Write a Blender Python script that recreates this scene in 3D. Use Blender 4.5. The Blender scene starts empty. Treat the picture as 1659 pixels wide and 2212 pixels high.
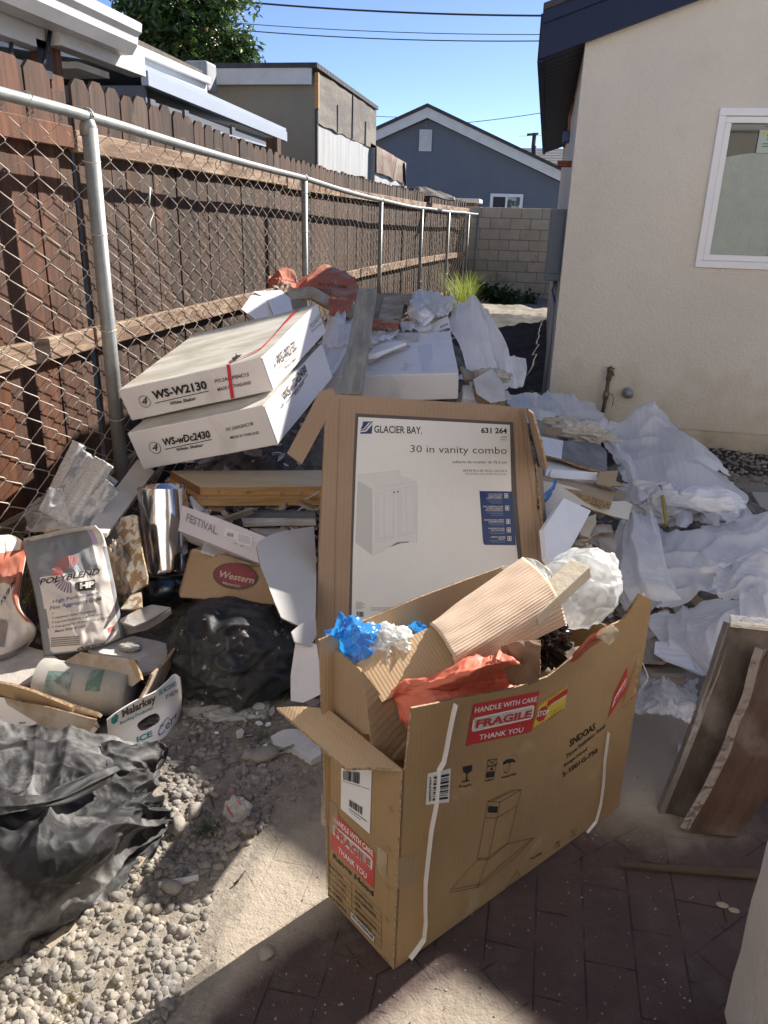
import bpy, bmesh, math, random
from mathutils import Vector, Matrix, noise
rad = math.radians
SC = bpy.context.scene
C = SC.collection

# ---------------------------------------------------------------- camera
F, CX, CY = 1661.0, 829.5, 1106.0
PITCH, ROLL, YAW, CAMH = rad(20.6), rad(1.7), rad(10.65), 1.5
cf = Vector((-math.sin(YAW)*math.cos(PITCH), math.cos(YAW)*math.cos(PITCH), -math.sin(PITCH)))
cr0 = Vector((math.cos(YAW), math.sin(YAW), 0)); cu0 = cr0.cross(cf)
cr = cr0*math.cos(ROLL) + cu0*math.sin(ROLL); cu = cu0*math.cos(ROLL) - cr0*math.sin(ROLL)
CAM = Vector((0, 0, CAMH))
cd = bpy.data.cameras.new('camera'); co = bpy.data.objects.new('camera', cd); C.objects.link(co)
co.matrix_world = Matrix(((cr.x, cu.x, -cf.x, 0), (cr.y, cu.y, -cf.y, 0), (cr.z, cu.z, -cf.z, CAMH), (0, 0, 0, 1)))
cd.sensor_fit = 'HORIZONTAL'; cd.sensor_width = 36.0; cd.lens = 36.0*F/1659.0
cd.clip_start = 0.02; cd.clip_end = 2000
SC.camera = co

# ---------------------------------------------------------------- light
SUN_EL, SUN_H = rad(35.4), Vector((0.60, 0.80, 0)).normalized()
w = bpy.data.worlds.new('World'); SC.world = w; w.use_nodes = True
nt = w.node_tree
sky = nt.nodes.new('ShaderNodeTexSky'); sky.sky_type = 'NISHITA'; sky.sun_disc = False
sky.sun_elevation = SUN_EL; sky.sun_rotation = math.atan2(SUN_H.x, SUN_H.y)
sky.air_density = 0.4; sky.dust_density = 0.1; sky.ozone_density = 1.2
bg = nt.nodes['Background']; nt.links.new(sky.outputs[0], bg.inputs[0]); bg.inputs[1].default_value = 0.105
sl = bpy.data.lights.new('sun', 'SUN'); sl.energy = 4.8; sl.angle = rad(0.5); sl.color = (1.0, 0.93, 0.83)
so = bpy.data.objects.new('sun', sl); C.objects.link(so); so.location = (6, 8, 12)
sd = Vector((SUN_H.x*math.cos(SUN_EL), SUN_H.y*math.cos(SUN_EL), math.sin(SUN_EL)))
so.rotation_euler = sd.to_track_quat('Z', 'Y').to_euler()
SC.view_settings.view_transform = 'Standard'; SC.view_settings.look = 'None'
SC.view_settings.gamma = 1; SC.view_settings.exposure = 1.2
SC.cycles.max_bounces = 8; SC.cycles.transparent_max_bounces = 16

# ---------------------------------------------------------------- points in the place
def ray(u, v): return (cf + cr*((u-CX)/F) - cu*((v-CY)/F))
def Yp(u, v, y): d = ray(u, v); return CAM + d*(y/d.y)
def Xp(u, v, x): d = ray(u, v); return CAM + d*(x/d.x)
def Z(u, v, z): d = ray(u, v); return CAM + d*((z-CAMH)/d.z)
def P(t): return t if isinstance(t, Vector) else (Yp(*t) if not isinstance(t[2], str) else Z(t[0], t[1], float(t[2])))
class Plane:
    def __init__(s, a, b, c):
        s.o = P(a); s.n = (P(b)-s.o).cross(P(c)-s.o).normalized()
        if s.n.dot(CAM-s.o) < 0: s.n = -s.n
    def at(s, u, v):
        d = ray(u, v); return CAM + d*((s.o-CAM).dot(s.n)/d.dot(s.n))

# ---------------------------------------------------------------- object helpers
def tag(o, label=None, cat=None, group=None, kind=None):
    if label: o['label'] = label
    if cat: o['category'] = cat
    if group: o['group'] = group
    if kind: o['kind'] = kind
    return o
def thing(name, label, cat, loc=(0, 0, 0), group=None, kind=None):
    o = bpy.data.objects.new(name, None); C.objects.link(o); o.location = loc; o.empty_display_size = .1
    return tag(o, label, cat, group, kind)
def link(name, me, mat, parent=None, M=None):
    o = bpy.data.objects.new(name, me); C.objects.link(o)
    for m in (mat if isinstance(mat, (list, tuple)) else [mat]): me.materials.append(m)
    M = M or Matrix.Identity(4)
    if parent is not None:
        o.parent = parent
        o.matrix_parent_inverse = WM(parent).inverted()
    o.matrix_basis = M
    return o
def WM(o):
    return (WM(o.parent) @ o.matrix_parent_inverse @ o.matrix_basis) if o.parent else o.matrix_basis.copy()
def settle(o):
    """origin of a mesh given in world coordinates -> base of its own bounds"""
    me = o.data
    if not me.vertices: return o
    xs = [v.co for v in me.vertices]
    c = Vector(((min(p.x for p in xs)+max(p.x for p in xs))/2, (min(p.y for p in xs)+max(p.y for p in xs))/2, min(p.z for p in xs)))
    me.transform(Matrix.Translation(-c)); o.matrix_basis = o.matrix_basis @ Matrix.Translation(c)
    return o
def mesh(name, vs, fs, mat, parent=None, M=None, smooth=False, mi=None, st=True):
    me = bpy.data.meshes.new(name); me.from_pydata([tuple(v) for v in vs], [], fs); me.update()
    if smooth: me.shade_smooth()
    o = link(name, me, mat, parent, M)
    if mi:
        for p, k in zip(me.polygons, mi): p.material_index = k
    if M is None and st: settle(o)
    return o
def bmo(name, bm, mat, parent=None, M=None, smooth=False, st=True):
    me = bpy.data.meshes.new(name); bmesh.ops.recalc_face_normals(bm, faces=bm.faces[:]); bm.to_mesh(me); bm.free()
    if smooth: me.shade_smooth()
    o = link(name, me, mat, parent, M)
    if M is None and st: settle(o)
    return o
def frame(o, ex, ey=None, ez=None):
    ex = Vector(ex).normalized()
    if ey is not None:
        ey = Vector(ey); ey = (ey - ex*ey.dot(ex)).normalized(); ez = ex.cross(ey)
    else:
        ez = Vector(ez); ez = (ez - ex*ez.dot(ex)).normalized(); ey = ez.cross(ex)
    return Matrix(((ex.x, ey.x, ez.x, o[0]), (ex.y, ey.y, ez.y, o[1]), (ex.z, ey.z, ez.z, o[2]), (0, 0, 0, 1)))
def addbox(bm, a, b, T=None, bev=0.0, mi=0):
    r = bmesh.ops.create_cube(bm, size=1)
    vs = r['verts']
    for v in vs:
        v.co = Vector(((a[0]+b[0])/2+v.co.x*(b[0]-a[0]), (a[1]+b[1])/2+v.co.y*(b[1]-a[1]), (a[2]+b[2])/2+v.co.z*(b[2]-a[2])))
    if bev > 0:
        es = list({e for v in vs for e in v.link_edges})
        r2 = bmesh.ops.bevel(bm, geom=es, offset=bev, segments=2, affect='EDGES', profile=.6)
        vs = list({v for f in r2['faces'] for v in f.verts} | {v for v in vs if v.is_valid})
    if T is not None: bmesh.ops.transform(bm, matrix=T, verts=vs)
    if mi:
        for f in {f for v in vs for f in v.link_faces}: f.material_index = mi
    return vs
def box(name, a, b, mat, parent=None, M=None, bev=0.0, st=True):
    bm = bmesh.new(); addbox(bm, a, b, None, bev); return bmo(name, bm, mat, parent, M, st=st)
def tube(bm, pts, r, seg=6, cap=True, rr=None):
    pts = [Vector(p) for p in pts]; rings = []
    for i, p in enumerate(pts):
        t = (pts[min(i+1, len(pts)-1)]-pts[max(i-1, 0)]).normalized()
        a = Vector((0, 0, 1)) if abs(t.z) < .9 else Vector((1, 0, 0))
        x = t.cross(a).normalized(); y = t.cross(x)
        R = rr[i] if rr else r
        rings.append([bm.verts.new(p + x*math.cos(2*math.pi*k/seg)*R + y*math.sin(2*math.pi*k/seg)*R) for k in range(seg)])
    for a, b in zip(rings, rings[1:]):
        for k in range(seg): bm.faces.new((a[k], a[(k+1) % seg], b[(k+1) % seg], b[k]))
    if cap and seg > 2: bm.faces.new(rings[0][::-1]); bm.faces.new(rings[-1])
def tubeo(name, pts, r, mat, parent=None, seg=8, rr=None, smooth=True):
    bm = bmesh.new(); tube(bm, pts, r, seg, True, rr); return bmo(name, bm, mat, parent, smooth=smooth)
def nz(p, s=1.0, o=3): return noise.fractal(Vector(p)*s, 1.0, 2.0, o)
def rough_outline(pts, amp, n, rnd):
    """ragged torn edge: points inserted along the outline, pushed in and out"""
    out = []
    for i, p in enumerate(pts):
        q = pts[(i+1) % len(pts)]; L = (q-p).length; k = max(1, int(L*n)); nn = Vector((-(q-p).y, (q-p).x, 0)).normalized()
        for j in range(k):
            out.append(p.lerp(q, j/k) + nn*(0 if j == 0 else rnd.uniform(-amp, amp)))
    return out
def panel(name, outline, refs, th, mat, parent=None, warp=0.0, wsc=3.0, torn=0.0, tn=30, seed=0, cuts=0, ax=None, edge=None, bend=None):
    """a board or sheet seen from its front: outline on the plane through refs, real thickness behind it"""
    rnd = random.Random(seed)
    pl = refs if isinstance(refs, Plane) else Plane(*refs)
    W = [pl.at(u, v) for u, v in outline]
    i, j = ax if ax else (0, 1)
    M = frame(W[0], W[j]-W[i], ez=pl.n); Mi = M.inverted()
    L = [Mi @ p for p in W]
    if torn: L = rough_outline(L, torn, tn, rnd)
    bm = bmesh.new(); f = bm.faces.new([bm.verts.new((p.x, p.y, 0)) for p in L])
    bmesh.ops.triangulate(bm, faces=[f])
    if warp or cuts or bend:
        for _ in range(cuts or 3):
            es = [e for e in bm.edges if e.calc_length() > .035]
            if not es: break
            bmesh.ops.subdivide_edges(bm, edges=es, cuts=1)
            bmesh.ops.triangulate(bm, faces=[f for f in bm.faces if len(f.verts) > 3])
        for v in bm.verts:
            x, y = v.co.x, v.co.y
            if bend: v.co.z += bend(x, y)
            v.co.z += warp*noise.noise(Vector((x*wsc, y*wsc, seed*7.7)))
    top = bm.faces[:]
    bound = [e for e in bm.edges if e.is_boundary]
    mp = {v: bm.verts.new(v.co - Vector((0, 0, th))) for v in bm.verts[:]}
    for f in top: bm.faces.new([mp[v] for v in reversed(f.verts)])
    for e in bound:
        a, b = e.verts
        g = bm.faces.new((a, b, mp[b], mp[a])); g.material_index = 1 if edge else 0
    return bmo(name, bm, [mat, edge] if edge else mat, parent, M)
def crom(a, b, c, d, t):
    return .5*((2*b) + (c-a)*t + (2*a-5*b+4*c-d)*t*t + (3*b-a-3*c+d)*t*t*t)
def surf(ctrl, nu, nv):
    R, K = len(ctrl), len(ctrl[0]); g = [[P(p) for p in r] for r in ctrl]
    out = []
    for i in range(nv+1):
        t = i/nv*(R-1); k = min(int(t), R-2); f = t-k
        row = [crom(g[max(k-1, 0)][c], g[k][c], g[k+1][c], g[min(k+2, R-1)][c], f) for c in range(K)]
        o = []
        for j in range(nu+1):
            s = j/nu*(K-1); m = min(int(s), K-2); h = s-m
            o.append(crom(row[max(m-1, 0)], row[m], row[m+1], row[min(m+2, K-1)], h))
        out.append(o)
    return out
def ridge(x): return 1-abs(x)*2.2
def drape(name, ctrl, mat, parent=None, nu=60, nv=60, amp=.02, fu=6, fv=2, seed=0, ragged=.06, crease=.5, th=0.0, hang=0):
    """crumpled sheet over control points: long folds plus sharp creases, frayed border"""
    G = surf(ctrl, nu, nv); rnd = random.Random(seed)
    so_ = seed*13.37; vs = []; keep = []
    for i in range(nv+1):
        for j in range(nu+1):
            p = G[i][j]
            a = G[i][min(j+1, nu)]-G[i][max(j-1, 0)]; b = G[min(i+1, nv)][j]-G[max(i-1, 0)][j]
            n = a.cross(b)
            n = n.normalized() if n.length > 1e-9 else Vector((0, 0, 1))
            if n.dot(CAM-p) < 0: n = -n
            u, v = j/nu, i/nv
            N = noise.noise
            n1 = N(Vector((u*1.7, v*1.3, so_))); n2 = N(Vector((u*3.4, v*2.6, so_+4))); mk = max(0, min(1, .5+1.3*N(Vector((u*2.2, v*2.2, so_+8)))))
            A = (1-abs(math.sin(math.pi*(fu*.55*u+1.5*n1+.55*n2))))**1.4; B = (1-abs(math.sin(math.pi*(fv*.9*v+1.6*N(Vector((u*2, v*1.5, so_+12)))-.4*n2))))**1.4
            f1 = N(Vector((u*fu*.55, v*fv*.8, so_+3)))
            d = amp*(f1*1.1 + (A-.35)*.75*mk + (B-.35)*.65*(1-mk))
            if crease > .9:
                d += amp*(crease-.6)*(.9-1.6*abs(N(Vector((u*fu*1.4+n1, v*fv*1.5, so_+13))))-.8*abs(N(Vector((u*fu*2.8, v*fv*2.6+n1, so_+17)))))
            else: d += amp*crease*.30*(.4-abs(N(Vector((u*fu*1.6+n1*1.5, v*fv*1.7-n1, so_+13)))))
            vs.append(p + n*d)
            eu, ev = min(u, 1-u), min(v, 1-v)
            keep.append(min(eu, ev) > ragged*(.25+.75*abs(noise.noise(Vector((u*9, v*9, so_+20)))))*1.6 if ragged else True)
    fs = []
    for i in range(nv):
        for j in range(nu):
            k = [i*(nu+1)+j, i*(nu+1)+j+1, (i+1)*(nu+1)+j+1, (i+1)*(nu+1)+j]
            if sum(keep[q] for q in k) >= 3: fs.append(k)
    used = sorted({q for f in fs for q in f}); ix = {q: n for n, q in enumerate(used)}
    o = mesh(name, [vs[q] for q in used], [[ix[q] for q in f] for f in fs], mat, parent, smooth=True)
    if th:
        m = o.modifiers.new('thick', 'SOLIDIFY'); m.thickness = th; m.offset = -1
    return o
def blob(name, c, ax, mat, parent=None, amp=.12, sc=2.2, seed=0, sub=5, flat=None, rot=0, tip=None, crease=1.0):
    """a stuffed, creased bag; ax = half sizes, tip = (direction, length) of a gathered neck"""
    bm = bmesh.new(); bmesh.ops.create_icosphere(bm, subdivisions=sub, radius=1)
    R = Matrix.Rotation(rot, 3, 'Z'); c = Vector(c); s_ = seed*5.1
    for v in bm.verts:
        n = v.co.normalized(); q = n*sc
        N = noise.noise; wv = N(q*.8+Vector((s_, 0, 0))); a = N(q*.9+Vector((0, s_, wv)))
        mk = max(0, min(1, .5+1.3*N(q*.9+Vector((s_, 2, 7)))))
        A = (1-abs(math.sin(math.pi*(q.x*.75+q.z*.35+1.4*N(q*.8+Vector((1, s_, 2)))))))**1.5; B = (1-abs(math.sin(math.pi*(q.y*.7-q.z*.55+1.4*N(q*.9+Vector((5, 3, s_)))))))**1.5
        e2 = abs(N(q*2.2+Vector((wv, wv, s_)))); e3 = abs(N(q*4.6+Vector((wv, s_, wv))))
        d = amp*(a*1.2 + (A-.3)*.8*mk + (B-.3)*.8*(1-mk) + crease*(.22-.9*e2-.25*e3))
        p = n*(1+d)
        if tip:
            td = Vector(tip[0]).normalized(); k = max(0, n.dot(td)-.82)/.18
            p = p + td*tip[1]*k*k
        p = Vector((p.x*ax[0], p.y*ax[1], p.z*ax[2])); p = R @ p
        if flat is not None and c.z+p.z < flat: p.z = flat-c.z+(c.z+p.z-flat)*.08
        v.co = c+p
    return bmo(name, bm, mat, parent, smooth=True)
# ---------------------------------------------------------------- lettering and flat marks on a face
def mark_xy(M, u, v):
    Mi = M.inverted(); o = Mi @ CAM; d = Mi.to_3x3() @ ray(u, v); t = -o.z/d.z; p = o+d*t
    return Vector((p.x, p.y))
def textmesh(s, bold=0.0, shear=0.0):
    cu_ = bpy.data.curves.new('t', 'FONT'); cu_.body = s; cu_.size = 1; cu_.offset = bold; cu_.shear = shear; cu_.resolution_u = 2
    ob = bpy.data.objects.new('t', cu_); C.objects.link(ob)
    bpy.context.view_layer.update()
    me = bpy.data.meshes.new_from_object(ob.evaluated_get(bpy.context.evaluated_depsgraph_get()))
    vs = [v.co.copy() for v in me.vertices]; fs = [tuple(p.vertices) for p in me.polygons]
    bpy.data.objects.remove(ob); bpy.data.meshes.remove(me)
    return vs, fs
class Marks:
    """flat printed shapes on the plane z=0 of frame M; px() methods take photo points, xy() ones metres"""
    def __init__(s, M, lift=.0012): s.M = M; s.v = []; s.f = []; s.z = lift
    def poly(s, pts, z=0):
        b = len(s.v); s.v += [(p[0], p[1], s.z+z) for p in pts]; s.f.append(list(range(b, b+len(pts)))); return s
    def px(s, pts, z=0): return s.poly([mark_xy(s.M, *p) for p in pts], z)
    def text(s, t, bl, br, tl, bold=.0, shear=0.0, px=True, z=0):
        vs, fs = textmesh(t, bold, shear)
        if not vs: return s
        x0, x1 = min(v.x for v in vs), max(v.x for v in vs); y0, y1 = min(v.y for v in vs), max(v.y for v in vs)
        if px: bl, br, tl = mark_xy(s.M, *bl), mark_xy(s.M, *br), mark_xy(s.M, *tl)
        else: bl, br, tl = Vector(bl), Vector(br), Vector(tl)
        b = len(s.v)
        for v in vs:
            p = bl + (br-bl)*((v.x-x0)/(x1-x0)) + (tl-bl)*((v.y-y0)/max(y1-y0, 1e-6)); s.v.append((p.x, p.y, s.z+z))
        s.f += [[b+i for i in f] for f in fs]
        return s
    def line(s, pts, wd, px=True, z=0):
        P_ = [mark_xy(s.M, *p) if px else Vector(p) for p in pts]
        for a, b in zip(P_, P_[1:]):
            n = Vector((-(b-a).y, (b-a).x)).normalized()*wd/2
            s.poly([a-n, b-n, b+n, a+n], z)
        return s
    def ring(s, c, r, wd, px=True, a0=0, a1=360, n=28, sx=1, sy=1):
        c = mark_xy(s.M, *c) if px else Vector(c)
        for k in range(n):
            q = []
            for a, rr in ((k, r-wd/2), (k, r+wd/2), (k+1, r+wd/2), (k+1, r-wd/2)):
                t = rad(a0+(a1-a0)*a/n); q.append((c.x+math.cos(t)*rr*sx, c.y+math.sin(t)*rr*sy))
            s.poly(q)
        return s
    def quad(s, bl, br, tl, rows, px=True, z=0, tr=None):
        """rows of (x0, x1, y0, y1) in the unit square spanned by three corners (four: bilinear)"""
        if px: bl, br, tl = [mark_xy(s.M, *p) for p in (bl, br, tl)]; tr = mark_xy(s.M, *tr) if tr else None
        else: bl, br, tl = Vector(bl), Vector(br), Vector(tl)
        if tr is None: tr = br+tl-bl
        g = lambda x, y: bl*(1-x)*(1-y)+br*x*(1-y)+tl*(1-x)*y+tr*x*y
        for x0, x1, y0, y1 in rows: s.poly([g(x0, y0), g(x1, y0), g(x1, y1), g(x0, y1)], z)
        return s
    def make(s, name, mat, parent, label=None):
        o = mesh(name, s.v, s.f, mat, parent, s.M.copy())
        if label: o['label'] = label
        return o
def barcode_rows(n, seed, y0=0, y1=1):
    r = random.Random(seed); x = 0; out = []
    while x < 1:
        w_ = r.choice((1, 1, 2, 3))/n; out.append((x, min(1, x+w_), y0, y1)); x += w_ + r.choice((1, 1, 2))/n
    return out

# ---------------------------------------------------------------- materials
MAT = {}
def M_(name, col, rough=.7, metal=0.0, var=None, vs=4.0, vd=5, vlo=.35, vhi=.7, st=(1, 1, 1), dust=None, ds=9.0, dlo=.5, dhi=.62, dd=8,
       bump=0.0, bs=40.0, bd=4, bst=None, bump2=0.0, b2s=6.0, wave=None, trans=0.0, alpha=1.0, avar=0.0, isl=0.0, spec=.5, coat=0.0, emit=None, sss=0, vor=None, hole=None):
    m = bpy.data.materials.new(name); m.use_nodes = True; t = m.node_tree; N = t.nodes; L = t.links
    bs_ = N['Principled BSDF']; out = N['Material Output']
    tc = N.new('ShaderNodeTexCoord')
    def mapped(sc):
        mp = N.new('ShaderNodeMapping'); mp.inputs['Scale'].default_value = sc; L.new(tc.outputs['Object'], mp.inputs[0]); return mp.outputs[0]
    def nse(s, d, sc=(1, 1, 1), dist=0.0):
        n = N.new('ShaderNodeTexNoise'); n.inputs['Scale'].default_value = s; n.inputs['Detail'].default_value = d; n.inputs['Roughness'].default_value = .62
        n.inputs['Distortion'].default_value = dist; L.new(mapped(sc), n.inputs['Vector']); return n.outputs[0]
    def rng(x, lo, hi):
        r = N.new('ShaderNodeMapRange'); L.new(x, r.inputs[0]); r.inputs[1].default_value = lo; r.inputs[2].default_value = hi; return r.outputs[0]
    def mixc(f, a, b):
        x = N.new('ShaderNodeMix'); x.data_type = 'RGBA'
        L.new(f, x.inputs[0])
        for k, c in ((6, a), (7, b)):
            if isinstance(c, tuple): x.inputs[k].default_value = (*c, 1)
            else: L.new(c, x.inputs[k])
        return x.outputs[2]
    def math_(op, a, b):
        x = N.new('ShaderNodeMath'); x.operation = op
        for k, c in ((0, a), (1, b)):
            if isinstance(c, (int, float)): x.inputs[k].default_value = c
            else: L.new(c, x.inputs[k])
        return x.outputs[0]
    c = tuple(col); colo = None
    if var: colo = mixc(rng(nse(vs, vd, st, .3), vlo, vhi), c, tuple(var))
    if vor:   # cells of colour
        v = N.new('ShaderNodeTexVoronoi'); v.inputs['Scale'].default_value = vor[0]; L.new(mapped((1, 1, 1)), v.inputs['Vector'])
        s = N.new('ShaderNodeSeparateColor'); L.new(v.outputs['Color'], s.inputs[0])
        colo = mixc(math_('MULTIPLY', s.outputs[0], vor[2]), colo or c, tuple(vor[1]))
    if wave:
        wv = N.new('ShaderNodeTexWave'); wv.bands_direction = wave[0]; wv.inputs['Scale'].default_value = wave[1]; wv.inputs['Distortion'].default_value = wave[2]; wv.inputs['Detail'].default_value = 1
        L.new(mapped((1, 1, 1)), wv.inputs['Vector'])
        if wave[3]: colo = mixc(math_('MULTIPLY', wv.outputs[1], wave[3]), colo or c, tuple(x*.55 for x in col))
    if isl:
        g = N.new('ShaderNodeNewGeometry'); h = N.new('ShaderNodeHueSaturation'); r = N.new('ShaderNodeMapRange'); L.new(g.outputs['Random Per Island'], r.inputs[0])
        r.inputs[3].default_value = 1-isl; r.inputs[4].default_value = 1+isl; L.new(r.outputs[0], h.inputs['Value'])
        r2 = N.new('ShaderNodeMapRange'); L.new(math_('FRACT', math_('MULTIPLY', g.outputs['Random Per Island'], 17.0), 0), r2.inputs[0])
        r2.inputs[3].default_value = 1-isl*.6; r2.inputs[4].default_value = 1+isl*.3; L.new(r2.outputs[0], h.inputs['Saturation'])
        if colo: L.new(colo, h.inputs['Color'])
        else: h.inputs['Color'].default_value = (*c, 1)
        colo = h.outputs[0]
    if dust: colo = mixc(rng(nse(ds, dd, (1, 1, 1), .4), dlo, dhi), colo or c, tuple(dust))
    if colo: L.new(colo, bs_.inputs['Base Color'])
    else: bs_.inputs['Base Color'].default_value = (*c, 1)
    bs_.inputs['Roughness'].default_value = rough; bs_.inputs['Metallic'].default_value = metal; bs_.inputs['Specular IOR Level'].default_value = spec
    bs_.inputs['Coat Weight'].default_value = coat
    h = None
    if bump: h = math_('MULTIPLY', nse(bs, bd, bst or (1, 1, 1)), bump)
    if bump2: b2 = math_('MULTIPLY', nse(b2s, 2, (1, 1, 1), .6), bump2*.4); h = math_('ADD', h, b2) if h else b2
    if wave and wave[4]: wb = math_('MULTIPLY', wv.outputs[1], wave[4]); h = math_('ADD', h, wb) if h else wb
    if h:
        b = N.new('ShaderNodeBump'); b.inputs['Strength'].default_value = 1.0; b.inputs['Distance'].default_value = 1.0; L.new(h, b.inputs['Height']); L.new(b.outputs[0], bs_.inputs['Normal'])
    sh = bs_.outputs[0]
    if emit: bs_.inputs['Emission Color'].default_value = (*emit[0], 1); bs_.inputs['Emission Strength'].default_value = emit[1]
    if trans:
        tr = N.new('ShaderNodeBsdfTranslucent'); mx = N.new('ShaderNodeMixShader'); mx.inputs[0].default_value = trans
        if colo: L.new(colo, tr.inputs[0])
        else: tr.inputs[0].default_value = (*c, 1)
        if h: L.new(b.outputs[0], tr.inputs[1])
        L.new(sh, mx.inputs[1]); L.new(tr.outputs[0], mx.inputs[2]); sh = mx.outputs[0]
    if alpha < 1 or hole:
        tp = N.new('ShaderNodeBsdfTransparent'); tp.inputs[0].default_value = (.97, .98, 1, 1); mx = N.new('ShaderNodeMixShader')
        if avar:
            a = rng(nse(5.0, 4), .35, .65); a = math_('ADD', math_('MULTIPLY', a, avar), alpha-avar/2); L.new(a, mx.inputs[0])
        else: mx.inputs[0].default_value = alpha
        L.new(tp.outputs[0], mx.inputs[1]); L.new(sh, mx.inputs[2]); sh = mx.outputs[0]
    L.new(sh, out.inputs[0])
    MAT[name] = m; return m

CB = (.42, .285, .165)
card = M_('cardboard', CB, .82, var=(.36, .24, .135), vs=6, bump=.0006, bs=160, wave=('X', 22, .3, .12, .0005), bump2=.004, b2s=7)
card_d = M_('cardboard_tan', (.36, .245, .15), .85, var=(.30, .2, .12), vs=5, bump=.0006, bs=150, wave=('X', 20, .3, .12, .0004), bump2=.005, b2s=6)
card_hood = M_('range_hood_cardboard', (.37, .245, .115), .8, var=(.27, .17, .08), vs=2.2, vd=9, dust=(.44, .33, .19), ds=7, dlo=.60, dhi=.80, bump=.0004, bs=120, wave=('X', 26, .4, .10, .00025), bump2=.004, b2s=4)
card_in = M_('cardboard_inside', (.52, .37, .22), .85, var=(.46, .32, .19), vs=4, wave=('X', 38, .3, .10, .0003), bump2=.003, b2s=8)
card_edge = M_('cardboard_edge', (.40, .29, .18), .9, var=(.16, .1, .06), vs=120, vd=1)
card_mud = M_('muddy_cardboard', (.33, .21, .11), .9, dust=(.62, .58, .50), ds=22, dlo=.48, dhi=.52, bump=.002, bs=30)
card_dust = M_('dusty_cardboard', (.30, .22, .15), .95, var=(.42, .38, .33), vs=7, vlo=.4, vhi=.62, bump=.002, bs=60, bump2=.006, b2s=9)
card_old = M_('weathered_cardboard', (.22, .19, .155), .95, var=(.33, .28, .22), vs=5, bump=.002, bs=50, bump2=.008, b2s=7, wave=('X', 20, .5, .15, .0006))
white_card = M_('white_printed_cardboard', (.82, .80, .82), .6, var=(.76, .74, .76), vs=4, bump2=.003, b2s=5, dust=(.52, .49, .44), ds=4, dlo=.62, dhi=.9)
white_top = M_('dirty_white_cardboard_top', (.66, .64, .58), .6, var=(.46, .44, .36), vs=5, vlo=.42, vhi=.62, st=(.5, 2.2, 1), bump2=.004, b2s=4, dust=(.42, .38, .30), ds=2.6, dlo=.56, dhi=.72)
white_dusty = M_('dusty_white_board', (.60, .60, .60), .75, var=(.42, .41, .40), vs=6, bump2=.002)
foam = M_('white_foam', (.84, .85, .88), .75, bump=.0012, bs=140, var=(.78, .79, .82), vs=8)
foam_wrap = M_('white_foam_wrap', (.93, .93, .945), .38, bump=.0004, bs=50, bst=(1, 4, 1), trans=.34, alpha=.97, avar=.06, wave=('X', 9, 1.5, .03, .0016))
foam_wrap2 = M_('thin_white_wrap', (.92, .92, .94), .38, trans=.36, alpha=.88, avar=.22, bump2=.006, b2s=9, wave=('Y', 9, 2, .03, .0016))
clear = M_('clear_plastic', (.78, .80, .83), .12, alpha=.34, avar=.34, bump2=.02, b2s=14, bump=.004, bs=40, spec=.9)
bagfilm = M_('translucent_bag_film', (.86, .88, .87), .14, trans=.4, alpha=.52, avar=.45, bump2=.05, b2s=9, bump=.003, bs=30, spec=.9)
milky = M_('milky_plastic', (.84, .86, .84), .16, trans=.35, alpha=.56, avar=.4, bump2=.018, b2s=12, bump=.004, bs=36, spec=.8)
blackp = M_('black_dusty_plastic', (.018, .018, .020), .66, dust=(.23, .23, .225), ds=4.8, dlo=.47, dhi=.66, bump2=.010, b2s=12, bump=.0012, bs=70, spec=.35)
blackbag = M_('black_bag_plastic', (.012, .012, .015), .5, var=(.065, .065, .065), vs=4, dust=(.30, .29, .27), ds=34, dlo=.66, dhi=.70, dd=3, bump2=.012, b2s=11, bump=.0012, bs=60, spec=.3)
blackshine = M_('glossy_black_plastic', (.008, .008, .010), .16, bump2=.02, b2s=18, spec=.7)
bluep = M_('blue_film', (.02, .30, .78), .18, trans=.4, alpha=.86, bump2=.02, b2s=20, spec=.8)
orangep = M_('orange_paper_bag', (.62, .155, .085), .6, var=(.50, .12, .07), vs=5, bump2=.012, b2s=11, dust=(.55, .42, .36), ds=4, dlo=.6, dhi=.8)
orange_dirty = M_('dirty_orange_paper', (.42, .10, .055), .8, var=(.30, .14, .09), vs=6, dust=(.36, .31, .27), ds=5, dlo=.50, dhi=.7, bump2=.02, b2s=10)
paper = M_('crumpled_paper', (.62, .60, .56), .85, var=(.42, .39, .35), vs=7, bump2=.02, b2s=18)
plaster = M_('dusty_drywall', (.46, .43, .40), .95, var=(.36, .33, .31), vs=9, bump=.003, bs=45, dust=(.56, .54, .52), ds=5)
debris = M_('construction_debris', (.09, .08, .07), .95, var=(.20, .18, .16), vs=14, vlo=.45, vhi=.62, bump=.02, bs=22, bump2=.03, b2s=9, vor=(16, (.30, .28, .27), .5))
lumber = M_('new_lumber', (.52, .33, .155), .65, var=(.38, .21, .08), vs=3, vlo=.42, vhi=.6, st=(1, 14, 14), bump=.0006, bs=12, bst=(1, 14, 14))
lumber_end = M_('lumber_end_grain', (.34, .17, .075), .8, wave=('Y', 22, 2.5, .55, .0006), var=(.26, .12, .05), vs=12)
lumber_top = M_('plaster_splashed_lumber', (.60, .52, .40), .8, var=(.52, .43, .31), vs=4, st=(1, 5, 1), dust=(.30, .26, .21), ds=5, dlo=.6, dhi=.72, bump=.002, bs=30)
plankwood = M_('pale_weathered_plank', (.40, .37, .30), .85, var=(.25, .235, .20), vs=2.5, vlo=.38, vhi=.62, st=(1.2, 9, 9), bump=.002, bs=14, bst=(1, 12, 12), dust=(.50, .42, .30), ds=5, dlo=.6, dhi=.75)
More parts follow.
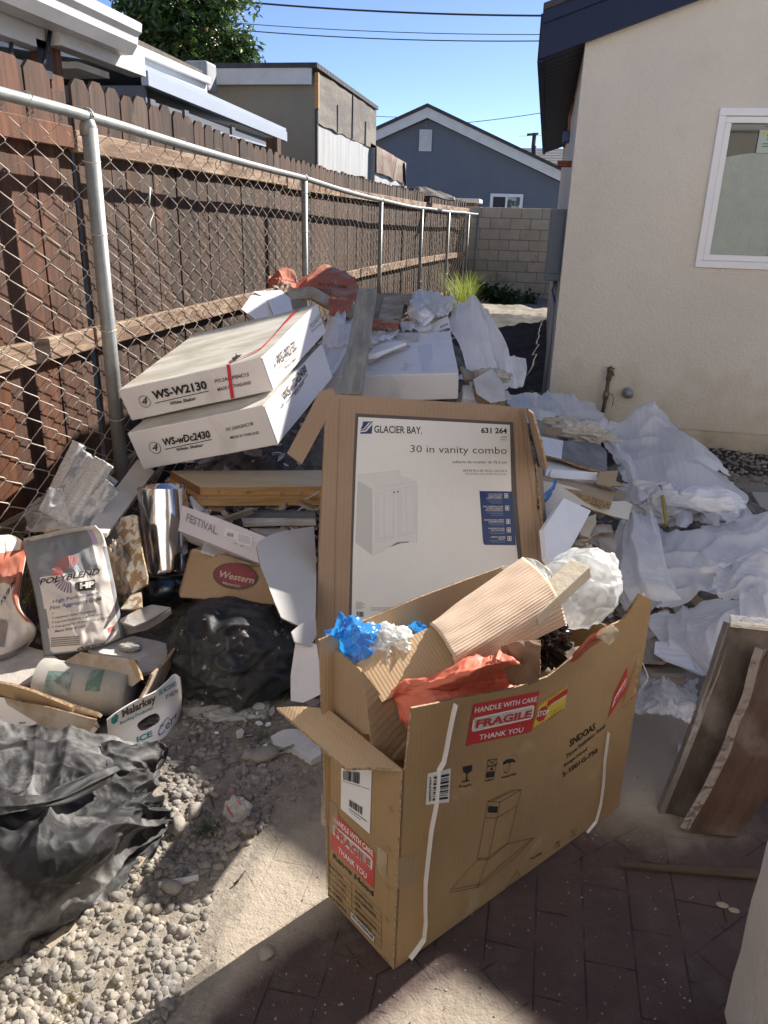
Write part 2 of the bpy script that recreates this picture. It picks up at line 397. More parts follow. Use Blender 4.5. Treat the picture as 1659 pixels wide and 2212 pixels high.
oldwood = M_('grey_weathered_plank', (.30, .26, .21), .85, var=(.16, .14, .12), vs=2.5, vlo=.38, vhi=.62, st=(1.2, 9, 9), bump=.002, bs=14, bst=(1, 12, 12), dust=(.40, .33, .22), ds=5, dlo=.6, dhi=.75)
picket = M_('stained_fence_wood', (.150, .052, .021), .8, var=(.040, .015, .008), vs=3.0, vlo=.36, vhi=.66, st=(9, 9, .8), isl=.42, bump=.0015, bs=16, bst=(5, 5, .5), dust=(.17, .09, .05), ds=3.2, dlo=.66, dhi=.80)
picket_old = M_('aged_fence_wood', (.088, .048, .031), .85, var=(.028, .016, .011), vs=3.0, vlo=.36, vhi=.66, st=(9, 9, .8), isl=.38, bump=.003, bs=16, bst=(5, 5, .5), dust=(.20, .14, .10), ds=4, dlo=.60, dhi=.8)
stringer = M_('weathered_fence_rail', (.33, .24, .17), .85, var=(.15, .09, .058), vs=3.2, vlo=.40, vhi=.58, st=(9, 1.0, 7), isl=.15, bump=.003, bs=9, bst=(10, 1, 10))
galv = M_('galvanised_steel', (.33, .345, .34), .5, metal=.35, var=(.25, .26, .255), vs=14, bump=.0004, bs=90)
wire = M_('galvanised_wire', (.68, .64, .57), .5, metal=.15, var=(.42, .35, .28), vs=5)
duct = M_('polished_duct_steel', (.72, .72, .73), .13, metal=1.0, bump2=.004, b2s=5, bump=.0002, bs=60)
stucco = M_('beige_stucco', (.71, .65, .565), .92, var=(.63, .585, .515), vs=1.1, vd=8, bump=.0075, bs=62, bd=3, dust=(.56, .51, .42), ds=3.5, dlo=.6, dhi=.85, bump2=.006, b2s=18)
stucco_side = stucco
concrete_lip = M_('stucco_footing', (.70, .60, .46), .92, bump=.006, bs=50, var=(.47, .41, .33), vs=5)
navy = M_('navy_painted_board', (.009, .018, .058), .6, bump=.0006, bs=40, var=(.013, .023, .062), vs=4, spec=.3)
navy_dark = M_('navy_painted_soffit', (.010, .014, .034), .6)
groove = M_('soffit_groove_light', (.055, .06, .075), .7)
shingle = M_('dark_shingles', (.055, .052, .055), .9, var=(.10, .095, .10), vs=8, bump=.006, bs=40, wave=('Y', 2.2, .4, .3, .006))
shingle_b = M_('brown_shingles', (.15, .125, .11), .9, var=(.09, .075, .068), vs=12, bump=.006, bs=30, wave=('X', 2.2, .6, .4, .006))
white_paint = M_('white_paint', (.72, .72, .72), .5, var=(.62, .61, .58), vs=5, bump=.0006, bs=60)
white_wood = M_('peeling_white_paint', (.70, .69, .66), .7, var=(.52, .50, .46), vs=4, st=(5, 1, 5), dust=(.33, .30, .26), ds=14, dlo=.64, dhi=.72, bump=.002, bs=20, bst=(6, 1, 6))
white_gutter = M_('white_gutter_paint', (.74, .74, .74), .4, var=(.60, .59, .57), vs=3, bump=.0006, bs=30)
vinyl = M_('white_vinyl', (.80, .80, .82), .35)
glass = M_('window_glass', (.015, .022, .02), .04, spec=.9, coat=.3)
glass_reflect = M_('painted_glass_reflection', (.33, .38, .33), .22, bump=.004, bs=46, spec=.6, var=(.28, .33, .29), vs=10)  # pale tone stands in for the wall reflected in the glass
grey_metal = M_('grey_painted_metal', (.12, .15, .20), .5, var=(.10, .13, .17), vs=4)
grey_side = M_('blue_grey_siding', (.105, .12, .145), .7, var=(.09, .10, .125), vs=3, bump=.001, bs=50)
grey_trim = M_('pale_blue_grey_trim', (.36, .41, .50), .55, var=(.32, .37, .46), vs=2)
blue_stucco = M_('slate_blue_stucco', (.135, .158, .20), .9, var=(.155, .178, .22), vs=1.6, bump=.010, bs=26)
beige_ply = M_('beige_plywood', (.30, .265, .205), .85, var=(.26, .23, .18), vs=1.2, st=(4, 4, .6), bump=.002, bs=20)
tarpaper = M_('patched_roofing_felt', (.135, .12, .112), .95, var=(.22, .205, .17), vs=1.1, vlo=.45, vhi=.56, st=(1, .6, 3.4), bump=.01, bs=16, bump2=.03, b2s=3, vor=(26, (.2, .18, .16), .35))
tarpaper_b = M_('reddish_roofing_felt', (.17, .105, .088), .95, var=(.24, .2, .17), vs=1.6, vlo=.5, vhi=.6, bump=.01, bs=16, bump2=.03, b2s=3)
grey_sheet = M_('pale_grey_sheeting', (.42, .43, .44), .75, var=(.30, .31, .32), vs=2.2, st=(3, 3, .5), bump=.003, bs=14)
block = M_('concrete_block', (.58, .53, .43), .95, var=(.47, .43, .34), vs=5, isl=.10, bump=.006, bs=40, dust=(.25, .22, .18), ds=3, dlo=.6, dhi=.8)
mortar = M_('mortar', (.28, .255, .20), .95, bump=.004, bs=50)
leaf = M_('tree_leaf', (.085, .15, .03), .38, var=(.035, .07, .014), vs=3, isl=.5, trans=.35)
leaf_y = M_('yellow_tree_leaf', (.26, .17, .03), .5, isl=.4, trans=.3)
leaf_w = M_('weed_leaf', (.05, .095, .03), .5, isl=.4, trans=.3)
grass_y = M_('bright_grass', (.30, .36, .07), .6, isl=.35, trans=.45)
grass_d = M_('dry_grass', (.28, .25, .12), .7, isl=.4, trans=.35)
bark = M_('bark', (.07, .055, .04), .9, bump=.01, bs=20)
ink = M_('black_ink', (.018, .016, .016), .6)
ink_b = M_('faded_ink', (.10, .085, .075), .7)
ink_br = M_('brown_ink', (.075, .045, .022), .7)
ink_g = M_('grey_ink', (.24, .24, .25), .7)
ink_pale = M_('pale_grey_print', (.52, .51, .49), .5)
red = M_('red_label', (.46, .035, .035), .45)
red_t = M_('red_tape', (.62, .02, .04), .35)
white_l = M_('white_label', (.70, .69, .68), .5)
white_ink = M_('white_ink', (.74, .71, .66), .5)
yellow_l = M_('yellow_label', (.62, .47, .06), .5)
navy_l = M_('navy_print', (.018, .045, .15), .4)
teal = M_('teal_print', (.03, .26, .27), .6)
purple = M_('purple_print', (.17, .13, .26), .6)
lilac = M_('lilac_print', (.44, .32, .46), .6)
tapem = M_('packing_tape', (.50, .38, .24), .14, alpha=.5, spec=.8, bump2=.003, b2s=20)
label_m = M_('glossy_poster_print', (.80, .78, .74), .38, var=(.75, .73, .70), vs=3, bump2=.009, b2s=6, bump=.0012, bs=8, bst=(8, .6, 1))
strap_m = M_('white_strap', (.72, .72, .75), .45)
black = M_('black_iron', (.02, .02, .025), .5)
rust = M_('rusty_steel', (.10, .07, .05), .75, var=(.17, .10, .06), vs=20, bump=.001, bs=60)
brass = M_('old_brass', (.20, .17, .11), .5, metal=.5)
copper = M_('copper_pipe', (.28, .10, .06), .5, metal=.6)
grey_pvc = M_('grey_pipe', (.30, .33, .36), .5)
plyface = M_('brown_plywood_face', (.062, .042, .036), .55, var=(.038, .025, .021), vs=7, vlo=.35, vhi=.65, st=(1.6, 5, 1), bump=.0015, bs=40, bst=(1, 5, 1), dust=(.14, .115, .10), ds=5, dlo=.50, dhi=.72)
plyface2 = M_('orange_plywood_face', (.075, .038, .024), .6, dust=(.13, .10, .085), ds=5, dlo=.55, dhi=.75, var=(.042, .020, .012), vs=6, vlo=.35, vhi=.65, st=(1.2, 6, 1), bump=.0015, bs=30, bst=(1, 6, 1))
stone = M_('river_stone', (.25, .225, .195), .95, isl=.34, var=(.17, .16, .15), vs=14, bump=.004, bs=55, dust=(.33, .295, .25), ds=16, dlo=.50, dhi=.62)
cream_bag = M_('dusty_white_paper_sack', (.66, .61, .56), .75, var=(.52, .48, .45), vs=5, bump2=.010, b2s=13, dust=(.36, .33, .31), ds=5, dlo=.62, dhi=.85)
grey_print = M_('grey_sack_print', (.20, .205, .22), .75, dust=(.50, .48, .46), ds=8, dlo=.56, dhi=.8, bump2=.008, b2s=13)

# splashed dirt low on the stucco wall (a stain that belongs to the wall)
def splash(m, z0, z1, col):
    t = m.node_tree; N = t.nodes; L = t.links; b = N['Principled BSDF']; src = b.inputs['Base Color'].links[0].from_socket
    g = N.new('ShaderNodeNewGeometry'); s = N.new('ShaderNodeSeparateXYZ'); L.new(g.outputs['Position'], s.inputs[0])
    n = N.new('ShaderNodeTexNoise'); n.inputs['Scale'].default_value = 5; n.inputs['Detail'].default_value = 9; L.new(g.outputs['Position'], n.inputs['Vector'])
    a = N.new('ShaderNodeMath'); a.operation = 'MULTIPLY_ADD'; L.new(n.outputs[0], a.inputs[0]); a.inputs[1].default_value = 1.1; L.new(s.outputs[2], a.inputs[2])
    r = N.new('ShaderNodeMapRange'); L.new(a.outputs[0], r.inputs[0]); r.inputs[1].default_value = z1+.55; r.inputs[2].default_value = z0+.55; r.inputs[4].default_value = .65
    x = N.new('ShaderNodeMix'); x.data_type = 'RGBA'; L.new(r.outputs[0], x.inputs[0]); L.new(src, x.inputs[6]); x.inputs[7].default_value = (*col, 1); L.new(x.outputs[2], b.inputs['Base Color'])
splash(stucco, .12, .62, (.50, .43, .31)); splash(concrete_lip, -.1, .35, (.30, .25, .18))
# ================================================================ GROUND
def lerp_tab(tab, y):
    if y <= tab[0][0]: return tab[0][1]
    for (a, b), (c, d) in zip(tab, tab[1:]):
        if y <= c: return b+(d-b)*(y-a)/(c-a)
    return tab[-1][1]
FX = [(3.17, -1.865), (9.2, -1.87), (11.8, -1.79), (14, -1.66), (16, -1.51), (16.8, -1.38)]
FH = [(3.17, 1.872), (6.2, 1.805), (9.2, 1.741), (11.8, 1.718), (16.8, 1.722)]
def chain_x(y): return lerp_tab(FX, y)
def rail_z(y): return lerp_tab(FH, y) if y > 3.17 else 1.872+(3.17-y)*.02
def in_poly(x, y, pts):
    c = False; j = len(pts)-1
    for i in range(len(pts)):
        xi, yi = pts[i]; xj, yj = pts[j]
        if (yi > y) != (yj > y) and x < (xj-xi)*(y-yi)/(yj-yi)+xi: c = not c
        j = i
    return c
GRAV = [(Z(u, v, 0).x, Z(u, v, 0).y) for u, v in [(-300, 1640), (300, 1600), (560, 1480), (760, 1560), (720, 1690), (600, 1760), (500, 1840), (440, 1950), (400, 2080), (330, 2300), (-500, 2300)]]
def gh(x, y):
    h = 0.0
    if in_poly(x, y, GRAV): h += .006+.012*noise.noise(Vector((x*9, y*9, 1)))+.005*noise.noise(Vector((x*30, y*30, 4)))
    h += .0035*noise.noise(Vector((x*14, y*14, 0)))+.0015*noise.noise(Vector((x*45, y*45, 3)))
    if y > 5.2 and x < 1.4:
        k = min(1, (y-5.2)/1.5); h += k*(.05*noise.noise(Vector((x*2.2, y*2.2, 5)))+.03*noise.noise(Vector((x*7, y*7, 8)))+.02)
        if y > 12: h += min(1, (y-12)/2)*.10
        tx = (x+.25)/.28; ty = (y-8.2)/2.2
        if abs(tx) < 1.6 and abs(ty) < 1.6: h -= .20*math.exp(-tx*tx*1.5-ty*ty*1.2)
    if x > .6 and 4.4 < y < 5.8: h += .03*noise.noise(Vector((x*6, y*6, 2)))+.01
    return h
xs = [-400, -120, -40, -15, -8, -5, -3.4]+[-2.6+.032*i for i in range(160)]+[2.6, 3.2, 4.5, 8, 15, 40, 120, 400]
ys = [-400, -100, -30, -8, -3, -1, 0, .3]+[.5+.032*i for i in range(200)]+[7.0+.12*i for i in range(84)]+[17.4, 18.5, 21, 27, 40, 80, 200, 900]
nx = len(xs); vs = [(x, y, gh(x, y) if abs(x) < 3 and .3 < y < 18 else 0) for y in ys for x in xs]
fs = [(j*nx+i, j*nx+i+1, (j+1)*nx+i+1, (j+1)*nx+i) for j in range(len(ys)-1) for i in range(nx-1)]
gm = bpy.data.materials.new('patio_and_dirt'); gm.use_nodes = True
def ground_mat():
    t = gm.node_tree; N = t.nodes; L = t.links; b = N['Principled BSDF']
    tc = N.new('ShaderNodeTexCoord'); at = N.new('ShaderNodeAttribute'); at.attribute_name = 'zone'
    sp = N.new('ShaderNodeSeparateColor'); L.new(at.outputs['Color'], sp.inputs[0])
    def ns(s, d=6, dist=0.0):
        n = N.new('ShaderNodeTexNoise'); n.inputs['Scale'].default_value = s; n.inputs['Detail'].default_value = d; n.inputs['Roughness'].default_value = .65; n.inputs['Distortion'].default_value = dist
        L.new(tc.outputs['Object'], n.inputs['Vector']); return n.outputs[0]
    def rg(x, lo, hi, a=0, c=1):
        r = N.new('ShaderNodeMapRange'); L.new(x, r.inputs[0]); r.inputs[1].default_value = lo; r.inputs[2].default_value = hi; r.inputs[3].default_value = a; r.inputs[4].default_value = c; return r.outputs[0]
    def mx(f, a, c):
        x = N.new('ShaderNodeMix'); x.data_type = 'RGBA'
        if isinstance(f, float): x.inputs[0].default_value = f
        else: L.new(f, x.inputs[0])
        for k, q in ((6, a), (7, c)):
            if isinstance(q, tuple): x.inputs[k].default_value = (*q, 1)
            else: L.new(q, x.inputs[k])
        return x.outputs[2]
    def mt(op, a, c):
        x = N.new('ShaderNodeMath'); x.operation = op
        for k, q in ((0, a), (1, c)):
            if isinstance(q, (int, float)): x.inputs[k].default_value = q
            else: L.new(q, x.inputs[k])
        return x.outputs[0]
    def brick(rot, sc):
        mp = N.new('ShaderNodeMapping'); mp.inputs['Rotation'].default_value = (0, 0, rot); L.new(tc.outputs['Object'], mp.inputs[0])
        br = N.new('ShaderNodeTexBrick'); br.inputs['Scale'].default_value = sc; br.inputs['Mortar Size'].default_value = .012; br.inputs['Mortar Smooth'].default_value = .3
        br.inputs['Brick Width'].default_value = 1.0; br.inputs['Row Height'].default_value = .5; L.new(mp.outputs[0], br.inputs['Vector']); return br.outputs['Fac']
    a0, a1 = Z(1217, 2171, 0), Z(1215, 1926, 0); ang = math.atan2(a1.y-a0.y, a1.x-a0.x)
    j1, j2 = brick(-ang, 4.6), brick(-ang+rad(45), 4.6)
    msk = rg(ns(1.6, 2), .49, .51); jm = mt('ADD', mt('MULTIPLY', j1, mt('SUBTRACT', 1.0, msk)), mt('MULTIPLY', j2, msk))
    jm = mt('MULTIPLY', jm, rg(ns(7, 3), .38, .55))
    patio = mx(rg(ns(3, 5, .4), .35, .65), (.085, .053, .048), (.058, .039, .038))
    patio = mx(rg(ns(11, 5), .5, .75), patio, (.10, .075, .068))
    patio = mx(jm, patio, (.025, .018, .017))
    dust_lit_n = mt('ADD', mt('MULTIPLY', sp.outputs[2], 1.15), mt('MULTIPLY', mt('SUBTRACT', ns(4.5, 8, .5), .5), 1.1))
    patio = mx(rg(dust_lit_n, .25, .95), patio, (.36, .31, .25))  # dust tone, also carries the painted sunlit patch
    patio = mx(rg(ns(150, 2), .74, .77), patio, (.3, .28, .26))
    dirt = mx(rg(ns(9, 8), .35, .65), (.29, .255, .21), (.19, .165, .135))
    dirt = mx(rg(ns(60, 4), .5, .7), dirt, (.34, .30, .25))
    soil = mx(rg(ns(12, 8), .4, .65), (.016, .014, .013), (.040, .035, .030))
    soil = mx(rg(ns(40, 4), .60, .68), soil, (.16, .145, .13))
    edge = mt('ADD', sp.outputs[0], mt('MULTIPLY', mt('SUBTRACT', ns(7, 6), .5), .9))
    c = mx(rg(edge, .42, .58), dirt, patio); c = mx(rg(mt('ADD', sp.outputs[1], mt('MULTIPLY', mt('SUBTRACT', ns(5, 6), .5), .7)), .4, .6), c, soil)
    L.new(c, b.inputs['Base Color']); b.inputs['Roughness'].default_value = .9
    h = mt('ADD', mt('MULTIPLY', ns(45, 8), .009), mt('MULTIPLY', jm, -.004)); h = mt('ADD', h, mt('MULTIPLY', ns(170, 3), .003))
    bp = N.new('ShaderNodeBump'); bp.inputs['Distance'].default_value = 1; bp.inputs['Strength'].default_value = .8; L.new(h, bp.inputs['Height']); L.new(bp.outputs[0], b.inputs['Normal'])
ground_mat()
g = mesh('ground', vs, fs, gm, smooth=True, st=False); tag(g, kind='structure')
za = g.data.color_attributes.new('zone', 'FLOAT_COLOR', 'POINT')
DUST_LIT = [(Z(u, v, 0).x, Z(u, v, 0).y) for u, v in [(300, 2260), (420, 1900), (600, 1700), (760, 1560), (760, 1880), (690, 1950), (500, 2090)]]  # real dust, but ended along the carton's shadow to darken the shaded side
LIT_TRI = [(Z(u, v, 0).x, Z(u, v, 0).y) for u, v in [(930, 2165), (989, 2115), (1125, 2215), (1100, 2300), (760, 2300)]]  # paler patch painted in the shape of the sunlit triangle
DUST2 = [(Z(u, v, 0).x, Z(u, v, 0).y) for u, v in [(1330, 1480), (1520, 1500), (1540, 1600), (1440, 1720), (1350, 1740)]]
def near(x, y, pts, r):
    # 1 inside, fading outside
    if in_poly(x, y, pts): return 1.0
    d = 9
    for i in range(len(pts)):
        a, b = Vector(pts[i]), Vector(pts[(i+1) % len(pts)]); p = Vector((x, y)); t = max(0, min(1, (p-a).dot(b-a)/(b-a).length_squared)); d = min(d, (p-(a+(b-a)*t)).length)
    return max(0, 1-d/r)
for i, v in enumerate(g.data.vertices):
    x, y = v.co.x, v.co.y; pat = dust = soil = 0.0
    if -3 < x < 6 and -1 < y < 18:
        pat = 1 - near(x, y, GRAV, .16)
        if y > 3.6: pat = max(0, pat-(y-3.6)*1.2)
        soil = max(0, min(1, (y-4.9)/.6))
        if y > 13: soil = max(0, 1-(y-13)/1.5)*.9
        if x > 1.9 and y < 5.2: soil = 0
        dust = max(near(x, y, DUST_LIT, .10), .75*near(x, y, LIT_TRI, .06), .25*near(x, y, DUST_LIT, .45))  # dust channel, with the painted sun triangle mixed in
        dust = max(dust, .9*near(x, y, DUST2, .28), .45*max(0, 1-((x-.33)**2+(y-2.15)**2)**.5/.6))
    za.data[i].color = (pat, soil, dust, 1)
# concrete slab by the house and its strip
sl_ = [Z(1590, 1040, 0), Z(1760, 1075, 0), Z(1760, 1150, 0), Z(1600, 1105, 0)]
bm = bmesh.new()
for p in ((1.30, 3.55), (3.4, 3.75), (3.4, 5.0), (1.36, 4.75)): bm.verts.new((p[0], p[1], .012))
f = bm.faces.new(bm.verts[:]); r_ = bmesh.ops.extrude_face_region(bm, geom=[f]); bmesh.ops.translate(bm, verts=[v for v in r_['geom'] if isinstance(v, bmesh.types.BMVert)], vec=(0, 0, .03))
tag(bmo('path', bm, M_('pale_concrete', (.44, .425, .395), .9, var=(.38, .36, .33), vs=6, bump=.003, bs=60)), kind='structure')

# gravel: rounded stones by the thousand
rnd = random.Random(4)
def stone_proto(sub, seed):
    bm = bmesh.new(); bmesh.ops.create_icosphere(bm, subdivisions=sub, radius=1)
    for v in bm.verts: v.co *= 1+.42*noise.noise(v.co*1.3+Vector((seed, 0, 0)))+.22*noise.noise(v.co*2.6+Vector((0, seed, 0)))+.10*noise.noise(v.co*6)
    vv = [v.co.copy() for v in bm.verts]; ff = [tuple(v.index for v in f.verts) for f in bm.faces]; bm.free(); return vv, ff
protos = [stone_proto(2, k*3.1) for k in range(6)]
def stones(name, places, mat, **kw):
    V, Fc = [], []
    for (p, s) in places:
        pv, pf = rnd.choice(protos); b = len(V)
        R = Matrix.Rotation(rnd.uniform(0, 6.3), 3, 'Z') @ Matrix.Rotation(rnd.uniform(-.4, .4), 3, 'X')
        sx, sy, sz = s*rnd.uniform(.8, 1.25), s*rnd.uniform(.6, 1.0), s*rnd.uniform(.42, .75)
        V += [R @ Vector((q.x*sx, q.y*sy, q.z*sz))+p for q in pv]; Fc += [[b+i for i in f] for f in pf]
    return tag(mesh(name, V, Fc, mat, smooth=True), **kw)
pl = []
def q0(u, v): return Z(u, v, 0)
GPX = [(-60, 2080), (200, 1960), (370, 1720), (330, 1640), (400, 1560), (560, 1520), (690, 1600), (690, 1700), (620, 1750), (520, 1830), (470, 1930), (420, 2080), (330, 2260), (-60, 2260)]
while len(pl) < 3800:
    u, v = rnd.uniform(-60, 700), rnd.uniform(1520, 2260)
    if not in_poly(u, v, GPX): continue
    q = Z(u, v, 0); s = .0022+.0135*rnd.random()**3.2
    if noise.noise(q0(u, v)*6) < -.05+.25*(v > 1900) and rnd.random() < .7: continue
    if u+ (v-1800)*.4 > 560: s *= .6
    pl.append((Vector((q.x, q.y, gh(q.x, q.y)+s*.12)), s))
for _ in range(420):   # crumbs strewn over patio
    u, v = rnd.uniform(380, 1500), rnd.uniform(1500, 2230); q = Z(u, v, 0); s = rnd.uniform(.0012, .0030); pl.append((Vector((q.x, q.y, gh(q.x, q.y)+s*.3)), s))
for _ in range(900):   # far right gravel by the footing
    q = Vector((rnd.uniform(1.2, 2.6), rnd.uniform(5.0, 5.8), 0)); s = rnd.uniform(.005, .016); pl.append((Vector((q.x, q.y, gh(q.x, q.y)+s*.3)), s))
stones('gravel', pl, stone, label='grey river gravel and crumbs scattered over the dusty ground', kind='stuff')
for (u, v, s, lb) in ((845, 0, 0, 0),)[:0]: pass
ROCKS = [(372, 1640, .030, 'dark brown rock in the shaded gravel, below the white foam chunk'), (385, 1795, .026, 'pale round stone among the gravel above the white strip'), (372, 1925, .026, 'tan stone just below the white plastic strip'),
         (420, 1762, .024, 'rounded brown stone at the left of the grass tuft'), (575, 2062, .021, 'small grey stone lying alone on the shaded patio'), (340, 1780, .028, 'pale stone against the edge of the big black plastic sheet'), (540, 1640, .030, 'flat brownish rock in the shaded gravel')]
for u, v, s, lb in [(572, 1640, .040, 'dark brown rock in the shaded gravel below the crumpled clear film')]+ROCKS[1:]:
    q = Z(u, v, 0); o = stones('rock', [(Vector((q.x, q.y, gh(q.x, q.y)+s*.3)), s)], stone, label=lb, cat='rock', group='larger stones on the gravel')

# ================================================================ THE STUCCO HOUSE
YW, XW = 5.8, .13
hs = thing('stucco_house', 'beige stucco house with navy roof trim at the right of the debris', 'house', (1.5, 8, 0))
pa, pb = Yp(1270, 95, YW), Yp(1524, 0, YW); SL = (pb.z-pa.z)/(pb.x-pa.x); Z0 = pa.z; XP = 4.4
wz = lambda x: Z0+SL*(min(x, 2*XP-x)-XW)
bm = bmesh.new()
wl, wr = Yp(1560, 245, YW), Yp(1507, 567, YW); WX0 = (wl.x+wr.x)/2+.012; WZ0, WZ1 = wr.z, wl.z; WX1 = WX0+1.15
LIP = Yp(1555, 932, YW).z
pts = [(XW, LIP), (WX0, LIP), (WX1, LIP), (2*XP-XW, LIP), (XW, WZ0), (WX0, WZ0), (WX1, WZ0), (2*XP-XW, WZ0), (XW, WZ1), (WX0, WZ1), (WX1, WZ1), (2*XP-XW, WZ1), (XW, wz(XW)+.05), (XP, wz(XP)+.05), (2*XP-XW, wz(XW)+.05)]
V = [bm.verts.new((x, YW, z)) for x, z in pts]
for q in ((0, 1, 5, 4), (1, 2, 6, 5), (2, 3, 7, 6), (4, 5, 9, 8), (6, 7, 11, 10), (8, 9, 10, 11, 14, 13, 12)): bm.faces.new([V[i] for i in q])
H2 = wz(XW)+.05
V2 = [bm.verts.new(p) for p in ((XW, YW, LIP), (XW, 13.2, LIP), (XW, 13.2, H2), (XW, YW, H2), (2*XP-XW, YW, LIP), (2*XP-XW, 13.2, LIP), (2*XP-XW, 13.2, H2), (2*XP-XW, YW, H2))]
bm.faces.new(V2[:4]); bm.faces.new(V2[4:])
bmo('wall', bm, stucco, hs)
box('footing', (XW+.022, YW+.022, -.05), (2*XP-XW, 13.18, LIP+.01), concrete_lip, hs)
# window
wn = box('window', (WX0-.055, YW-.03, WZ0-.055), (WX1+.055, YW-.0285, WZ0-.0535), vinyl, hs)
bm = bmesh.new()
def fr(bm, x0, x1, z0, z1, t, y0, y1):
    addbox(bm, (x0, y0, z0), (x1, y1, z0+t), bev=.004); addbox(bm, (x0, y0, z1-t), (x1, y1, z1), bev=.004)
    addbox(bm, (x0, y0, z0+t), (x0+t, y1, z1-t), bev=.004); addbox(bm, (x1-t, y0, z0+t), (x1, y1, z1-t), bev=.004)
fr(bm, WX0-.03, WX1+.03, WZ0-.03, WZ1+.03, .045, YW-.022, YW+.05); bmo('frame', bm, vinyl, wn)
WM_ = WX0+.47
bm = bmesh.new(); fr(bm, WX0+.017, WM_, WZ0+.017, WZ1-.017, .038, YW-.008, YW+.03); fr(bm, WM_-.02, WX1-.017, WZ0+.017, WZ1-.017, .034, YW+.004, YW+.045); bmo('sash', bm, vinyl, wn)
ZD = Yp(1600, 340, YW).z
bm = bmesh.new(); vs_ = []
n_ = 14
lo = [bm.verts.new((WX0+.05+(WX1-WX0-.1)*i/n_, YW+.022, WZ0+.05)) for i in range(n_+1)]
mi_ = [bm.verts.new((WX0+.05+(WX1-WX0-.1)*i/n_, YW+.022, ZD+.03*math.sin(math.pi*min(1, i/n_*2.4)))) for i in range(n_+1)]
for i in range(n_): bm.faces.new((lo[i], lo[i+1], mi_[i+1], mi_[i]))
bmo('pane_reflection', bm, glass_reflect, wn)  # reflection in the lower glass, painted as a pale sheet
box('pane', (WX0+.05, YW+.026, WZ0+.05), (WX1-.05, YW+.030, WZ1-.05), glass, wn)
sx0, sx1 = WX0+.235, WX0+.46
stk = box('sticker', (sx0, YW+.012, Yp(1640, 330, YW).z), (sx1, YW+.014, Yp(1640, 280, YW).z), M_('pale_green_sticker', (.42, .50, .44), .5), wn)
MW = frame((sx0, YW+.012, Yp(1640, 330, YW).z), (1, 0, 0), ez=(0, -1, 0)); q = Marks(MW, .001)
q.text('CONTRACTOR', (.05, .095), (.21, .095), (.05, .115), .02, px=False).text('WINDOWS & DOORS', (.03, .15), (.21, .15), (.03, .158), px=False).text('WINDOWS', (.05, .075), (.15, .075), (.05, .086), .03, px=False)
q.quad((.03, .03), (.2, .03), (.03, .06), [(0, .9, .7, .85), (0, .8, .2, .35)], px=False)
q.make('lettering', ink, wn)
q = Marks(MW, .001); q.poly([(.02, .10), (.04, .10), (.04, .12), (.03, .13), (.02, .12)]); q.make('emblem', yellow_l, wn)
# roof: rake boards, shingles, soffit
EX = Yp(1172, 40, YW-.08).x; dx = XW-EX
def rake(name, d0, d1, y0, y1, mat):
    bm = bmesh.new(); z = lambda x, d: Z0+SL*(x-XW)+d
    for s in (1, -1):
        X = [(EX, 1), (XP, 1)] if s == 1 else [(XP, 1), (2*XP-EX, 1)]
        zz = (lambda x, d: z(x, d)) if s == 1 else (lambda x, d: z(2*XP-x, d))
        a, b = X[0][0], X[1][0]
        v = [bm.verts.new(p) for y in (y0, y1) for p in ((a, y, zz(a, d0)), (b, y, zz(b, d0)), (b, y, zz(b, d1)), (a, y, zz(a, d1)))]
        for q in ((0, 1, 2, 3), (7, 6, 5, 4), (0, 4, 5, 1), (3, 2, 6, 7), (0, 3, 7, 4), (1, 5, 6, 2)): bm.faces.new([v[i] for i in q])
    return bmo(name, bm, mat, hs)
rake('rake_board', 0, .235, YW-.075, YW-.035, navy); rake('rake_trim', .19, .285, YW-.095, YW-.077, navy)
rf = rake('roof', .262, .30, YW-.11, 13.5, shingle)
ZE = Z0+SL*(EX-XW)
box('eave_board', (EX-.012, YW-.034, ZE-.01), (EX+.028, 12.6, ZE+.26), navy, hs)
bm = bmesh.new()
for k in range(46):
    y = YW-.03+k*.148
    v = [bm.verts.new(p) for p in ((EX+.03, y, ZE+.012), (XW-.002, y, Z0+.0), (XW-.002, y+.132, Z0), (EX+.03, y+.132, ZE+.012), (EX+.03, y, ZE+.03), (XW-.002, y, Z0+.02), (XW-.002, y+.132, Z0+.02), (EX+.03, y+.132, ZE+.03))]
    for q_ in ((0, 3, 2, 1), (4, 5, 6, 7), (0, 1, 5, 4), (3, 7, 6, 2)): bm.faces.new([v[i] for i in q_])
bmo('soffit', bm, navy_dark, hs)
bm = bmesh.new(); v = [bm.verts.new(p) for p in ((EX+.03, YW-.03, ZE+.035), (XW, YW-.03, Z0+.025), (XW, 12.6, Z0+.025), (EX+.03, 12.6, ZE+.035))]; bm.faces.new(v[::-1]); bmo('soffit_backing', bm, groove, hs)
# meter cabinet on the side wall
mx0 = XW-.115; ym = 6.02
mb = box('meter_cabinet', (mx0, ym, Yp(1200, 606, 6.1).z), (XW, ym+.36, Yp(1205, 452, 6.1).z), grey_metal, hs, bev=.006)
box('cabinet_door', (mx0+.012, ym-.008, Yp(1200, 590, 6.1).z), (XW-.014, ym-.0005, Yp(1205, 462, 6.1).z), grey_metal, mb, bev=.003)
tubeo('conduit', [(XW-.03, ym+.1, Yp(1200, 606, 6.1).z), (XW-.03, ym+.1, .0)], .018, grey_pvc, hs)
tubeo('cable', [(XW-.02, ym+.05, Yp(1200, 606, 6.1).z+.01), (XW-.05, ym+.0, Yp(1200, 625, 6.1).z), (XW-.02, ym-.02, Yp(1200, 650, 6.1).z)], .006, navy_l, hs)
for k in range(2):
    zc = Yp(1215, 351+k*6, 6.2).z; tubeo('copper_pipe', [(XW+.02, 6.2, zc), (XW-.10, 6.2, zc)], .013, copper, hs)
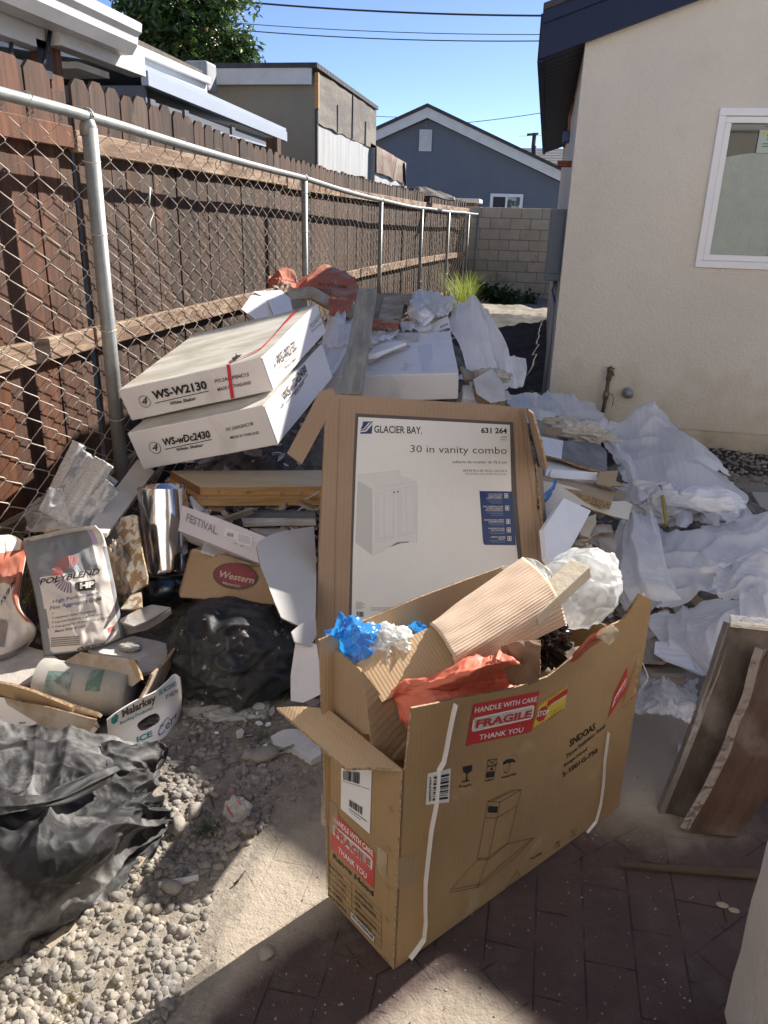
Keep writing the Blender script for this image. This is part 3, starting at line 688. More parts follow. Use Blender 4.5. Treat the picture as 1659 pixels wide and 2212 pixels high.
tubeo('hanging_wire', [(XW-.02, 6.9, 2.45), (XW-.04, 6.88, 2.3), (XW-.03, 6.9, 2.2), (XW-.06, 6.9, 2.1)], .009, copper, hs)
box('wire_cap', (XW-.075, 6.85, 2.13), (XW-.02, 6.93, 2.22), navy_l, hs, bev=.012)
# gas pipe and vent on the front wall
pz = lambda u, v: Yp(u, v, YW-.06)
gp = tubeo('gas_pipe', [pz(1300, 900), pz(1309, 855), pz(1317, 803)], .014, rust, hs)
tubeo('pipe_union', [pz(1307, 862), pz(1311, 845)], .021, brass, gp); tubeo('pipe_coupling', [pz(1314, 822), pz(1317, 806)], .019, rust, gp)
tubeo('pipe_elbow', [pz(1317, 803), pz(1318, 795), pz(1322, 792)], .020, brass, gp); tubeo('valve_handle', [pz(1313, 794), pz(1328, 797)], .006, rust, gp)
tubeo('valve_outlet', [pz(1321, 800), pz(1323, 812)], .014, rust, gp)
tubeo('bonding_wire', [pz(1311, 850), pz(1323, 852), pz(1326, 864), pz(1322, 878)], .003, copper, gp)
vp = Yp(1356, 847, YW); tubeo('vent_stub', [(vp.x, YW+.01, vp.z), (vp.x, YW-.05, vp.z)], .038, grey_pvc, hs, seg=20)
tubeo('vent_cap', [(vp.x, YW-.0505, vp.z), (vp.x, YW-.062, vp.z)], .030, galv, hs, seg=20)
# house wall end close to the camera at the right
cA = Z(1560, 2175, 0)
bm = bmesh.new(); XL, YB = cA.x, cA.y
nzv = 40
rows = []
for i in range(nzv+1):
    z = -.02+2.6*i/nzv; j = .006*noise.noise(Vector((z*9, 1, 0)))
    if z < .09: j -= .012*(noise.noise(Vector((z*60, 4, 0)))+.2)
    rows.append([bm.verts.new((XL-j, YB-.33, z)), bm.verts.new((XL-j, YB-.012, z)), bm.verts.new((XL-j+.010, YB, z)), bm.verts.new((XL+3.0, YB, z)), bm.verts.new((XL+3.0, YB-.33, z))])
for a, b in zip(rows, rows[1:]):
    for k in range(5): bm.faces.new((a[k], a[(k+1) % 5], b[(k+1) % 5], b[k]))
bm.faces.new(rows[-1])
wp = tag(bmo('stucco_wall', bm, M_('cream_stucco', (.52, .475, .43), .92, var=(.47, .42, .37), vs=6, bump=.005, bs=45, dust=(.33, .22, .14), ds=11, dlo=.70, dhi=.73), smooth=False), 'cream stucco wall end with a chipped foot at the lower right edge', 'wall')
# unseen house added behind the viewpoint: its sunlit wall bounces light into the yard
bk = thing('unseen_bounce_house', 'unseen cream house added behind the viewpoint to bounce light', 'house', (1, -3, 0))
cream = MAT['cream_stucco']
box('wall', (-3.4, -3.0, 0), (7.5, -1.25, 4.9), M_('light_stucco', (.76, .71, .63), .9, var=(.72, .67, .59), vs=3, bump=.004, bs=45), bk)
bm = bmesh.new(); v = [bm.verts.new(p) for p in ((-3.6, -1.05, 4.9), (8.0, -1.05, 4.9), (8.0, -3.4, 5.7), (-3.6, -3.4, 5.7))]; f = bm.faces.new(v)
r_ = bmesh.ops.extrude_face_region(bm, geom=[f]); bmesh.ops.translate(bm, verts=[v for v in r_['geom'] if isinstance(v, bmesh.types.BMVert)], vec=(0, 0, .12)); bmo('roof', bm, shingle, bk)
box('sky_blocker_roof', (.40, -1.24, 2.62), (3.6, 1.15, 2.74), white_paint, bk)  # unseen overhang added to keep sky light off the near patio

# ================================================================ BLOCK WALL
bw = thing('block_wall', 'tan concrete block wall closing the far end of the side yard', 'wall', (0, 16.9, 0))
YB2 = 16.8
box('mortar_bed', (-2.4, YB2+.012, 0), (4.0, YB2+.18, 1.845), mortar, bw)
bm = bmesh.new(); r2 = random.Random(8)
for c_ in range(9):
    z = .012+c_*.2055; off = .2 if c_ % 2 else 0
    for k in range(-7, 12):
        x = k*.405+off-.12; jy = r2.uniform(0, .006)
        addbox(bm, (x+.006, YB2+jy, z+.006), (x+.399, YB2+.17, z+.199), bev=.008)
bmo('blocks', bm, block, bw)
# ================================================================ SLATE-BLUE GABLE HOUSE
YH = 24.0
bh = thing('gable_house', 'slate blue stucco house with white gable trim beyond the block wall', 'house', (-2, 27, 0))
hp = lambda u, v, y=YH: Yp(u, v, y)
apx, rgt, lft = hp(926, 258), hp(1206, 392), hp(800, 312)
poly = [(lft.x-1.6, 0), (rgt.x+2.2, 0), (rgt.x+2.2, rgt.z-.9), (rgt.x, rgt.z), (apx.x, apx.z), (lft.x, lft.z), (lft.x-1.6, lft.z-.75)]
bm = bmesh.new(); f = bm.faces.new([bm.verts.new((x, YH, z)) for x, z in poly]); bmo('wall', bm, blue_stucco, bh)
def strip(name, a, b, h, th, y, mat, par, dz=0, depth=None):
    bm = bmesh.new(); v = [bm.verts.new(p) for yy in (y, y+(depth or th)) for p in ((a.x, yy, a.z+dz), (b.x, yy, b.z+dz), (b.x, yy, b.z+dz+h), (a.x, yy, a.z+dz+h))]
    for q in ((0, 1, 2, 3), (7, 6, 5, 4), (0, 4, 5, 1), (3, 2, 6, 7), (0, 3, 7, 4), (1, 5, 6, 2)): bm.faces.new([v[i] for i in q])
    return bmo(name, bm, mat, par)
l2 = hp(770, 327); r3 = hp(1290, 431)
strip('gable_trim', l2, hp(926, 257), .26, .06, YH-.30, white_paint, bh); strip('gable_trim', hp(926, 257), r3, .26, .06, YH-.30, white_paint, bh)
strip('roof', l2, hp(926, 257), .09, .06, YH-.36, shingle, bh, .262, 7); strip('roof', hp(926, 257), r3, .09, .06, YH-.36, shingle, bh, .262, 7)
a, b = hp(907, 280), hp(932, 327)
vt = box('gable_vent', (a.x, YH-.05, b.z), (b.x, YH-.02, a.z), white_paint, bh)
bm = bmesh.new()
for k in range(8):
    z = b.z+.06+k*(a.z-b.z-.1)/8; addbox(bm, (a.x+.05, YH-.095, z), (b.x-.05, YH-.052, z+.045))
bmo('louvres', bm, white_paint, vt)
a, b = hp(1060, 418), hp(1128, 452)
wn2 = thing('window', None, None, (b.x, YH, b.z)); wn2.parent = bh; wn2.matrix_parent_inverse = WM(bh).inverted()
bm = bmesh.new(); fr(bm, a.x, b.x, b.z-.35, a.z, .085, YH-.06, YH+.02); addbox(bm, ((a.x+b.x)/2-.03, YH-.055, b.z-.26), ((a.x+b.x)/2+.03, YH, a.z-.085)); bmo('frame', bm, vinyl, wn2)
box('pane', (a.x+.08, YH-.03, b.z-.27), ((a.x+b.x)/2-.03, YH-.02, a.z-.08), black, wn2)
box('pane', ((a.x+b.x)/2+.03, YH-.03, b.z-.27), (b.x-.08, YH-.02, a.z-.08), M_('patterned_window_glass', (.42, .47, .45), .3, var=(.04, .07, .06), vs=5, vd=1, vlo=.45, vhi=.55), wn2)
a = hp(1001, 275); 
tubeo('vent_pipe', [hp(948, 266, YH+.3), hp(948, 256, YH+.3)], .075, shingle, bh); tubeo('vent_pipe', [hp(1030, 300, YH+.5), hp(1030, 288, YH+.5)], .09, grey_pvc, bh); tubeo('vent_pipe', [hp(1152, 350, YH+1), hp(1154, 315, YH+1)], .07, shingle, bh)
tubeo('attic_cable', [hp(921, 262, YH-.33), hp(916, 268, YH-.33), hp(922, 272, YH-.33)], .02, ink_g, bh)
# roof behind
p1, p2 = Yp(1085, 320, 33), Yp(1215, 322, 33); p3 = Yp(1085, 372, 30)
nr = thing('shingled_house', 'house with grey shingle roof behind the slate blue gable house', 'house', (1, 33, 0))
bm = bmesh.new(); bm.faces.new([bm.verts.new(p) for p in ((p1.x-1, 28, p1.z-2.2), (p2.x+3, 28, p1.z-2.2), (p2.x+3, 33, p1.z), (p1.x-1, 33, p1.z))]); bm.faces.new([bm.verts.new(p) for p in ((p1.x-1, 38, p1.z-2.2), (p2.x+3, 38, p1.z-2.2), (p2.x+3, 33, p1.z+.01), (p1.x-1, 33, p1.z+.01))])
bmo('roof', bm, M_('grey_shingles', (.15, .15, .165), .9, var=(.09, .09, .10), vs=7, isl=0, wave=('Y', 1.3, 1.0, .35, .01), bump=.01, bs=20), nr)
box('wall', (p1.x-.9, 28.4, 0), (p2.x+2.8, 37.6, p1.z-2.0), blue_stucco, nr)
# utility pole
up = thing('utility_pole', 'thin wooden utility pole with crossarm on the skyline', 'utility pole', Yp(1150, 330, 62)-Vector((0, 0, Yp(1150, 330, 62).z)))
a = Yp(1148, 340, 62); tubeo('pole', [(a.x, 62, 0), (a.x+.08, 62, Yp(1150, 287, 62).z)], .15, bark, up); strip('crossarm', Yp(1138, 293, 61.8), Yp(1163, 291, 61.8), .14, .12, 61.8, bark, up)
tubeo('insulator', [Yp(1142, 290, 61.8), Yp(1142, 288, 61.8)], .05, bark, up); tubeo('insulator', [Yp(1157, 290, 61.8), Yp(1157, 288, 61.8)], .05, bark, up)
# power lines
for (u0, v0, u1, v1, y, r_, sag, lb) in ((420, -6, 1260, 34, 19, .020, .10, 'thickest power line, highest across the sky'), (440, 44, 1260, 74, 21, .009, .10, 'thin power line, upper one of the close pair'), (440, 58, 1260, 87, 21, .0125, .12, 'thin power line, lower one of the close pair'),
                                        (780, 249, 940, 253, 46, .016, .05, 'short wire between the felt-clad shed and the gable peak'), (950, 270, 1260, 228, 46, .018, .1, 'rising wire above the gable house roof'), (1120, 294, 1260, 280, 61.8, .012, .1, 'faint wire reaching the utility pole')):
    a, b = Yp(u0, v0, y), Yp(u1, v1, y); pts = [a.lerp(b, i/16)-Vector((0, 0, sag*(4*(i/16)*(1-i/16))))*1 for i in range(17)]
    tag(tubeo('power_line', pts, r_, black, seg=5), lb, 'power line', 'wires crossing the sky')
# ================================================================ CHAIN LINK FENCE
cl = thing('chain_link_fence', 'galvanised chain link fence running down the left side', 'fence', (-1.87, 3, 0))
YS, YE = .6, 16.75
pts = [(chain_x(y) if y > 3.17 else -1.865, y, rail_z(y)-.012*math.sin(math.pi*((y-3.17)/3.05 % 1))) for y in [YS+.4*i for i in range(int((YE-YS)/.4)+1)]]+[(chain_x(YE), YE, rail_z(YE))]
tubeo('top_rail', pts, .0215, galv, cl, seg=12)
for k, y in enumerate((.12+.6, 3.17, 6.2, 9.2, 11.8, 14.0, 16.0, 16.72)):
    x = chain_x(y) if y > 3.17 else -1.865; R_ = .032 if k in (1,) else .024; zt = rail_z(y)-(.045 if k == 1 else .02)
    if k == 0: continue
    po = tubeo('post', [(x, y, -.05), (x+(0.004 if k == 1 else 0), y, zt)], R_, galv, cl, seg=14)
    if k == 1:
        tubeo('post_cap', [(x, y, zt-.03), (x, y, zt+.005), (x, y, zt+.03), (x, y, zt+.06)], .036, galv, po, seg=14, rr=[.0345, .0345, .026, .006])
    bm = bmesh.new()
    for z in ([.25, .62, 1.02, 1.42, 1.70] if k < 4 else [.7, 1.3]):
        tube(bm, [(x+(R_+.003)*math.cos(a*.5236), y+(R_+.003)*math.sin(a*.5236), z+.004*math.sin(a*1.1)) for a in range(13)], .0025, 4, False)
    bmo('tie_wires', bm, wire, po)
    bm = bmesh.new()
    tube(bm, [(x+.027*math.cos(a*.5236), y, rail_z(y)+.027*math.sin(a*.5236)) for a in range(13)], .005, 5, False); bmo('rail_band', bm, galv, po)
# the woven wires
PW, PH = .088, .102
bm = bmesh.new(); n = int((16.6-1.3)/ (PW/1.0))
V, Fc = [], []
def wire_tube(pts, r, seg):
    base = len(V)
    for i, p in enumerate(pts):
        for k in range(seg):
            a = 2*math.pi*k/seg; V.append((p[0]+r*math.cos(a), p[1]+r*math.sin(a)*.8, p[2]+r*.6*math.sin(a)))
    for i in range(len(pts)-1):
        for k in range(seg):
            Fc.append((base+i*seg+k, base+i*seg+(k+1) % seg, base+(i+1)*seg+(k+1) % seg, base+(i+1)*seg+k))
r3_ = random.Random(3)
for w_ in range(n):
    y0 = 1.3+w_*PW; s = 1 if w_ % 2 else -1
    near_ = y0 < 7; seg = 4 if near_ else 3; zt = rail_z(y0)-.045
    dx_ = .010*noise.noise(Vector((y0*.8, 0, 2))); pl_ = []
    m = int((zt-.03)/(PH/2))
    for i in range(m+1):
        side = 1 if (i % 2) else -1; side *= 1 if w_ % 2 == 0 else -1
        z = zt-i*PH/2
        bul = .012*noise.noise(Vector((y0*1.5, z*1.8, 7)))
        yy = y0+side*PW/2*1.06+.006*noise.noise(Vector((y0*2, z*3, 1))); x = chain_x(yy) if yy > 3.17 else -1.865
        x += -.024+dx_+bul
        o = .0022*side
        if near_:
            pl_ += [(x-o, yy-side*.003, z+.0052), (x+o, yy-side*.003, z-.0052)]
        else: pl_ += [(x, yy, z)]
    if not pl_: continue
    tp = pl_[0]; pl_ = [(tp[0], tp[1]+.004, tp[2]+.022), (tp[0], tp[1]+.010, tp[2]+.008)]+pl_
    wire_tube(pl_, .0026 if near_ else .0021, seg)
o = mesh('wire_mesh', V, Fc, wire, cl, smooth=True)
bm = bmesh.new()
for y in (1.95, 2.32, 2.78, 3.62, 4.05, 4.5, 4.98, 5.5, 7, 7.8, 8.5, 10, 11, 12.6, 13.4, 15):
    x = chain_x(y) if y > 3.17 else -1.865; z = rail_z(y)
    tube(bm, [(x+.025*math.cos(a*.5), y+.004*a/6, z+.025*math.sin(a*.5)) for a in range(11)]+[(x-.02, y+.02, z-.05), (x-.024, y+.035, z-.085)], .0026, 4, False)
bmo('rail_ties', bm, wire, cl)
# string hanging in the mesh
tag(tubeo('knotted_string', [Xp(325, 405, -1.85), Xp(322, 440, -1.84), Xp(331, 462, -1.84), Xp(324, 480, -1.83), Xp(330, 515, -1.84)], .004, paper, seg=5), 'knotted white string hanging in the chain link between the two nearest posts', 'string')

# ================================================================ WOODEN FENCE
wf = thing('wooden_fence', 'brown dog-eared wooden fence behind the chain link', 'fence', (-2.1, 3, 0))
def wood_x(y): return (chain_x(y) if y > 3.17 else -1.865)-.215
r5 = random.Random(5)
def pick(y0, y1, zt, x, seed, dz):
    bm_.verts.ensure_lookup_table()
    e = .034; j = r5.uniform(-.004, .004); lean = r5.uniform(-.006, .006)
    prof = [(y0, .02), (y1, .02), (y1+lean, zt-e-.004), (y1-e*1.05+lean, zt), (y0+e*1.05+lean, zt), (y0+lean, zt-e)]
    a = [bm_.verts.new((x+j, y, z)) for y, z in prof]; b = [bm_.verts.new((x+j-.016, y, z)) for y, z in prof]
    bm_.faces.new(a); bm_.faces.new(b[::-1])
    for i in range(6): bm_.faces.new((a[i], b[i], b[(i+1) % 6], a[(i+1) % 6]))
PT = [(1.0, 2.07), (2.99, 2.075), (3.40, 2.085), (3.41, 2.055), (4.58, 2.05), (5.27, 2.015), (6.4, 1.97), (11.4, 1.965), (16.7, 1.96)]
y = 1.0; fams = [(1.0, 3.40, picket, 'new_pickets'), (3.43, 16.7, picket_old, 'weathered_pickets')]
for ya, yb, mt_, nm in fams:
    bm_ = bmesh.new(); y = ya
    while y < yb:
        wd = r5.uniform(.132, .142) if nm != 'new_pickets' else .180*.95
        if y+wd > yb+.03: break
        zt = lerp_tab(PT, y+.05)+r5.uniform(-.012, .012); x = wood_x(y)
        pick(y, y+wd, zt, x, 0, 0); y += wd+r5.uniform(.001, .006)
    bmo(nm, bm_, mt_, wf)
for nm, za_, zb_ in (('top_stringer', 1.763, 1.852), ('middle_stringer', .905, 1.0), ('bottom_stringer', .22, .31)):
    segs = [(1.0, 3.34), (3.36, 6.3), (6.32, 9.3), (9.32, 12.3), (12.32, 14.6), (14.62, 16.7)]
    for i, (a, b) in enumerate(segs):
        x = wood_x(a); x2 = wood_x(b); bm = bmesh.new(); dz = -.012 if (i and za_ > 1.5) else 0; dz += -.02*(za_ > 1.5)*(i > 1)
        v = [bm.verts.new(p) for p in ((x+.004, a, za_+dz), (x+.043, a, za_+dz), (x+.043, a, zb_+dz), (x+.004, a, zb_+dz), (x2+.004, b, za_+dz), (x2+.043, b, za_+dz), (x2+.043, b, zb_+dz), (x2+.004, b, zb_+dz))]
        for q in ((0, 1, 2, 3), (7, 6, 5, 4), (0, 4, 5, 1), (1, 5, 6, 2), (2, 6, 7, 3), (3, 7, 4, 0)): bm.faces.new([v[k] for k in q])
        bmesh.ops.bevel(bm, geom=[e for e in bm.edges], offset=.004, segments=1, affect='EDGES')
        bmo('stringer', bm, stringer if (i or za_ < 1.5) else picket, wf)
for yy in (3.35, 6.31, 9.31, 12.31, 14.6):
    x = wood_x(yy); box('fence_post', (x-.11, yy-.045, 0), (x-.018, yy+.045, 1.99 if yy != 6.31 else 2.09), picket_old, wf)

# ================================================================ LEFT NEIGHBOURS
pc = thing('patio_cover', 'white painted patio cover with gutter above the fence, top left', 'patio cover', (-2.5, 2.6, 0))
XG = -2.22
# gutter: k-style profile swept along Y
ge = Xp(291, 60, XG+.06); gz = ge.z
prof = [(-.10, .015), (.035, .018), (.045, .012), (.040, -.018), (.022, -.034), (.018, -.062), (-.012, -.098), (-.10, -.10)]
bm = bmesh.new(); y1 = ge.y; rings = []
for yy in (-.5, y1): rings.append([bm.verts.new((XG+.05+x*1.15, yy, gz+z*1.25)) for x, z in prof])
for k in range(len(prof)-1): bm.faces.new((rings[0][k], rings[0][k+1], rings[1][k+1], rings[1][k]))
bm.faces.new(rings[1][::-1]); bm.faces.new(rings[0]); bmo('gutter', bm, white_gutter, pc)
f0 = Xp(206, 78, XG-.055)
def beam(name, x, pa_, pb_, th, mat, par, y0=None):
    """board whose outer face lies on x: pa_ = px of the lower near corner, upper and lower far corners"""
    a, b, c = [Xp(u, v, x) for u, v in pb_]; 
    return box(name, (x-th, y0 if y0 is not None else Xp(*pa_, x).y, (a.z+b.z)/2 if False else b.z), (x, a.y, a.z), mat, par, bev=.004)
xf = XG-.07
a, b = Xp(222, 76, xf), Xp(214, 104, xf); box('fascia', (xf-.03, -.5, b.z), (xf, a.y, gz-.02), white_wood, pc, bev=.003)
xb = XG-.03
a, b = Xp(312, 114, xb), Xp(314, 166, xb); box('beam', (xb-.09, Xp(132, 82, xb).y, b.z), (xb, a.y, a.z+.02), white_wood, pc, bev=.005)
xh = XG-.10
a, b = Xp(96, 55, xh), Xp(92, 101, xh); box('header', (xh-.09, -.5, b.z-.01), (xh, a.y, a.z+.02), white_paint, pc, bev=.004)
py_ = Xp(115, 150, xh-.02); box('post', (xh-.10, py_.y-.05, 1.2), (xh-.005, py_.y+.055, b.z+.08), picket, pc, bev=.004)
box('strap_plate', (xh-.004, py_.y-.14, py_.z-.05), (xh+.000, py_.y-.04, py_.z+.10), black, pc)
tubeo('strap', [Xp(108, 66, xh+.02), Xp(104, 100, xh+.025), Xp(94, 135, xh+.02), Xp(86, 150, xh+.01)], .010, black, pc, seg=6)
tubeo('strap', [Xp(24, 92, xh+.01), Xp(24, 110, xh+.01), Xp(22, 150, xh+.01)], .009, black, pc, seg=6)
box('rafter_end', (xh-.5, Xp(8, 110, xh-.03).y, 2.0), (xh-.03, Xp(20, 110, xh-.03).y, 2.12), white_wood, pc); box('rafter_end', (xh-.5, Xp(30, 110, xh-.03).y, 2.0), (xh-.03, Xp(50, 110, xh-.03).y, 2.13), white_wood, pc)
box('roof_deck', (-5.5, -.5, gz+.02), (XG-.05, y1-.06, gz+.05), white_paint, pc)
box('soffit_panel', (XG-1.2, Xp(137, 140, xb-.2).y, Xp(160, 155, xb-.2).z), (xb-.12, Xp(205, 150, xb-.2).y, Xp(160, 155, xb-.2).z+.03), white_wood, pc)
# grey shed
gs = thing('grey_shed', 'dark blue grey shed with pale trim just beyond the fence', 'shed', (-3.4, 6.5, 0))
XS = -2.62
a, b = Xp(313, 152, XS), Xp(616, 285, XS); zt0, zt1 = a.z, b.z; yb0, yb1 = a.y+.05, b.y-.06
box('wall', (-4.8, yb0+.02, 0), (XS-.03, yb1, zt1-.10), grey_side, gs)
zz0, zz1 = Xp(330, 180, XS).z, Xp(612, 322, XS).z
strip_pts = [(a.y, a.z), (b.y, b.z)]
bm = bmesh.new(); v = [bm.verts.new(p) for x in (XS-.03, XS+.02) for p in ((x, a.y, a.z-.085), (x, b.y, b.z-.085), (x, b.y, b.z), (x, a.y, a.z))]
for q in ((0, 1, 2, 3), (7, 6, 5, 4), (0, 4, 5, 1), (3, 2, 6, 7), (0, 3, 7, 4), (1, 5, 6, 2)): bm.faces.new([v[i] for i in q])
bmo('eave_trim', bm, grey_trim, gs)
bm = bmesh.new(); v = [bm.verts.new(p) for p in ((XS, a.y-.02, a.z+.004), (XS, b.y+.03, b.z+.004), (-4.8, b.y+.03, b.z+.30), (-4.8, a.y-.02, a.z+.30))]; f = bm.faces.new(v)
r_ = bmesh.ops.extrude_face_region(bm, geom=[f]); bmesh.ops.translate(bm, verts=[v for v in r_['geom'] if isinstance(v, bmesh.types.BMVert)], vec=(0, 0, .03)); bmo('roof', bm, grey_trim, gs)
for yy in (yb0+.03, yb0+.55, yb0+1.45, yb1-.12):
    box('batten', (XS-.029, yy, 1.2), (XS-.016, yy+.07, zt1-.09), grey_side, gs)
zc = Xp(450, 265, XS).z
box('trim_line', (XS-.029, yb0+.5, zc-.05), (XS-.012, yb1-.05, zc-.035), grey_trim, gs)
box('gable_board', (-4.8, yb0-.01, zt1-.12), (XS-.03, yb0+.015, zt1-.02), grey_side, gs)
# house with brown shingles behind
sh = thing('brown_roofed_house', 'house with brown shingle roof and white eave behind the grey shed', 'house', (-5, 10, 0))
XR = -3.6
a, b, c = Xp(285, 92, XR), Xp(438, 165, XR), Xp(238, 60, XR)
bm = bmesh.new(); v = [bm.verts.new(p) for p in ((XR, c.y-2.5, b.z+.05), (XR, b.y, b.z), (XR-4, b.y, b.z+1.5), (XR-4, c.y-2.5, b.z+1.55))]; f = bm.faces.new(v)
r_ = bmesh.ops.extrude_face_region(bm, geom=[f]); bmesh.ops.translate(bm, verts=[v for v in r_['geom'] if isinstance(v, bmesh.types.BMVert)], vec=(0, 0, .05)); bmo('roof', bm, shingle_b, sh)
box('fascia', (XR-.04, c.y-2.5, b.z-.15), (XR+.02, b.y+.05, b.z-.02), white_gutter, sh); box('gutter', (XR+.02, c.y-2.5, b.z-.07), (XR+.07, b.y+.05, b.z-.0), white_gutter, sh, bev=.015)
box('wall', (XR-3.9, c.y-2, 0), (XR-.4, b.y-.3, b.z-.05), beige_ply, sh)
vv = Xp(448, 160, XR-.6); box('roof_vent', (XR-.9, vv.y, b.z+.1), (XR-.6, vv.y+.3, b.z+.42), grey_sheet, sh, bev=.03)
# beige shed with felt side
fs_ = thing('felt_clad_shed', 'tall beige plywood shed with patched roofing felt on its side', 'shed', (-4, 12, 0))
XB = -3.0
n0, n1 = Xp(684, 156, XB), Xp(811, 238, XB); YB0, YB1 = n0.y, n1.y; ZB = (n0.z+n1.z)/2
fl = Yp(400, 176, YB0)
box('front_wall', (fl.x-.6, YB0, 0), (XB-.02, YB0+.04, ZB-.05), beige_ply, fs_)
box('front_fascia', (fl.x-.8, YB0-.10, ZB-.16), (XB-.04, YB0-.06, ZB+.02), white_paint, fs_)
bm = bmesh.new(); nA = 26; rows = []
for i in range(nA+1):
    yy = YB0+(YB1-YB0)*i/nA; zb = Xp(684+(800-684)*0, 268, XB).z; 
    rows.append([bm.verts.new((XB+.02*noise.noise(Vector((yy*2, z, 0)))+.015, yy, z+(0 if k else .03*noise.noise(Vector((yy*3, 1, 1)))))) for k, z in enumerate([2.66+.02*j for j in [0]]+[2.75, 2.9, 3.05, ZB])])
for a_, b_ in zip(rows, rows[1:]):
    for k in range(4): bm.faces.new((a_[k], b_[k], b_[k+1], a_[k+1]))
bmo('roofing_felt', bm, tarpaper, fs_, smooth=True)
box('grey_sheeting', (XB-.015, YB0+.03, .5), (XB-.0, YB1-.10, 2.74), grey_sheet, fs_); box('side_wall', (XB-.06, YB0+.041, 0), (XB-.016, YB1, ZB-.06), beige_ply, fs_)
bm = bmesh.new()
for k in range(1, 4): addbox(bm, (XB+.020, YB0+(YB1-YB0)*k/4+.05, 2.66), (XB+.032, YB0+(YB1-YB0)*k/4+.08, ZB-.25*(k % 2)), None)
bmo('felt_seams', bm, black, fs_)
box('roof', (XB-4.2, YB0-.12, ZB+.02), (XB+.04, YB1+.05, ZB+.075), shingle, fs_)
box('corner_strip', (XB-.02, YB0-.03, ZB-.42), (XB+.03, YB0+.02, ZB-.02), lumber, fs_); box('corner_board', (XB-.02, YB0-.02, 0), (XB+.012, YB0+.029, ZB-.42), shingle, fs_)
f2 = thing('low_felt_shed', 'low shed with peeling reddish roofing felt beside the gable house', 'shed', (-3.2, 17, 0))
XC = -2.9
q0, q1 = Xp(812, 316, XC), Xp(874, 352, XC); zc0 = Xp(812, 378, XC).z
rows = []; bm = bmesh.new()
for i in range(15):
    t_ = i/14; yy = q0.y+(q1.y-q0.y)*t_; zt_ = q0.z+(q1.z-q0.z)*t_; zb_ = zt_-(q0.z-zc0)*.9
    rows.append([bm.verts.new((XC+.04*noise.noise(Vector((yy*1.5, z, 4)))+.02, yy, z)) for z in (zb_+.04*noise.noise(Vector((yy*2, 0, 0))), (zb_*2+zt_)/3, (zb_+2*zt_)/3, zt_)]+[bm.verts.new((XC-.35, yy, zt_+.18))])
for a_, b_ in zip(rows, rows[1:]):
    for k in range(4): bm.faces.new((a_[k], b_[k], b_[k+1], a_[k+1]))
bmo('roofing_felt', bm, tarpaper_b, f2, smooth=True)
bm = bmesh.new(); v = [bm.verts.new(p) for p in ((XC-.01, q0.y, .2), (XC-.01, q1.y, .2), (XC-.01, q1.y, q1.z-.02), (XC-.01, q0.y, q0.z-.02))]; f = bm.faces.new(v); r_ = bmesh.ops.extrude_face_region(bm, geom=[f]); bmesh.ops.translate(bm, verts=[v for v in r_['geom'] if isinstance(v, bmesh.types.BMVert)], vec=(-2.6, 0, 0)); bmo('wall', bm, grey_sheet, f2)
tubeo('corner_pipe', [Xp(873, 352, XC+.05), Xp(875, 395, XC+.05), Xp(880, 412, XC+.05)], .025, black, f2)
# things seen over the fence near the far end
bx = Xp(990, 440, -1.95)
sx = thing('small_white_shed', 'small white lean-to cabinet poking above the far end of the fence', 'shed', (-2.4, 15.6, 0))
YQ = 17.6
a, b = Yp(952, 432, YQ), Yp(1035, 452, YQ)
box('cabinet', (a.x, YQ, 0), (b.x-.10, YQ+.7, Yp(1010, 437, YQ).z), rust, sx); box('roof', (a.x-.1, YQ-.1, Yp(1010, 437.5, YQ).z), (b.x, YQ+.8, Yp(1010, 429, YQ).z), white_paint, sx, bev=.006)
o = drape('tarp', [[(888, 408, 13.6), (910, 404, 13.6), (945, 412, 13.6), (984, 428, 13.6)], [(885, 414, 13.3), (910, 414, 13.3), (945, 421, 13.3), (984, 431, 13.3)], [(885, 424, 13.0), (910, 426, 13.0), (945, 428, 13.0), (985, 434, 13.0)]], M_('brown_tarp', (.055, .035, .028), .6), nu=30, nv=16, amp=.03, ragged=.03, th=.01, seed=9)
tag(o, 'dark brown tarp showing above the fence pickets near the far end', 'tarp')
o = box('wood_block', (Yp(868, 0, 12.9).x, 12.9, 1.7), (Yp(888, 0, 12.9).x, 13.1, Yp(880, 401, 12.9).z), oldwood, bev=.006); tag(o, 'square timber stub above the pickets at the left of the brown tarp', 'timber')

# ================================================================ TREE
def leaves(name, N_, c, ax, lsz, mat, parent, seed, holes=.1, shell=.35, droop=.35, asp=.34):
    r = random.Random(seed); V, Fc = [], []
    k = 0
    while k < N_:
        d = Vector((r.gauss(0, 1), r.gauss(0, 1), r.gauss(0, 1))).normalized(); rr = (shell+(1-shell)*r.random())
        lump = 1+.30*noise.noise(d*2.0+Vector((seed, 0, 0)))+.16*noise.noise(d*5)
        p = Vector((d.x*ax[0], d.y*ax[1], d.z*ax[2]))*rr*lump
        if noise.noise(p*1.8+Vector((0, seed, 0))) < -.28+holes*.8: 
            if r.random() < .85: continue
        p += Vector(c); k += 1
        s = lsz*r.uniform(.6, 1.25)
        t = Vector((r.gauss(0, 1), r.gauss(0, 1), r.gauss(0, .6)-droop)).normalized(); n = t.cross(Vector((r.gauss(0, 1), r.gauss(0, 1), r.gauss(0, 1)))).normalized()
        m = t.cross(n); b = len(V)
        V += [p, p+t*s*.45+m*s*asp*.5+n*s*.05, p+t*s, p+t*s*.45-m*s*asp*.5+n*s*.05]; Fc += [(b, b+1, b+2), (b, b+2, b+3)]
    return mesh(name, V, Fc, mat, parent)
tc_ = Yp(392, 20, 14.0)
tr = thing('tree', 'leafy green tree rising behind the roofs at the top left', 'tree', (tc_.x, tc_.y, 0))
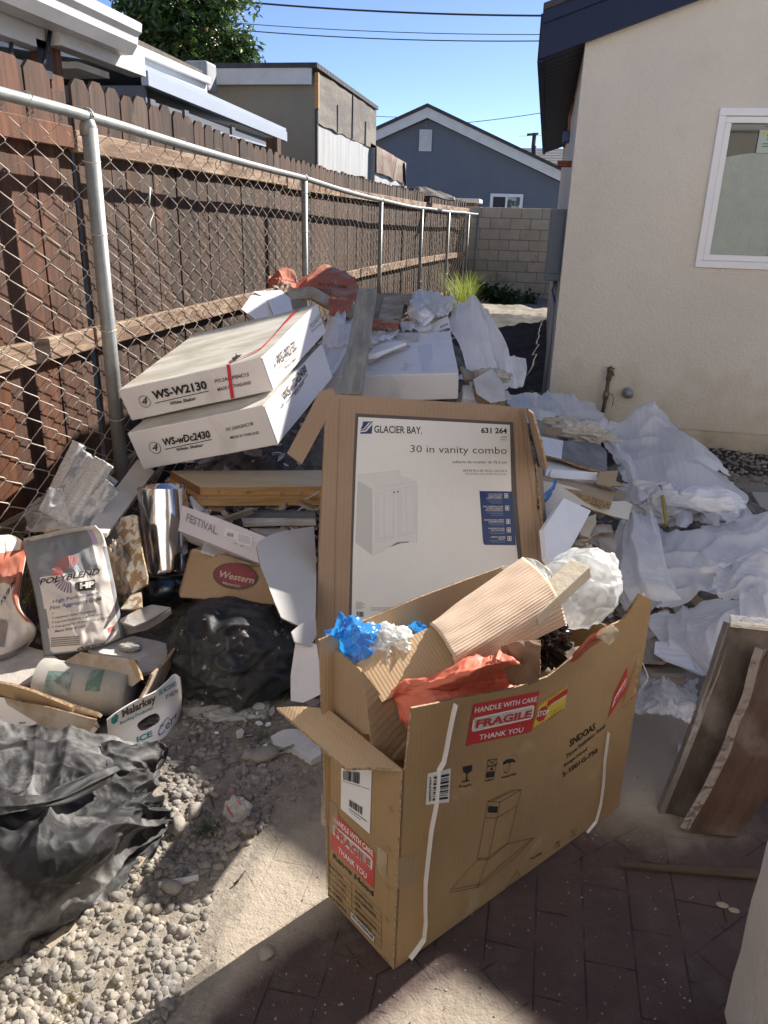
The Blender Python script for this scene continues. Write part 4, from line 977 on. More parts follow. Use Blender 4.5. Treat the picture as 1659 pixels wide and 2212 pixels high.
cr_ = leaves('crown', 12500, tc_, (1.15, 1.2, 1.35), .155, leaf, tr, 3, holes=.16)
leaves('side_branch_leaves', 1500, Yp(520, 120, 14.0), (.42, .5, .42), .14, leaf, tr, 6, holes=.2); leaves('lower_leaves', 3500, Yp(330, 90, 13.9), (.9, .7, .55), .15, leaf, tr, 11, holes=.12)
leaves('yellow_leaves', 260, tc_+Vector((0, -.2, -.3)), (1.1, 1.1, 1.2), .15, leaf_y, tr, 9)
bm = bmesh.new(); tube(bm, [(tc_.x-.1, tc_.y+.1, 0), (tc_.x-.05, tc_.y, 2.0), (tc_.x, tc_.y, 3.1), (tc_.x+.1, tc_.y, 4.4)], .1, 9, True, [.16, .12, .09, .03])
for k in range(9):
    a = k*2.4; z = 2.4+.22*k; tube(bm, [(tc_.x-.03, tc_.y, z), (tc_.x+math.cos(a)*.5, tc_.y+math.sin(a)*.5, z+.35), (tc_.x+math.cos(a)*.95, tc_.y+math.sin(a)*.95, z+.5)], .03, 6, True, [.045, .025, .008])
bmo('trunk', bm, bark, tr, smooth=True)

# ================================================================ GRASS AND WEEDS
def blades(name, cen, rx, ry, n, h0, h1, mat, seed, wd=.006, lean=.35, parent=None):
    r = random.Random(seed); V, Fc = [], []
    for _ in range(n):
        a = r.uniform(0, 6.3); q = r.random()**.6; x, y = cen[0]+math.cos(a)*rx*q, cen[1]+math.sin(a)*ry*q; z = cen[2]
        h = r.uniform(h0, h1); dr = Vector((r.gauss(0, 1), r.gauss(0, 1), 0)).normalized(); l = lean*h*r.uniform(.2, 1.4); sd_ = Vector((-dr.y, dr.x, 0))*wd*r.uniform(.6, 1.2)
        b = len(V); P0 = Vector((x, y, z))
        for t in (0, .35, .7, 1): 
            c = P0+Vector((0, 0, h*(t-.18*t*t)))+dr*l*t*t; w2 = (1-t*.92); V += [c-sd_*w2, c+sd_*w2]
        for k in range(3): Fc.append((b+2*k, b+2*k+1, b+2*k+3, b+2*k+2))
    return mesh(name, V, Fc, mat, parent)
a = Yp(1003, 645, 13.6)
tag(blades('grass_clump', (a.x+.12, a.y-.9, .05), .22, .3, 260, .12, .45, grass_d, 12, wd=.007, lean=.7), 'dry straw coloured grass in front of the bright green clump', 'grass')
tag(blades('grass_clump', (a.x-.02, a.y, .0), .16, .6, 620, .18, 1.0, grass_y, 2, wd=.008, lean=.5), 'tall bright yellow green grass in sun at the far end of the fence', 'grass')
def leafy(name, c, r_, n, mat, seed, h, lb, cat='plant', sz=.11):
    t = thing(name, lb, cat, (c.x, c.y, 0)); leaves('leaves', n, (c.x, c.y, h*.5), (r_, r_*.7, h*.55), sz, mat, t, seed, holes=.05, shell=.2, droop=.1, asp=.75)
    bm = bmesh.new(); r = random.Random(seed)
    for k in range(7): a = r.uniform(0, 6.3); tube(bm, [(c.x, c.y, -.02), (c.x+math.cos(a)*r_*.4, c.y+math.sin(a)*r_*.3, h*.6)], .008, 4)
    bmo('stems', bm, leaf_w, t); return t
leafy('weed_plant', Yp(1050, 655, 15.6), .30, 420, leaf_w, 4, .5, 'dark leafy weed at the foot of the block wall beside the bright grass')
leafy('weed_plant', Yp(1092, 652, 15.4), .28, 360, leaf_w, 5, .42, 'dark leafy weed in the middle of the block wall foot')
leafy('weed_plant', Yp(1143, 650, 15.8), .22, 180, leaf_w, 6, .34, 'low weed at the block wall foot nearest the house', sz=.08)
for c, n, h0, h1, m_, lb, sd_, rx in ((Xp(40, 1150, -1.78), 260, .06, .24, grass_d, 'dry grass tuft at the foot of the chain link beside the newspapers', 3, .16), (Xp(105, 1120, -1.80), 60, .12, .34, grass_y, 'few green grass blades standing at the chain link above the newspapers', 4, .06),
                                 (Z(448, 1800, 0), 120, .02, .055, leaf_w, 'small green weed tuft in the lit gravel', 5, .035), (Z(560, 1600, 0), 40, .02, .05, leaf_w, 'tiny weed in the gravel beside the black bag', 6, .03), (Z(150, 2180, 0), 40, .02, .05, grass_d, 'dry weed sprig in the gravel at the bottom left', 7, .04), (Z(620, 1500, 0), 150, .03, .10, leaf_w, 'dark grass tuft between the black bag and the white panels', 8, .05)):
    zz = gh(c.x, c.y) if c.z < .1 else 0.16
    tag(blades('grass_tuft', (c.x, c.y, zz-.005), rx, rx, n, h0, h1, m_, sd_, wd=.0016 if h1 < .2 else .003, lean=.8), lb, 'grass', 'grass tufts')
# ================================================================ RANGE HOOD CARTON
def z6(x, y): return (822.9+x*.3637, 1426+y*.3637)
def z5(x, y): return (576+x*.27287, 1481.2+y*.27287)
def z66(x, y): return (685.8+x*.2645, 1234+y*.2645)
def z4(x, y): return (603.5+x*.496, 1207+y*.496)
A_ = Vector((-.172, 1.185, .004)); ex_ = Vector((.638, .770, 0)).normalized(); ey_ = Vector((-ex_.y, ex_.x, 0)); LB, WB, HB = .81, .245, .52
MB = frame(A_, ex_, ey=ey_)
def Lb(x, y, z): return MB @ Vector((x, y, z))
MF = frame(A_, ex_, ez=-ey_); ME = frame(Lb(0, WB, 0), -ey_, ez=-ex_)
hb = thing('range_hood_box', 'large open brown range hood carton full of trash in the foreground', 'cardboard box', Lb(LB/2, WB/2, 0))
PF = Plane(Lb(0, 0, 0), Lb(1, 0, 0), Lb(0, 0, 1)); PEn = Plane(Lb(0, 0, 0), Lb(0, 1, 0), Lb(0, 0, 1)); PBk = Plane(Lb(0, WB-.006, 0), Lb(1, WB-.006, 0), Lb(0, WB-.006, 1))
cm = [card_hood, card_edge]
def prism(name, M, outline, y0, y1, mats, parent, bend=None, sub=.05):
    """outline in the x,z plane of M, thickness y0..y1"""
    bm = bmesh.new(); f = bm.faces.new([bm.verts.new((x, 0, z)) for x, z in outline]); bmesh.ops.triangulate(bm, faces=[f])
    if bend:
        for _ in range(4):
            es = [e for e in bm.edges if e.calc_length() > sub]
            if not es: break
            bmesh.ops.subdivide_edges(bm, edges=es, cuts=1); bmesh.ops.triangulate(bm, faces=[f for f in bm.faces if len(f.verts) > 3])
        for v in bm.verts: v.co.y += bend(v.co.x, v.co.z)
    top = bm.faces[:]; bound = [e for e in bm.edges if e.is_boundary]
    mp = {v: bm.verts.new(v.co+Vector((0, y1, 0))) for v in bm.verts[:]}
    for v in mp: v.co.y += y0
    for f in top: bm.faces.new([mp[v] for v in reversed(f.verts)])
    for e in bound:
        a, b = e.verts; g_ = bm.faces.new((a, b, mp[b], mp[a])); g_.material_index = 1
    o = bmo(name, bm, mats, parent, M.copy()); return o
# front: face plus raised flap, slightly bowed at the top right
rr_ = random.Random(2)
ftop = []
for u, v in [(890, 1530), (935, 1521), (985, 1510), (1020, 1504), (1060, 1497), (1105, 1488), (1150, 1474), (1184, 1462), (1210, 1444), (1232, 1424), (1262, 1396), (1290, 1372), (1322, 1350), (1345, 1340), (1362, 1318), (1382, 1283)]:
    p = MB.inverted() @ PF.at(u, v); ftop.append((p.x, p.z))
fl0 = MB.inverted() @ PF.at(877, 1640)
front = prism('front_panel', MB, [(0, 0), (LB, 0), (LB, HB)]+[(LB-.004, HB+.12)]+ftop[::-1]+[(fl0.x, HB+.002), (0.0, HB)], 0, .005, cm, hb)
prism('end_panel', frame(Lb(0, 0, 0), ey_, ez=(0, 0, 1)), [(0, 0), (WB, 0), (WB, HB), (0, HB)], -.0052, -.0002, cm, hb)
bt = []
for u, v in [(690, 1383), (760, 1352), (850, 1316), (908, 1290), (960, 1271), (1010, 1252), (1050, 1238), (1090, 1223)]:
    p = MB.inverted() @ PBk.at(u, v); bt.append((p.x, p.z))
prism('back_panel', frame(Lb(0, WB-.006, 0), ex_, ez=(0, 0, 1)), [(0, 0), (LB, 0), (LB, HB+.10), (bt[-1][0]+.03, bt[-1][1]-.01)]+bt[::-1], 0, .005, [card_in, card_edge], hb)
prism('end_panel', frame(Lb(LB-.006, 0, 0), ey_, ez=(0, 0, 1)), [(.006, 0), (WB-.006, 0), (WB-.006, HB), (.006, HB)], 0, .005, cm, hb)
box('bottom', (.006, .006, .001), (LB-.006, WB-.006, .006), card_hood, hb, MB.copy())
# left end flap lying outwards
h0, h1 = Lb(0, 0, HB+.004), Lb(0, WB, HB+.004)
oL = Z(597, 1531, HB-.02); oR = Z(748, 1663, HB-.015)
bm = bmesh.new(); N1 = 8; gr = []
for i in range(N1+1):
    t = i/N1; a = h1.lerp(h0, t); b = oL.lerp(oR, t); gr.append([bm.verts.new(a.lerp(b, s)+Vector((0, 0, .006*math.sin(s*2.6)))) for s in (0, .25, .5, .75, 1)])
for a, b in zip(gr, gr[1:]):
    for k in range(4): bm.faces.new((a[k], a[k+1], b[k+1], b[k]))
bound = [e for e in bm.edges if e.is_boundary]; top = bm.faces[:]; mp = {v: bm.verts.new(v.co-Vector((0, 0, .006))) for v in bm.verts[:]}
for f in top: bm.faces.new([mp[v] for v in reversed(f.verts)])
for e in bound: a, b = e.verts; g_ = bm.faces.new((a, b, mp[b], mp[a])); g_.material_index = 1
bmo('flap', bm, [card_in, card_edge], hb)
# right end flap standing up and flared out
pf = Plane(Lb(LB-.02, .0, HB), Lb(LB+.02, -.015, HB+.17), Lb(LB+.03, .15, HB))
panel('flap', [(1388, 1280), (1391, 1300), (1378, 1420), (1370, 1500), (1342, 1530), (1352, 1440), (1362, 1340)], pf, .006, card_in, hb, edge=card_edge)
# printing on the front
q = Marks(MF); F6 = lambda *a: [z6(*p) for p in a]
q.quad(*F6((502, 507), (890, 425), (548, 262)), [(0, 1, 0, 1)], tr=z6(940, 182)); q.make('fragile_label', red, hb)
q = Marks(MF, .002); q.quad(*F6((533, 425), (895, 345), (545, 343)), [(0, 1, .1, .9), (.02, .98, 0, 1)], tr=z6(910, 262))
q.text('HANDLE WITH CARE', *F6((552, 313), (920, 243), (557, 280)), .015).text('THANK YOU', *F6((577, 473), (838, 425), (583, 440)), .015); q.make('fragile_label_lettering', white_ink, hb)
q = Marks(MF, .0028); q.text('FRAGILE', *F6((556, 402), (885, 338), (566, 352)), .035); q.make('fragile_word', red, hb)
q = Marks(MF); q.quad(*F6((895, 412), (1088, 290), (940, 258)), [(0, 1, 0, 1)], tr=z6(1108, 142)); q.make('warning_label', yellow_l, hb)
q = Marks(MF, .002); q.quad(*F6((895, 412), (1088, 290), (940, 258)), [(.32, 1, .62, .86)]+[(.02+.09*k, .07+.09*k, .02, .07) for k in range(11)]+[(.02+.09*k, .07+.09*k, .93, .98) for k in range(11)], tr=z6(1108, 142))
c8 = mark_xy(MF, *z6(955, 317)); q.poly([(c8.x+.020*math.cos(rad(22.5+45*k)), c8.y+.020*math.sin(rad(22.5+45*k))) for k in range(8)]); q.make('warning_marks', red, hb)
q = Marks(MF, .0028); q.text('STOP', *F6((921, 335), (990, 318), (925, 303)), .03).text('SHIPPER PLEASE READ', *F6((1005, 268), (1095, 215), (1003, 255))); q.make('warning_lettering', white_ink, hb)
q = Marks(MF, .002)
for k in range(4): q.text('IF SEAL IS BROKEN CHECK CONTENTS', *F6((1000, 310+k*14), (1085-k*6, 262+k*12), (999, 305+k*14)))
q.make('fine_print', ink_br, hb)
q = Marks(MF)
q.poly([mark_xy(MF, *z6(*p)) for p in ((484, 632), (540, 620), (538, 655), (520, 670), (500, 672), (486, 660))]); q.quad(*F6((504, 712), (511, 711), (505, 668)), [(0, 1, 0, 1)]); q.poly([mark_xy(MF, *z6(*p)) for p in ((478, 718), (522, 708), (524, 716), (479, 726))])
q.text('Fragile', *F6((460, 762), (535, 748), (462, 742)), .01).text('Layer', *F6((616, 725), (672, 712), (618, 706)), .01).text('Avoid Wet', *F6((711, 705), (802, 680), (712, 688)), .01)
q.line(F6((632, 592), (688, 584), (686, 622), (630, 628), (632, 592), (686, 622)), .0012).line(F6((688, 584), (630, 628)), .0012).line(F6((630, 632), (680, 627), (676, 658), (626, 664), (630, 632)), .0012).text('4', *F6((642, 656), (664, 654), (644, 636)), .02)
q.poly([mark_xy(MF, *z6(*p)) for p in ((624, 668), (674, 660), (671, 692), (620, 698))])
um = [(720, 618), (728, 600), (745, 588), (765, 584), (785, 586), (800, 602), (790, 606), (778, 604), (762, 610), (750, 608), (738, 616)]; q.poly([mark_xy(MF, *z6(*p)) for p in um]); q.line(F6((763, 608), (757, 655), (748, 668), (734, 666), (731, 656)), .0016)
for k in range(5): q.line(F6((770+k*8, 572-(k % 2)*8), (776+k*8, 562-(k % 2)*8)), .001)
q.text('SNDOAS', *F6((1120, 515), (1277, 405), (1113, 478)), .03, .25)
q.text('75cm Stainless Steel', *F6((1100, 585), (1330, 398), (1097, 562)), .012).text('Range Hood', *F6((1088, 640), (1222, 540), (1087, 615)), .012).text('S-1001G-750', *F6((1079, 696), (1287, 545), (1075, 668)), .03)
for l in ([(633, 838), (775, 770), (832, 768), (705, 842), (633, 838), (570, 1185), (635, 1183), (752, 1090), (832, 768)], [(705, 842), (688, 935), (635, 1180), (577, 1330)], [(620, 935), (688, 935), (808, 862)], [(570, 1187), (412, 1362), (412, 1378), (577, 1345), (780, 1185), (908, 1052), (750, 1090)], [(412, 1362), (577, 1330), (905, 1050)], [(577, 1330), (577, 1345)], [(660, 835), (775, 780), (790, 782)], [(632, 1172), (752, 1082)], [(572, 1176), (632, 1172)], [(735, 1355), (808, 1250), (825, 1282), (740, 1355)]): q.line([z6(*p) for p in l], .0012)
q.quad(*F6((633, 903), (688, 906), (637, 865)), [(0, 1, 0, 1)])
q.ring(z6(1045, 1095), .010, .0018, a0=0, a1=200).line(F6((1040, 1080), (1060, 1100), (1030, 1120)), .0015).line(F6((1110, 1050), (1150, 1040), (1160, 1000), (1128, 1015), (1150, 1040)), .0014).text('RoHS', *F6((890, 1185), (955, 1150), (888, 1172)), .01)
q.make('printing', ink, hb)
q = Marks(MF); q.px(F6((1345, 345), (1384, 195), (1462, 40), (1458, 170), (1400, 262))); q.make('fragile_label', red, hb)
q = Marks(MF, .002); q.px(F6((1368, 285), (1384, 222), (1456, 98), (1452, 145), (1398, 232))); q.make('label_field', white_ink, hb)
q = Marks(MF, .0028); q.text('FRAGILE', *F6((1376, 272), (1450, 140), (1386, 228)), .03); q.make('fragile_word', red, hb)
q = Marks(MF); q.quad(*F6((263, 858), (402, 842), (275, 672)), [(0, 1, 0, 1)], tr=z6(412, 641)); q.make('barcode_label', white_l, hb)
q = Marks(MF, .002); q.quad(*F6((263, 858), (402, 842), (275, 672)), [(.27, .93, a, b) for a, b, _, _ in [(x0, x1, 0, 0) for x0, x1, _, _ in barcode_rows(44, 3)] if .07 < a and b < .93], tr=z6(412, 641))
q.text('csXRzKRjZMM', *F6((281, 690), (277, 835), (297, 690)), .02); q.make('barcode', ink, hb)
# printing on the end
q = Marks(ME); F5 = lambda *a: [z5(*p) for p in a]
q.quad(*F5((590, 972), (820, 1172), (594, 650)), [(0, 1, 0, 1)], tr=z5(836, 668)); q.make('shipping_label', white_l, hb)
q = Marks(ME, .002); q.quad(*F5((590, 972), (820, 1172), (594, 650)), [(.08+.56*a, .08+.56*b, .74, .95) for a, b, _, _ in barcode_rows(50, 5)]+[(.3+.45*a, .3+.45*b, .22, .36) for a, b, _, _ in barcode_rows(40, 6)]+[(.04, .96, .70, .708), (.3, .9, .16, .175), (.3, .7, .11, .12)], tr=z5(836, 668)); q.make('barcode', ink, hb)
q = Marks(ME); q.quad(*F5((513, 1285), (852, 1605), (527, 985)), [(0, 1, 0, 1)], tr=z5(860, 1325)); q.make('fragile_label', red, hb)
q = Marks(ME, .002); q.quad(*F5((524, 1165), (838, 1468), (530, 1090)), [(0, 1, .12, .88), (.03, .97, 0, 1)], tr=z5(845, 1368)); q.text('HANDLE WITH CARE', *F5((534, 1070), (845, 1350), (537, 1028)), .015).text('THANK YOU', *F5((571, 1312), (795, 1528), (573, 1268)), .015); q.make('fragile_label_lettering', white_ink, hb)
q = Marks(ME, .0028); q.text('FRAGILE', *F5((548, 1185), (828, 1455), (550, 1118)), .035); q.make('fragile_word', red, hb)
q = Marks(ME); q.text('Range Hood', *F5((527, 1372), (845, 1680), (529, 1322)), .03)
tb = lambda x, y: z5(477+x*4.38, 1358+y*3.55+x*4.32)
for k, (s1, s2) in enumerate((('Model Name', 'S-1001G-750'), ('Rated Voltage', '110-120V/60HZ'), ('Gross Weight', '9KG'), ('Packing Size', '850x250x520mm'), ('SKU NUMBER', 'UB1001G75A'), ('Serial Number', ''))):
    y = 3+k*13.5
    q.text(s1, tb(3, y+9.5), tb(3+len(s1)*2.6, y+9.5), tb(3, y+3), .008)
    if s2: q.text(s2, tb(52, y+10.5), tb(52+len(s2)*2.9, y+10.5), tb(52, y+3.5), .008)
for k in range(7): q.line([tb(0, k*13.5), tb(99, k*13.5)], .0009)
for x in (0, 45, 99): q.line([tb(x, 0), tb(x, 81)], .0009)
q.make('printing', ink, hb)
q = Marks(ME, .0018); q.quad(*F5((671, 1833), (852, 2023), (674, 1787)), [(0, 1, 0, 1)], tr=z5(855, 1982)); q.make('serial_label', white_l, hb)
q = Marks(ME, .0026); q.text('1001G752025041568', *F5((680, 1826), (846, 2005), (682, 1800)), .02); q.make('serial_lettering', ink, hb)
q = Marks(ME, .0022); q.quad(*F5((438, 1090), (565, 1180), (440, 850)), [(0, 1, 0, 1)], tr=z5(570, 960)); q.quad(*F5((882, 1450), (955, 1520), (885, 1265)), [(0, 1, 0, 1)], tr=z5(960, 1330)); q.make('tape', tapem, hb)
q = Marks(MF, .0022); q.quad(*F5((1003, 1600), (1180, 1560), (1010, 1365)), [(0, 1, 0, 1)]); q.make('tape', tapem, hb)
q = Marks(ME, .0016)
for y in (640, 960, 1285, 1580, 1840, 2160):
    q.line(F5((968+max(0, (640-y))*.06-(y-960)*.03, y-20), (982-(y-960)*.03, y+25)), .0012); q.line(F5((984-(y-960)*.03, y-10), (1000-(y-960)*.03, y+38)), .0012)
q.make('staples', rust, hb)
# straps
def ribbon(name, pts, wd, side, mat, parent, th=.0012):
    bm = bmesh.new(); R_ = []
    for i, p in enumerate(pts):
        t = (pts[min(i+1, len(pts)-1)]-pts[max(i-1, 0)]).normalized(); n = t.cross(side).normalized(); s = n.cross(t).normalized() if False else t.cross(n).normalized()
        R_.append([bm.verts.new(p+s*a*wd/2+n*b*th/2) for a, b in ((-1, -1), (1, -1), (1, 1), (-1, 1))])
    for a, b in zip(R_, R_[1:]):
        for k in range(4): bm.faces.new((a[k], a[(k+1) % 4], b[(k+1) % 4], b[k]))
    bm.faces.new(R_[0]); bm.faces.new(R_[-1][::-1])
    return bmo(name, bm, mat, parent)
POut = Plane(Lb(0, -.006, 0), Lb(1, -.006, 0), Lb(0, -.006, 1))
def onf(pts): return [POut.at(*p) for p in pts]
ribbon('strap', onf([z6(445, 262), z6(428, 330), z6(408, 430), z6(388, 540), z6(372, 610), z6(345, 655), z6(330, 860), z6(300, 1010), z6(283, 1160), z6(265, 1330), z6(264, 1480), z6(266, 1560), z6(256, 1660), (902, 2050), (886, 2071)]), .0115, -ey_, strap_m, hb)
ribbon('strap', onf([z6(1352, 430), z6(1330, 600), z6(1322, 740), z6(1305, 860), z6(1278, 960), z6(1225, 1025)]), .0075, -ey_, strap_m, hb)
lp = [Lb(.77, -.02, HB+.12), Yp(1372, 1375, 1.86), Yp(1387, 1420, 1.83), Yp(1401, 1458, 1.80), Yp(1398, 1468, 1.80), Yp(1375, 1498, 1.82), Yp(1349, 1536, 1.83)]
tag(ribbon('loose_strap', [Yp(1353, 1345, 1.83), Yp(1368, 1385, 1.83), Yp(1385, 1425, 1.82), Yp(1400, 1460, 1.80), Yp(1399, 1468, 1.80), Yp(1375, 1500, 1.81), Yp(1340, 1545, 1.82)], .010, Vector((0, -1, 0)), strap_m, None), 'loose white packing strap bent outwards from the right end of the range hood carton', 'strap')

# ---- contents
ib = thing('inner_carton', 'smaller brown carton wedged into the left half of the range hood carton', 'cardboard box', Lb(.2, .12, .1))
PI_ = Plane(Lb(.012, 0, 0), Lb(.012, 1, 0), Lb(.012, 0, 1))
panel('end_panel', [z66(*p) for p in ((10, 560), (90, 610), (230, 700), (350, 800), (385, 850), (420, 960), (440, 1110), (440, 1330), (60, 1320))], PI_, .005, card_d, ib, edge=card_edge, warp=.004)
PT_ = [Lb(.02, .06, .66), Lb(.27, .14, .72), Lb(.05, .012, .60)]
tf = Plane(Z(770, 1432, .665), Z(934, 1353, .70), Z(826, 1514, .615))
panel('top_flap', [(768, 1434), (850, 1392), (934, 1353), (952, 1372), (966, 1397), (983, 1433), (975, 1447), (900, 1480), (826, 1516), (800, 1470)], tf, .005, card_in, ib, edge=card_edge, warp=.006, bend=lambda x, y: 0)
fp = Plane(Z(800, 1500, .62), Z(975, 1447, .63), Z(826, 1600, .52))
panel('side_panel', [(784, 1450), (830, 1512), (975, 1446), (985, 1460), (985, 1640), (806, 1640)], Plane(Z(815, 1510, .615), Z(980, 1440, .625), Lb(.10, .03, .3)), .005, card_d, ib, edge=card_edge, warp=.004)
# corrugated wrap
cor = M_('corrugated_liner', (.60, .46, .345), .85, var=(.55, .41, .30), vs=5)
def rolled(name, ctrl, mat, nu, nv, n_r, amp, parent=None, th=.0, across=True):
    G = surf(ctrl, nu, nv); vs = []
    for i in range(nv+1):
        for j in range(nu+1):
            a = G[i][min(j+1, nu)]-G[i][max(j-1, 0)]; b = G[min(i+1, nv)][j]-G[max(i-1, 0)][j]; n = a.cross(b).normalized()
            if n.dot(CAM-G[i][j]) < 0: n = -n
            s = (i/nv if across else j/nu)
            vs.append(G[i][j]+n*(amp*abs(math.sin(s*math.pi*n_r))+.003*noise.noise(Vector((i*.05, j*.2, 2)))))
    fs = [(i*(nu+1)+j, i*(nu+1)+j+1, (i+1)*(nu+1)+j+1, (i+1)*(nu+1)+j) for i in range(nv) for j in range(nu)]
    o = mesh(name, vs, fs, mat, parent, smooth=True)
    m = o.modifiers.new('thick', 'SOLIDIFY'); m.thickness = .003; m.offset = -1
    return o
o = rolled('corrugated_wrap', [[Z(930, 1352, .70), Z(1035, 1275, .74), Z(1130, 1208, .78)], [Z(948, 1370, .705), Z(1058, 1298, .745), Z(1158, 1230, .785)], [Z(963, 1394, .70), Z(1078, 1320, .74), Z(1180, 1254, .775)], [Z(976, 1418, .69), Z(1095, 1345, .725), Z(1196, 1280, .76)], [Z(983, 1440, .66), Z(1108, 1368, .70), Z(1206, 1304, .735)], [Z(990, 1460, .60), Z(1112, 1398, .64), Z(1222, 1345, .68)]], cor, 24, 200, 27, .0045)
tag(o, 'curled sheet of tan corrugated cardboard sticking out of the range hood carton', 'cardboard')
def stick(name, pts, th, mat, lb, cat, **kw):
    """a bar: pts = two px+depth ends of its upper face centre line, wd/th metres"""
# foam stick
def bar(name, a, b, wd, th, mat, parent=None, up=Vector((0, 0, 1)), bev=.002, mats=None, cut=0):
    a, b = P(a), P(b); M = frame(a, b-a, ez=up); L_ = (b-a).length
    bm = bmesh.new(); addbox(bm, (0, -wd/2, -th), (L_, wd/2, 0), bev=bev)
    if cut:
        for v in bm.verts:
            if v.co.x > L_*.5: v.co.x += cut*v.co.y/wd
    return bmo(name, bm, mat, parent, M)
o = bar('edge_protector', Z(1140, 1320, .73), Z(1254, 1216, .80), .052, .03, M_('cream_board', (.62, .55, .42), .7, var=(.56, .49, .37), vs=8, bump=.002, bs=60)); tag(o, 'cream board strip poking out of the top right of the range hood carton', 'board')
# plastics inside
o = drape('blue_film', [[Z(700, 1362, .68), Z(738, 1345, .73), Z(770, 1338, .74), Z(812, 1352, .70)], [Z(712, 1372, .68), Z(745, 1370, .74), Z(780, 1362, .74), Z(815, 1378, .70)], [Z(740, 1395, .67), Z(760, 1400, .70), Z(788, 1400, .70), Z(800, 1405, .66)], [Z(765, 1428, .64), Z(775, 1432, .64), Z(785, 1430, .64), Z(798, 1424, .62)]], bluep, nu=70, nv=70, amp=.016, fu=5, fv=4, seed=3, ragged=.05, crease=.95)
tag(o, 'crumpled bright blue plastic film at the left end of the range hood carton', 'plastic film')
o = drape('blue_film', [[Z(735, 1319, .77), Z(742, 1328, .77), Z(752, 1336, .76)], [Z(724, 1345, .75), Z(734, 1350, .75), Z(744, 1352, .75)], [Z(712, 1375, .70), Z(724, 1380, .72), Z(742, 1380, .72)]], bluep, nu=20, nv=24, amp=.006, fu=3, fv=3, seed=8, ragged=0)
tag(o, 'blue plastic spike standing up at the left corner of the range hood carton', 'plastic film')
o = drape('blue_film', [[Z(880, 1352, .68), Z(900, 1342, .70), Z(918, 1350, .68)], [Z(888, 1358, .67), Z(905, 1356, .68), Z(922, 1360, .67)], [Z(898, 1370, .64), Z(908, 1368, .64), Z(920, 1366, .64)]], bluep, nu=20, nv=20, amp=.006, fu=3, fv=3, seed=5, ragged=0)
tag(o, 'small blue film corner behind the carton flap, between the white crumple and the corrugated sheet', 'plastic film')
o = blob('crumpled_bag', Z(826, 1395, .665), (.062, .045, .045), milky, amp=.30, sc=2.6, seed=4, sub=5); tag(o, 'crumpled milky plastic bag beside the blue film in the range hood carton', 'plastic bag')
o = blob('clear_bag', Lb(.735, .165, .625), (.118, .085, .105), bagfilm, amp=.16, sc=1.25, seed=13, sub=6, crease=.8, rot=.7); tag(o, 'puffed translucent white bag bulging from the right end of the range hood carton', 'plastic bag')
o = drape('clear_sheet', [[Z(1080, 1228, .76), Z(1115, 1206, .78), Z(1150, 1205, .78), Z(1190, 1230, .77)], [Z(1090, 1245, .74), Z(1120, 1225, .75), Z(1155, 1222, .76), Z(1198, 1255, .75)], [Z(1095, 1262, .70), Z(1125, 1250, .70), Z(1160, 1250, .72), Z(1200, 1280, .70)]], milky, nu=40, nv=30, amp=.016, fu=5, fv=3, seed=6, ragged=.03, crease=1)
tag(o, 'rumpled milky plastic peeking out behind the corrugated sheet', 'plastic sheet')
# orange sack
def IB(u, v, y): return Plane(Lb(0, y, 0), Lb(1, y, 0), Lb(0, y, 1)).at(u, v)
o = drape('orange_sack', [[Z(945, 1446, .65), Z(1005, 1426, .68), Z(1050, 1408, .70), Z(1078, 1406, .70), Z(1095, 1425, .68)],
    [Z(882, 1478, .64), Z(960, 1462, .67), Z(1030, 1448, .69), Z(1085, 1434, .70), Z(1125, 1436, .68)],
    [Z(845, 1492, .63), IB(930, 1488, .045), IB(1010, 1478, .05), IB(1085, 1462, .05), IB(1132, 1456, .05)],
    [Z(850, 1520, .60), IB(935, 1518, .02), IB(1010, 1508, .02), IB(1080, 1496, .025), IB(1132, 1482, .03)],
    [IB(885, 1580, .02), IB(940, 1590, .02), IB(1010, 1580, .02), IB(1080, 1560, .02), IB(1130, 1540, .03)]], orangep, nu=120, nv=90, amp=.016, fu=6, fv=4, seed=12, ragged=0, crease=.95)
tag(o, 'crumpled orange paper sack on top of the range hood carton', 'paper sack')
o = drape('orange_sack', [[IB(1138, 1385, .13), IB(1165, 1358, .14), IB(1198, 1360, .15), IB(1226, 1378, .15)], [IB(1125, 1402, .10), IB(1160, 1384, .11), IB(1195, 1382, .11), IB(1224, 1392, .12)], [IB(1120, 1425, .07), IB(1155, 1415, .07), IB(1190, 1410, .08), IB(1216, 1408, .09)]], orangep, nu=50, nv=36, amp=.010, fu=4, fv=3, seed=18, ragged=0, crease=.95)
tag(o, 'second orange paper fold showing under the lower edge of the corrugated sheet', 'paper sack')
o = drape('brown_paper_sack', [[Z(1080, 1395, .70), Z(1120, 1385, .72), Z(1170, 1382, .72)], [Z(1085, 1430, .66), Z(1125, 1425, .68), Z(1168, 1425, .68)], [Z(1100, 1480, .58), Z(1130, 1478, .60), Z(1165, 1472, .60)]], M_('brown_sack_paper', (.27, .17, .11), .85, var=(.2, .12, .08), vs=6, bump2=.01), nu=40, nv=40, amp=.008, fu=4, fv=3, seed=9, ragged=.03, th=.002)
tag(o, 'brown paper sack edge standing behind the orange sack in the range hood carton', 'paper sack')
o = blob('black_bag', Lb(.49, .085, .60), (.060, .045, .065), blackshine, amp=.42, sc=2.8, seed=5, sub=5, tip=((-.5, .1, .8), .3)); tag(o, 'small glossy black plastic bag between the orange sack and the clear bag', 'plastic bag')
o = blob('black_bag', Lb(.59, .17, .66), (.030, .022, .045), blackshine, amp=.42, sc=2.8, seed=9, sub=4); tag(o, 'small black plastic scrap leaning on the puffed translucent bag', 'plastic bag')
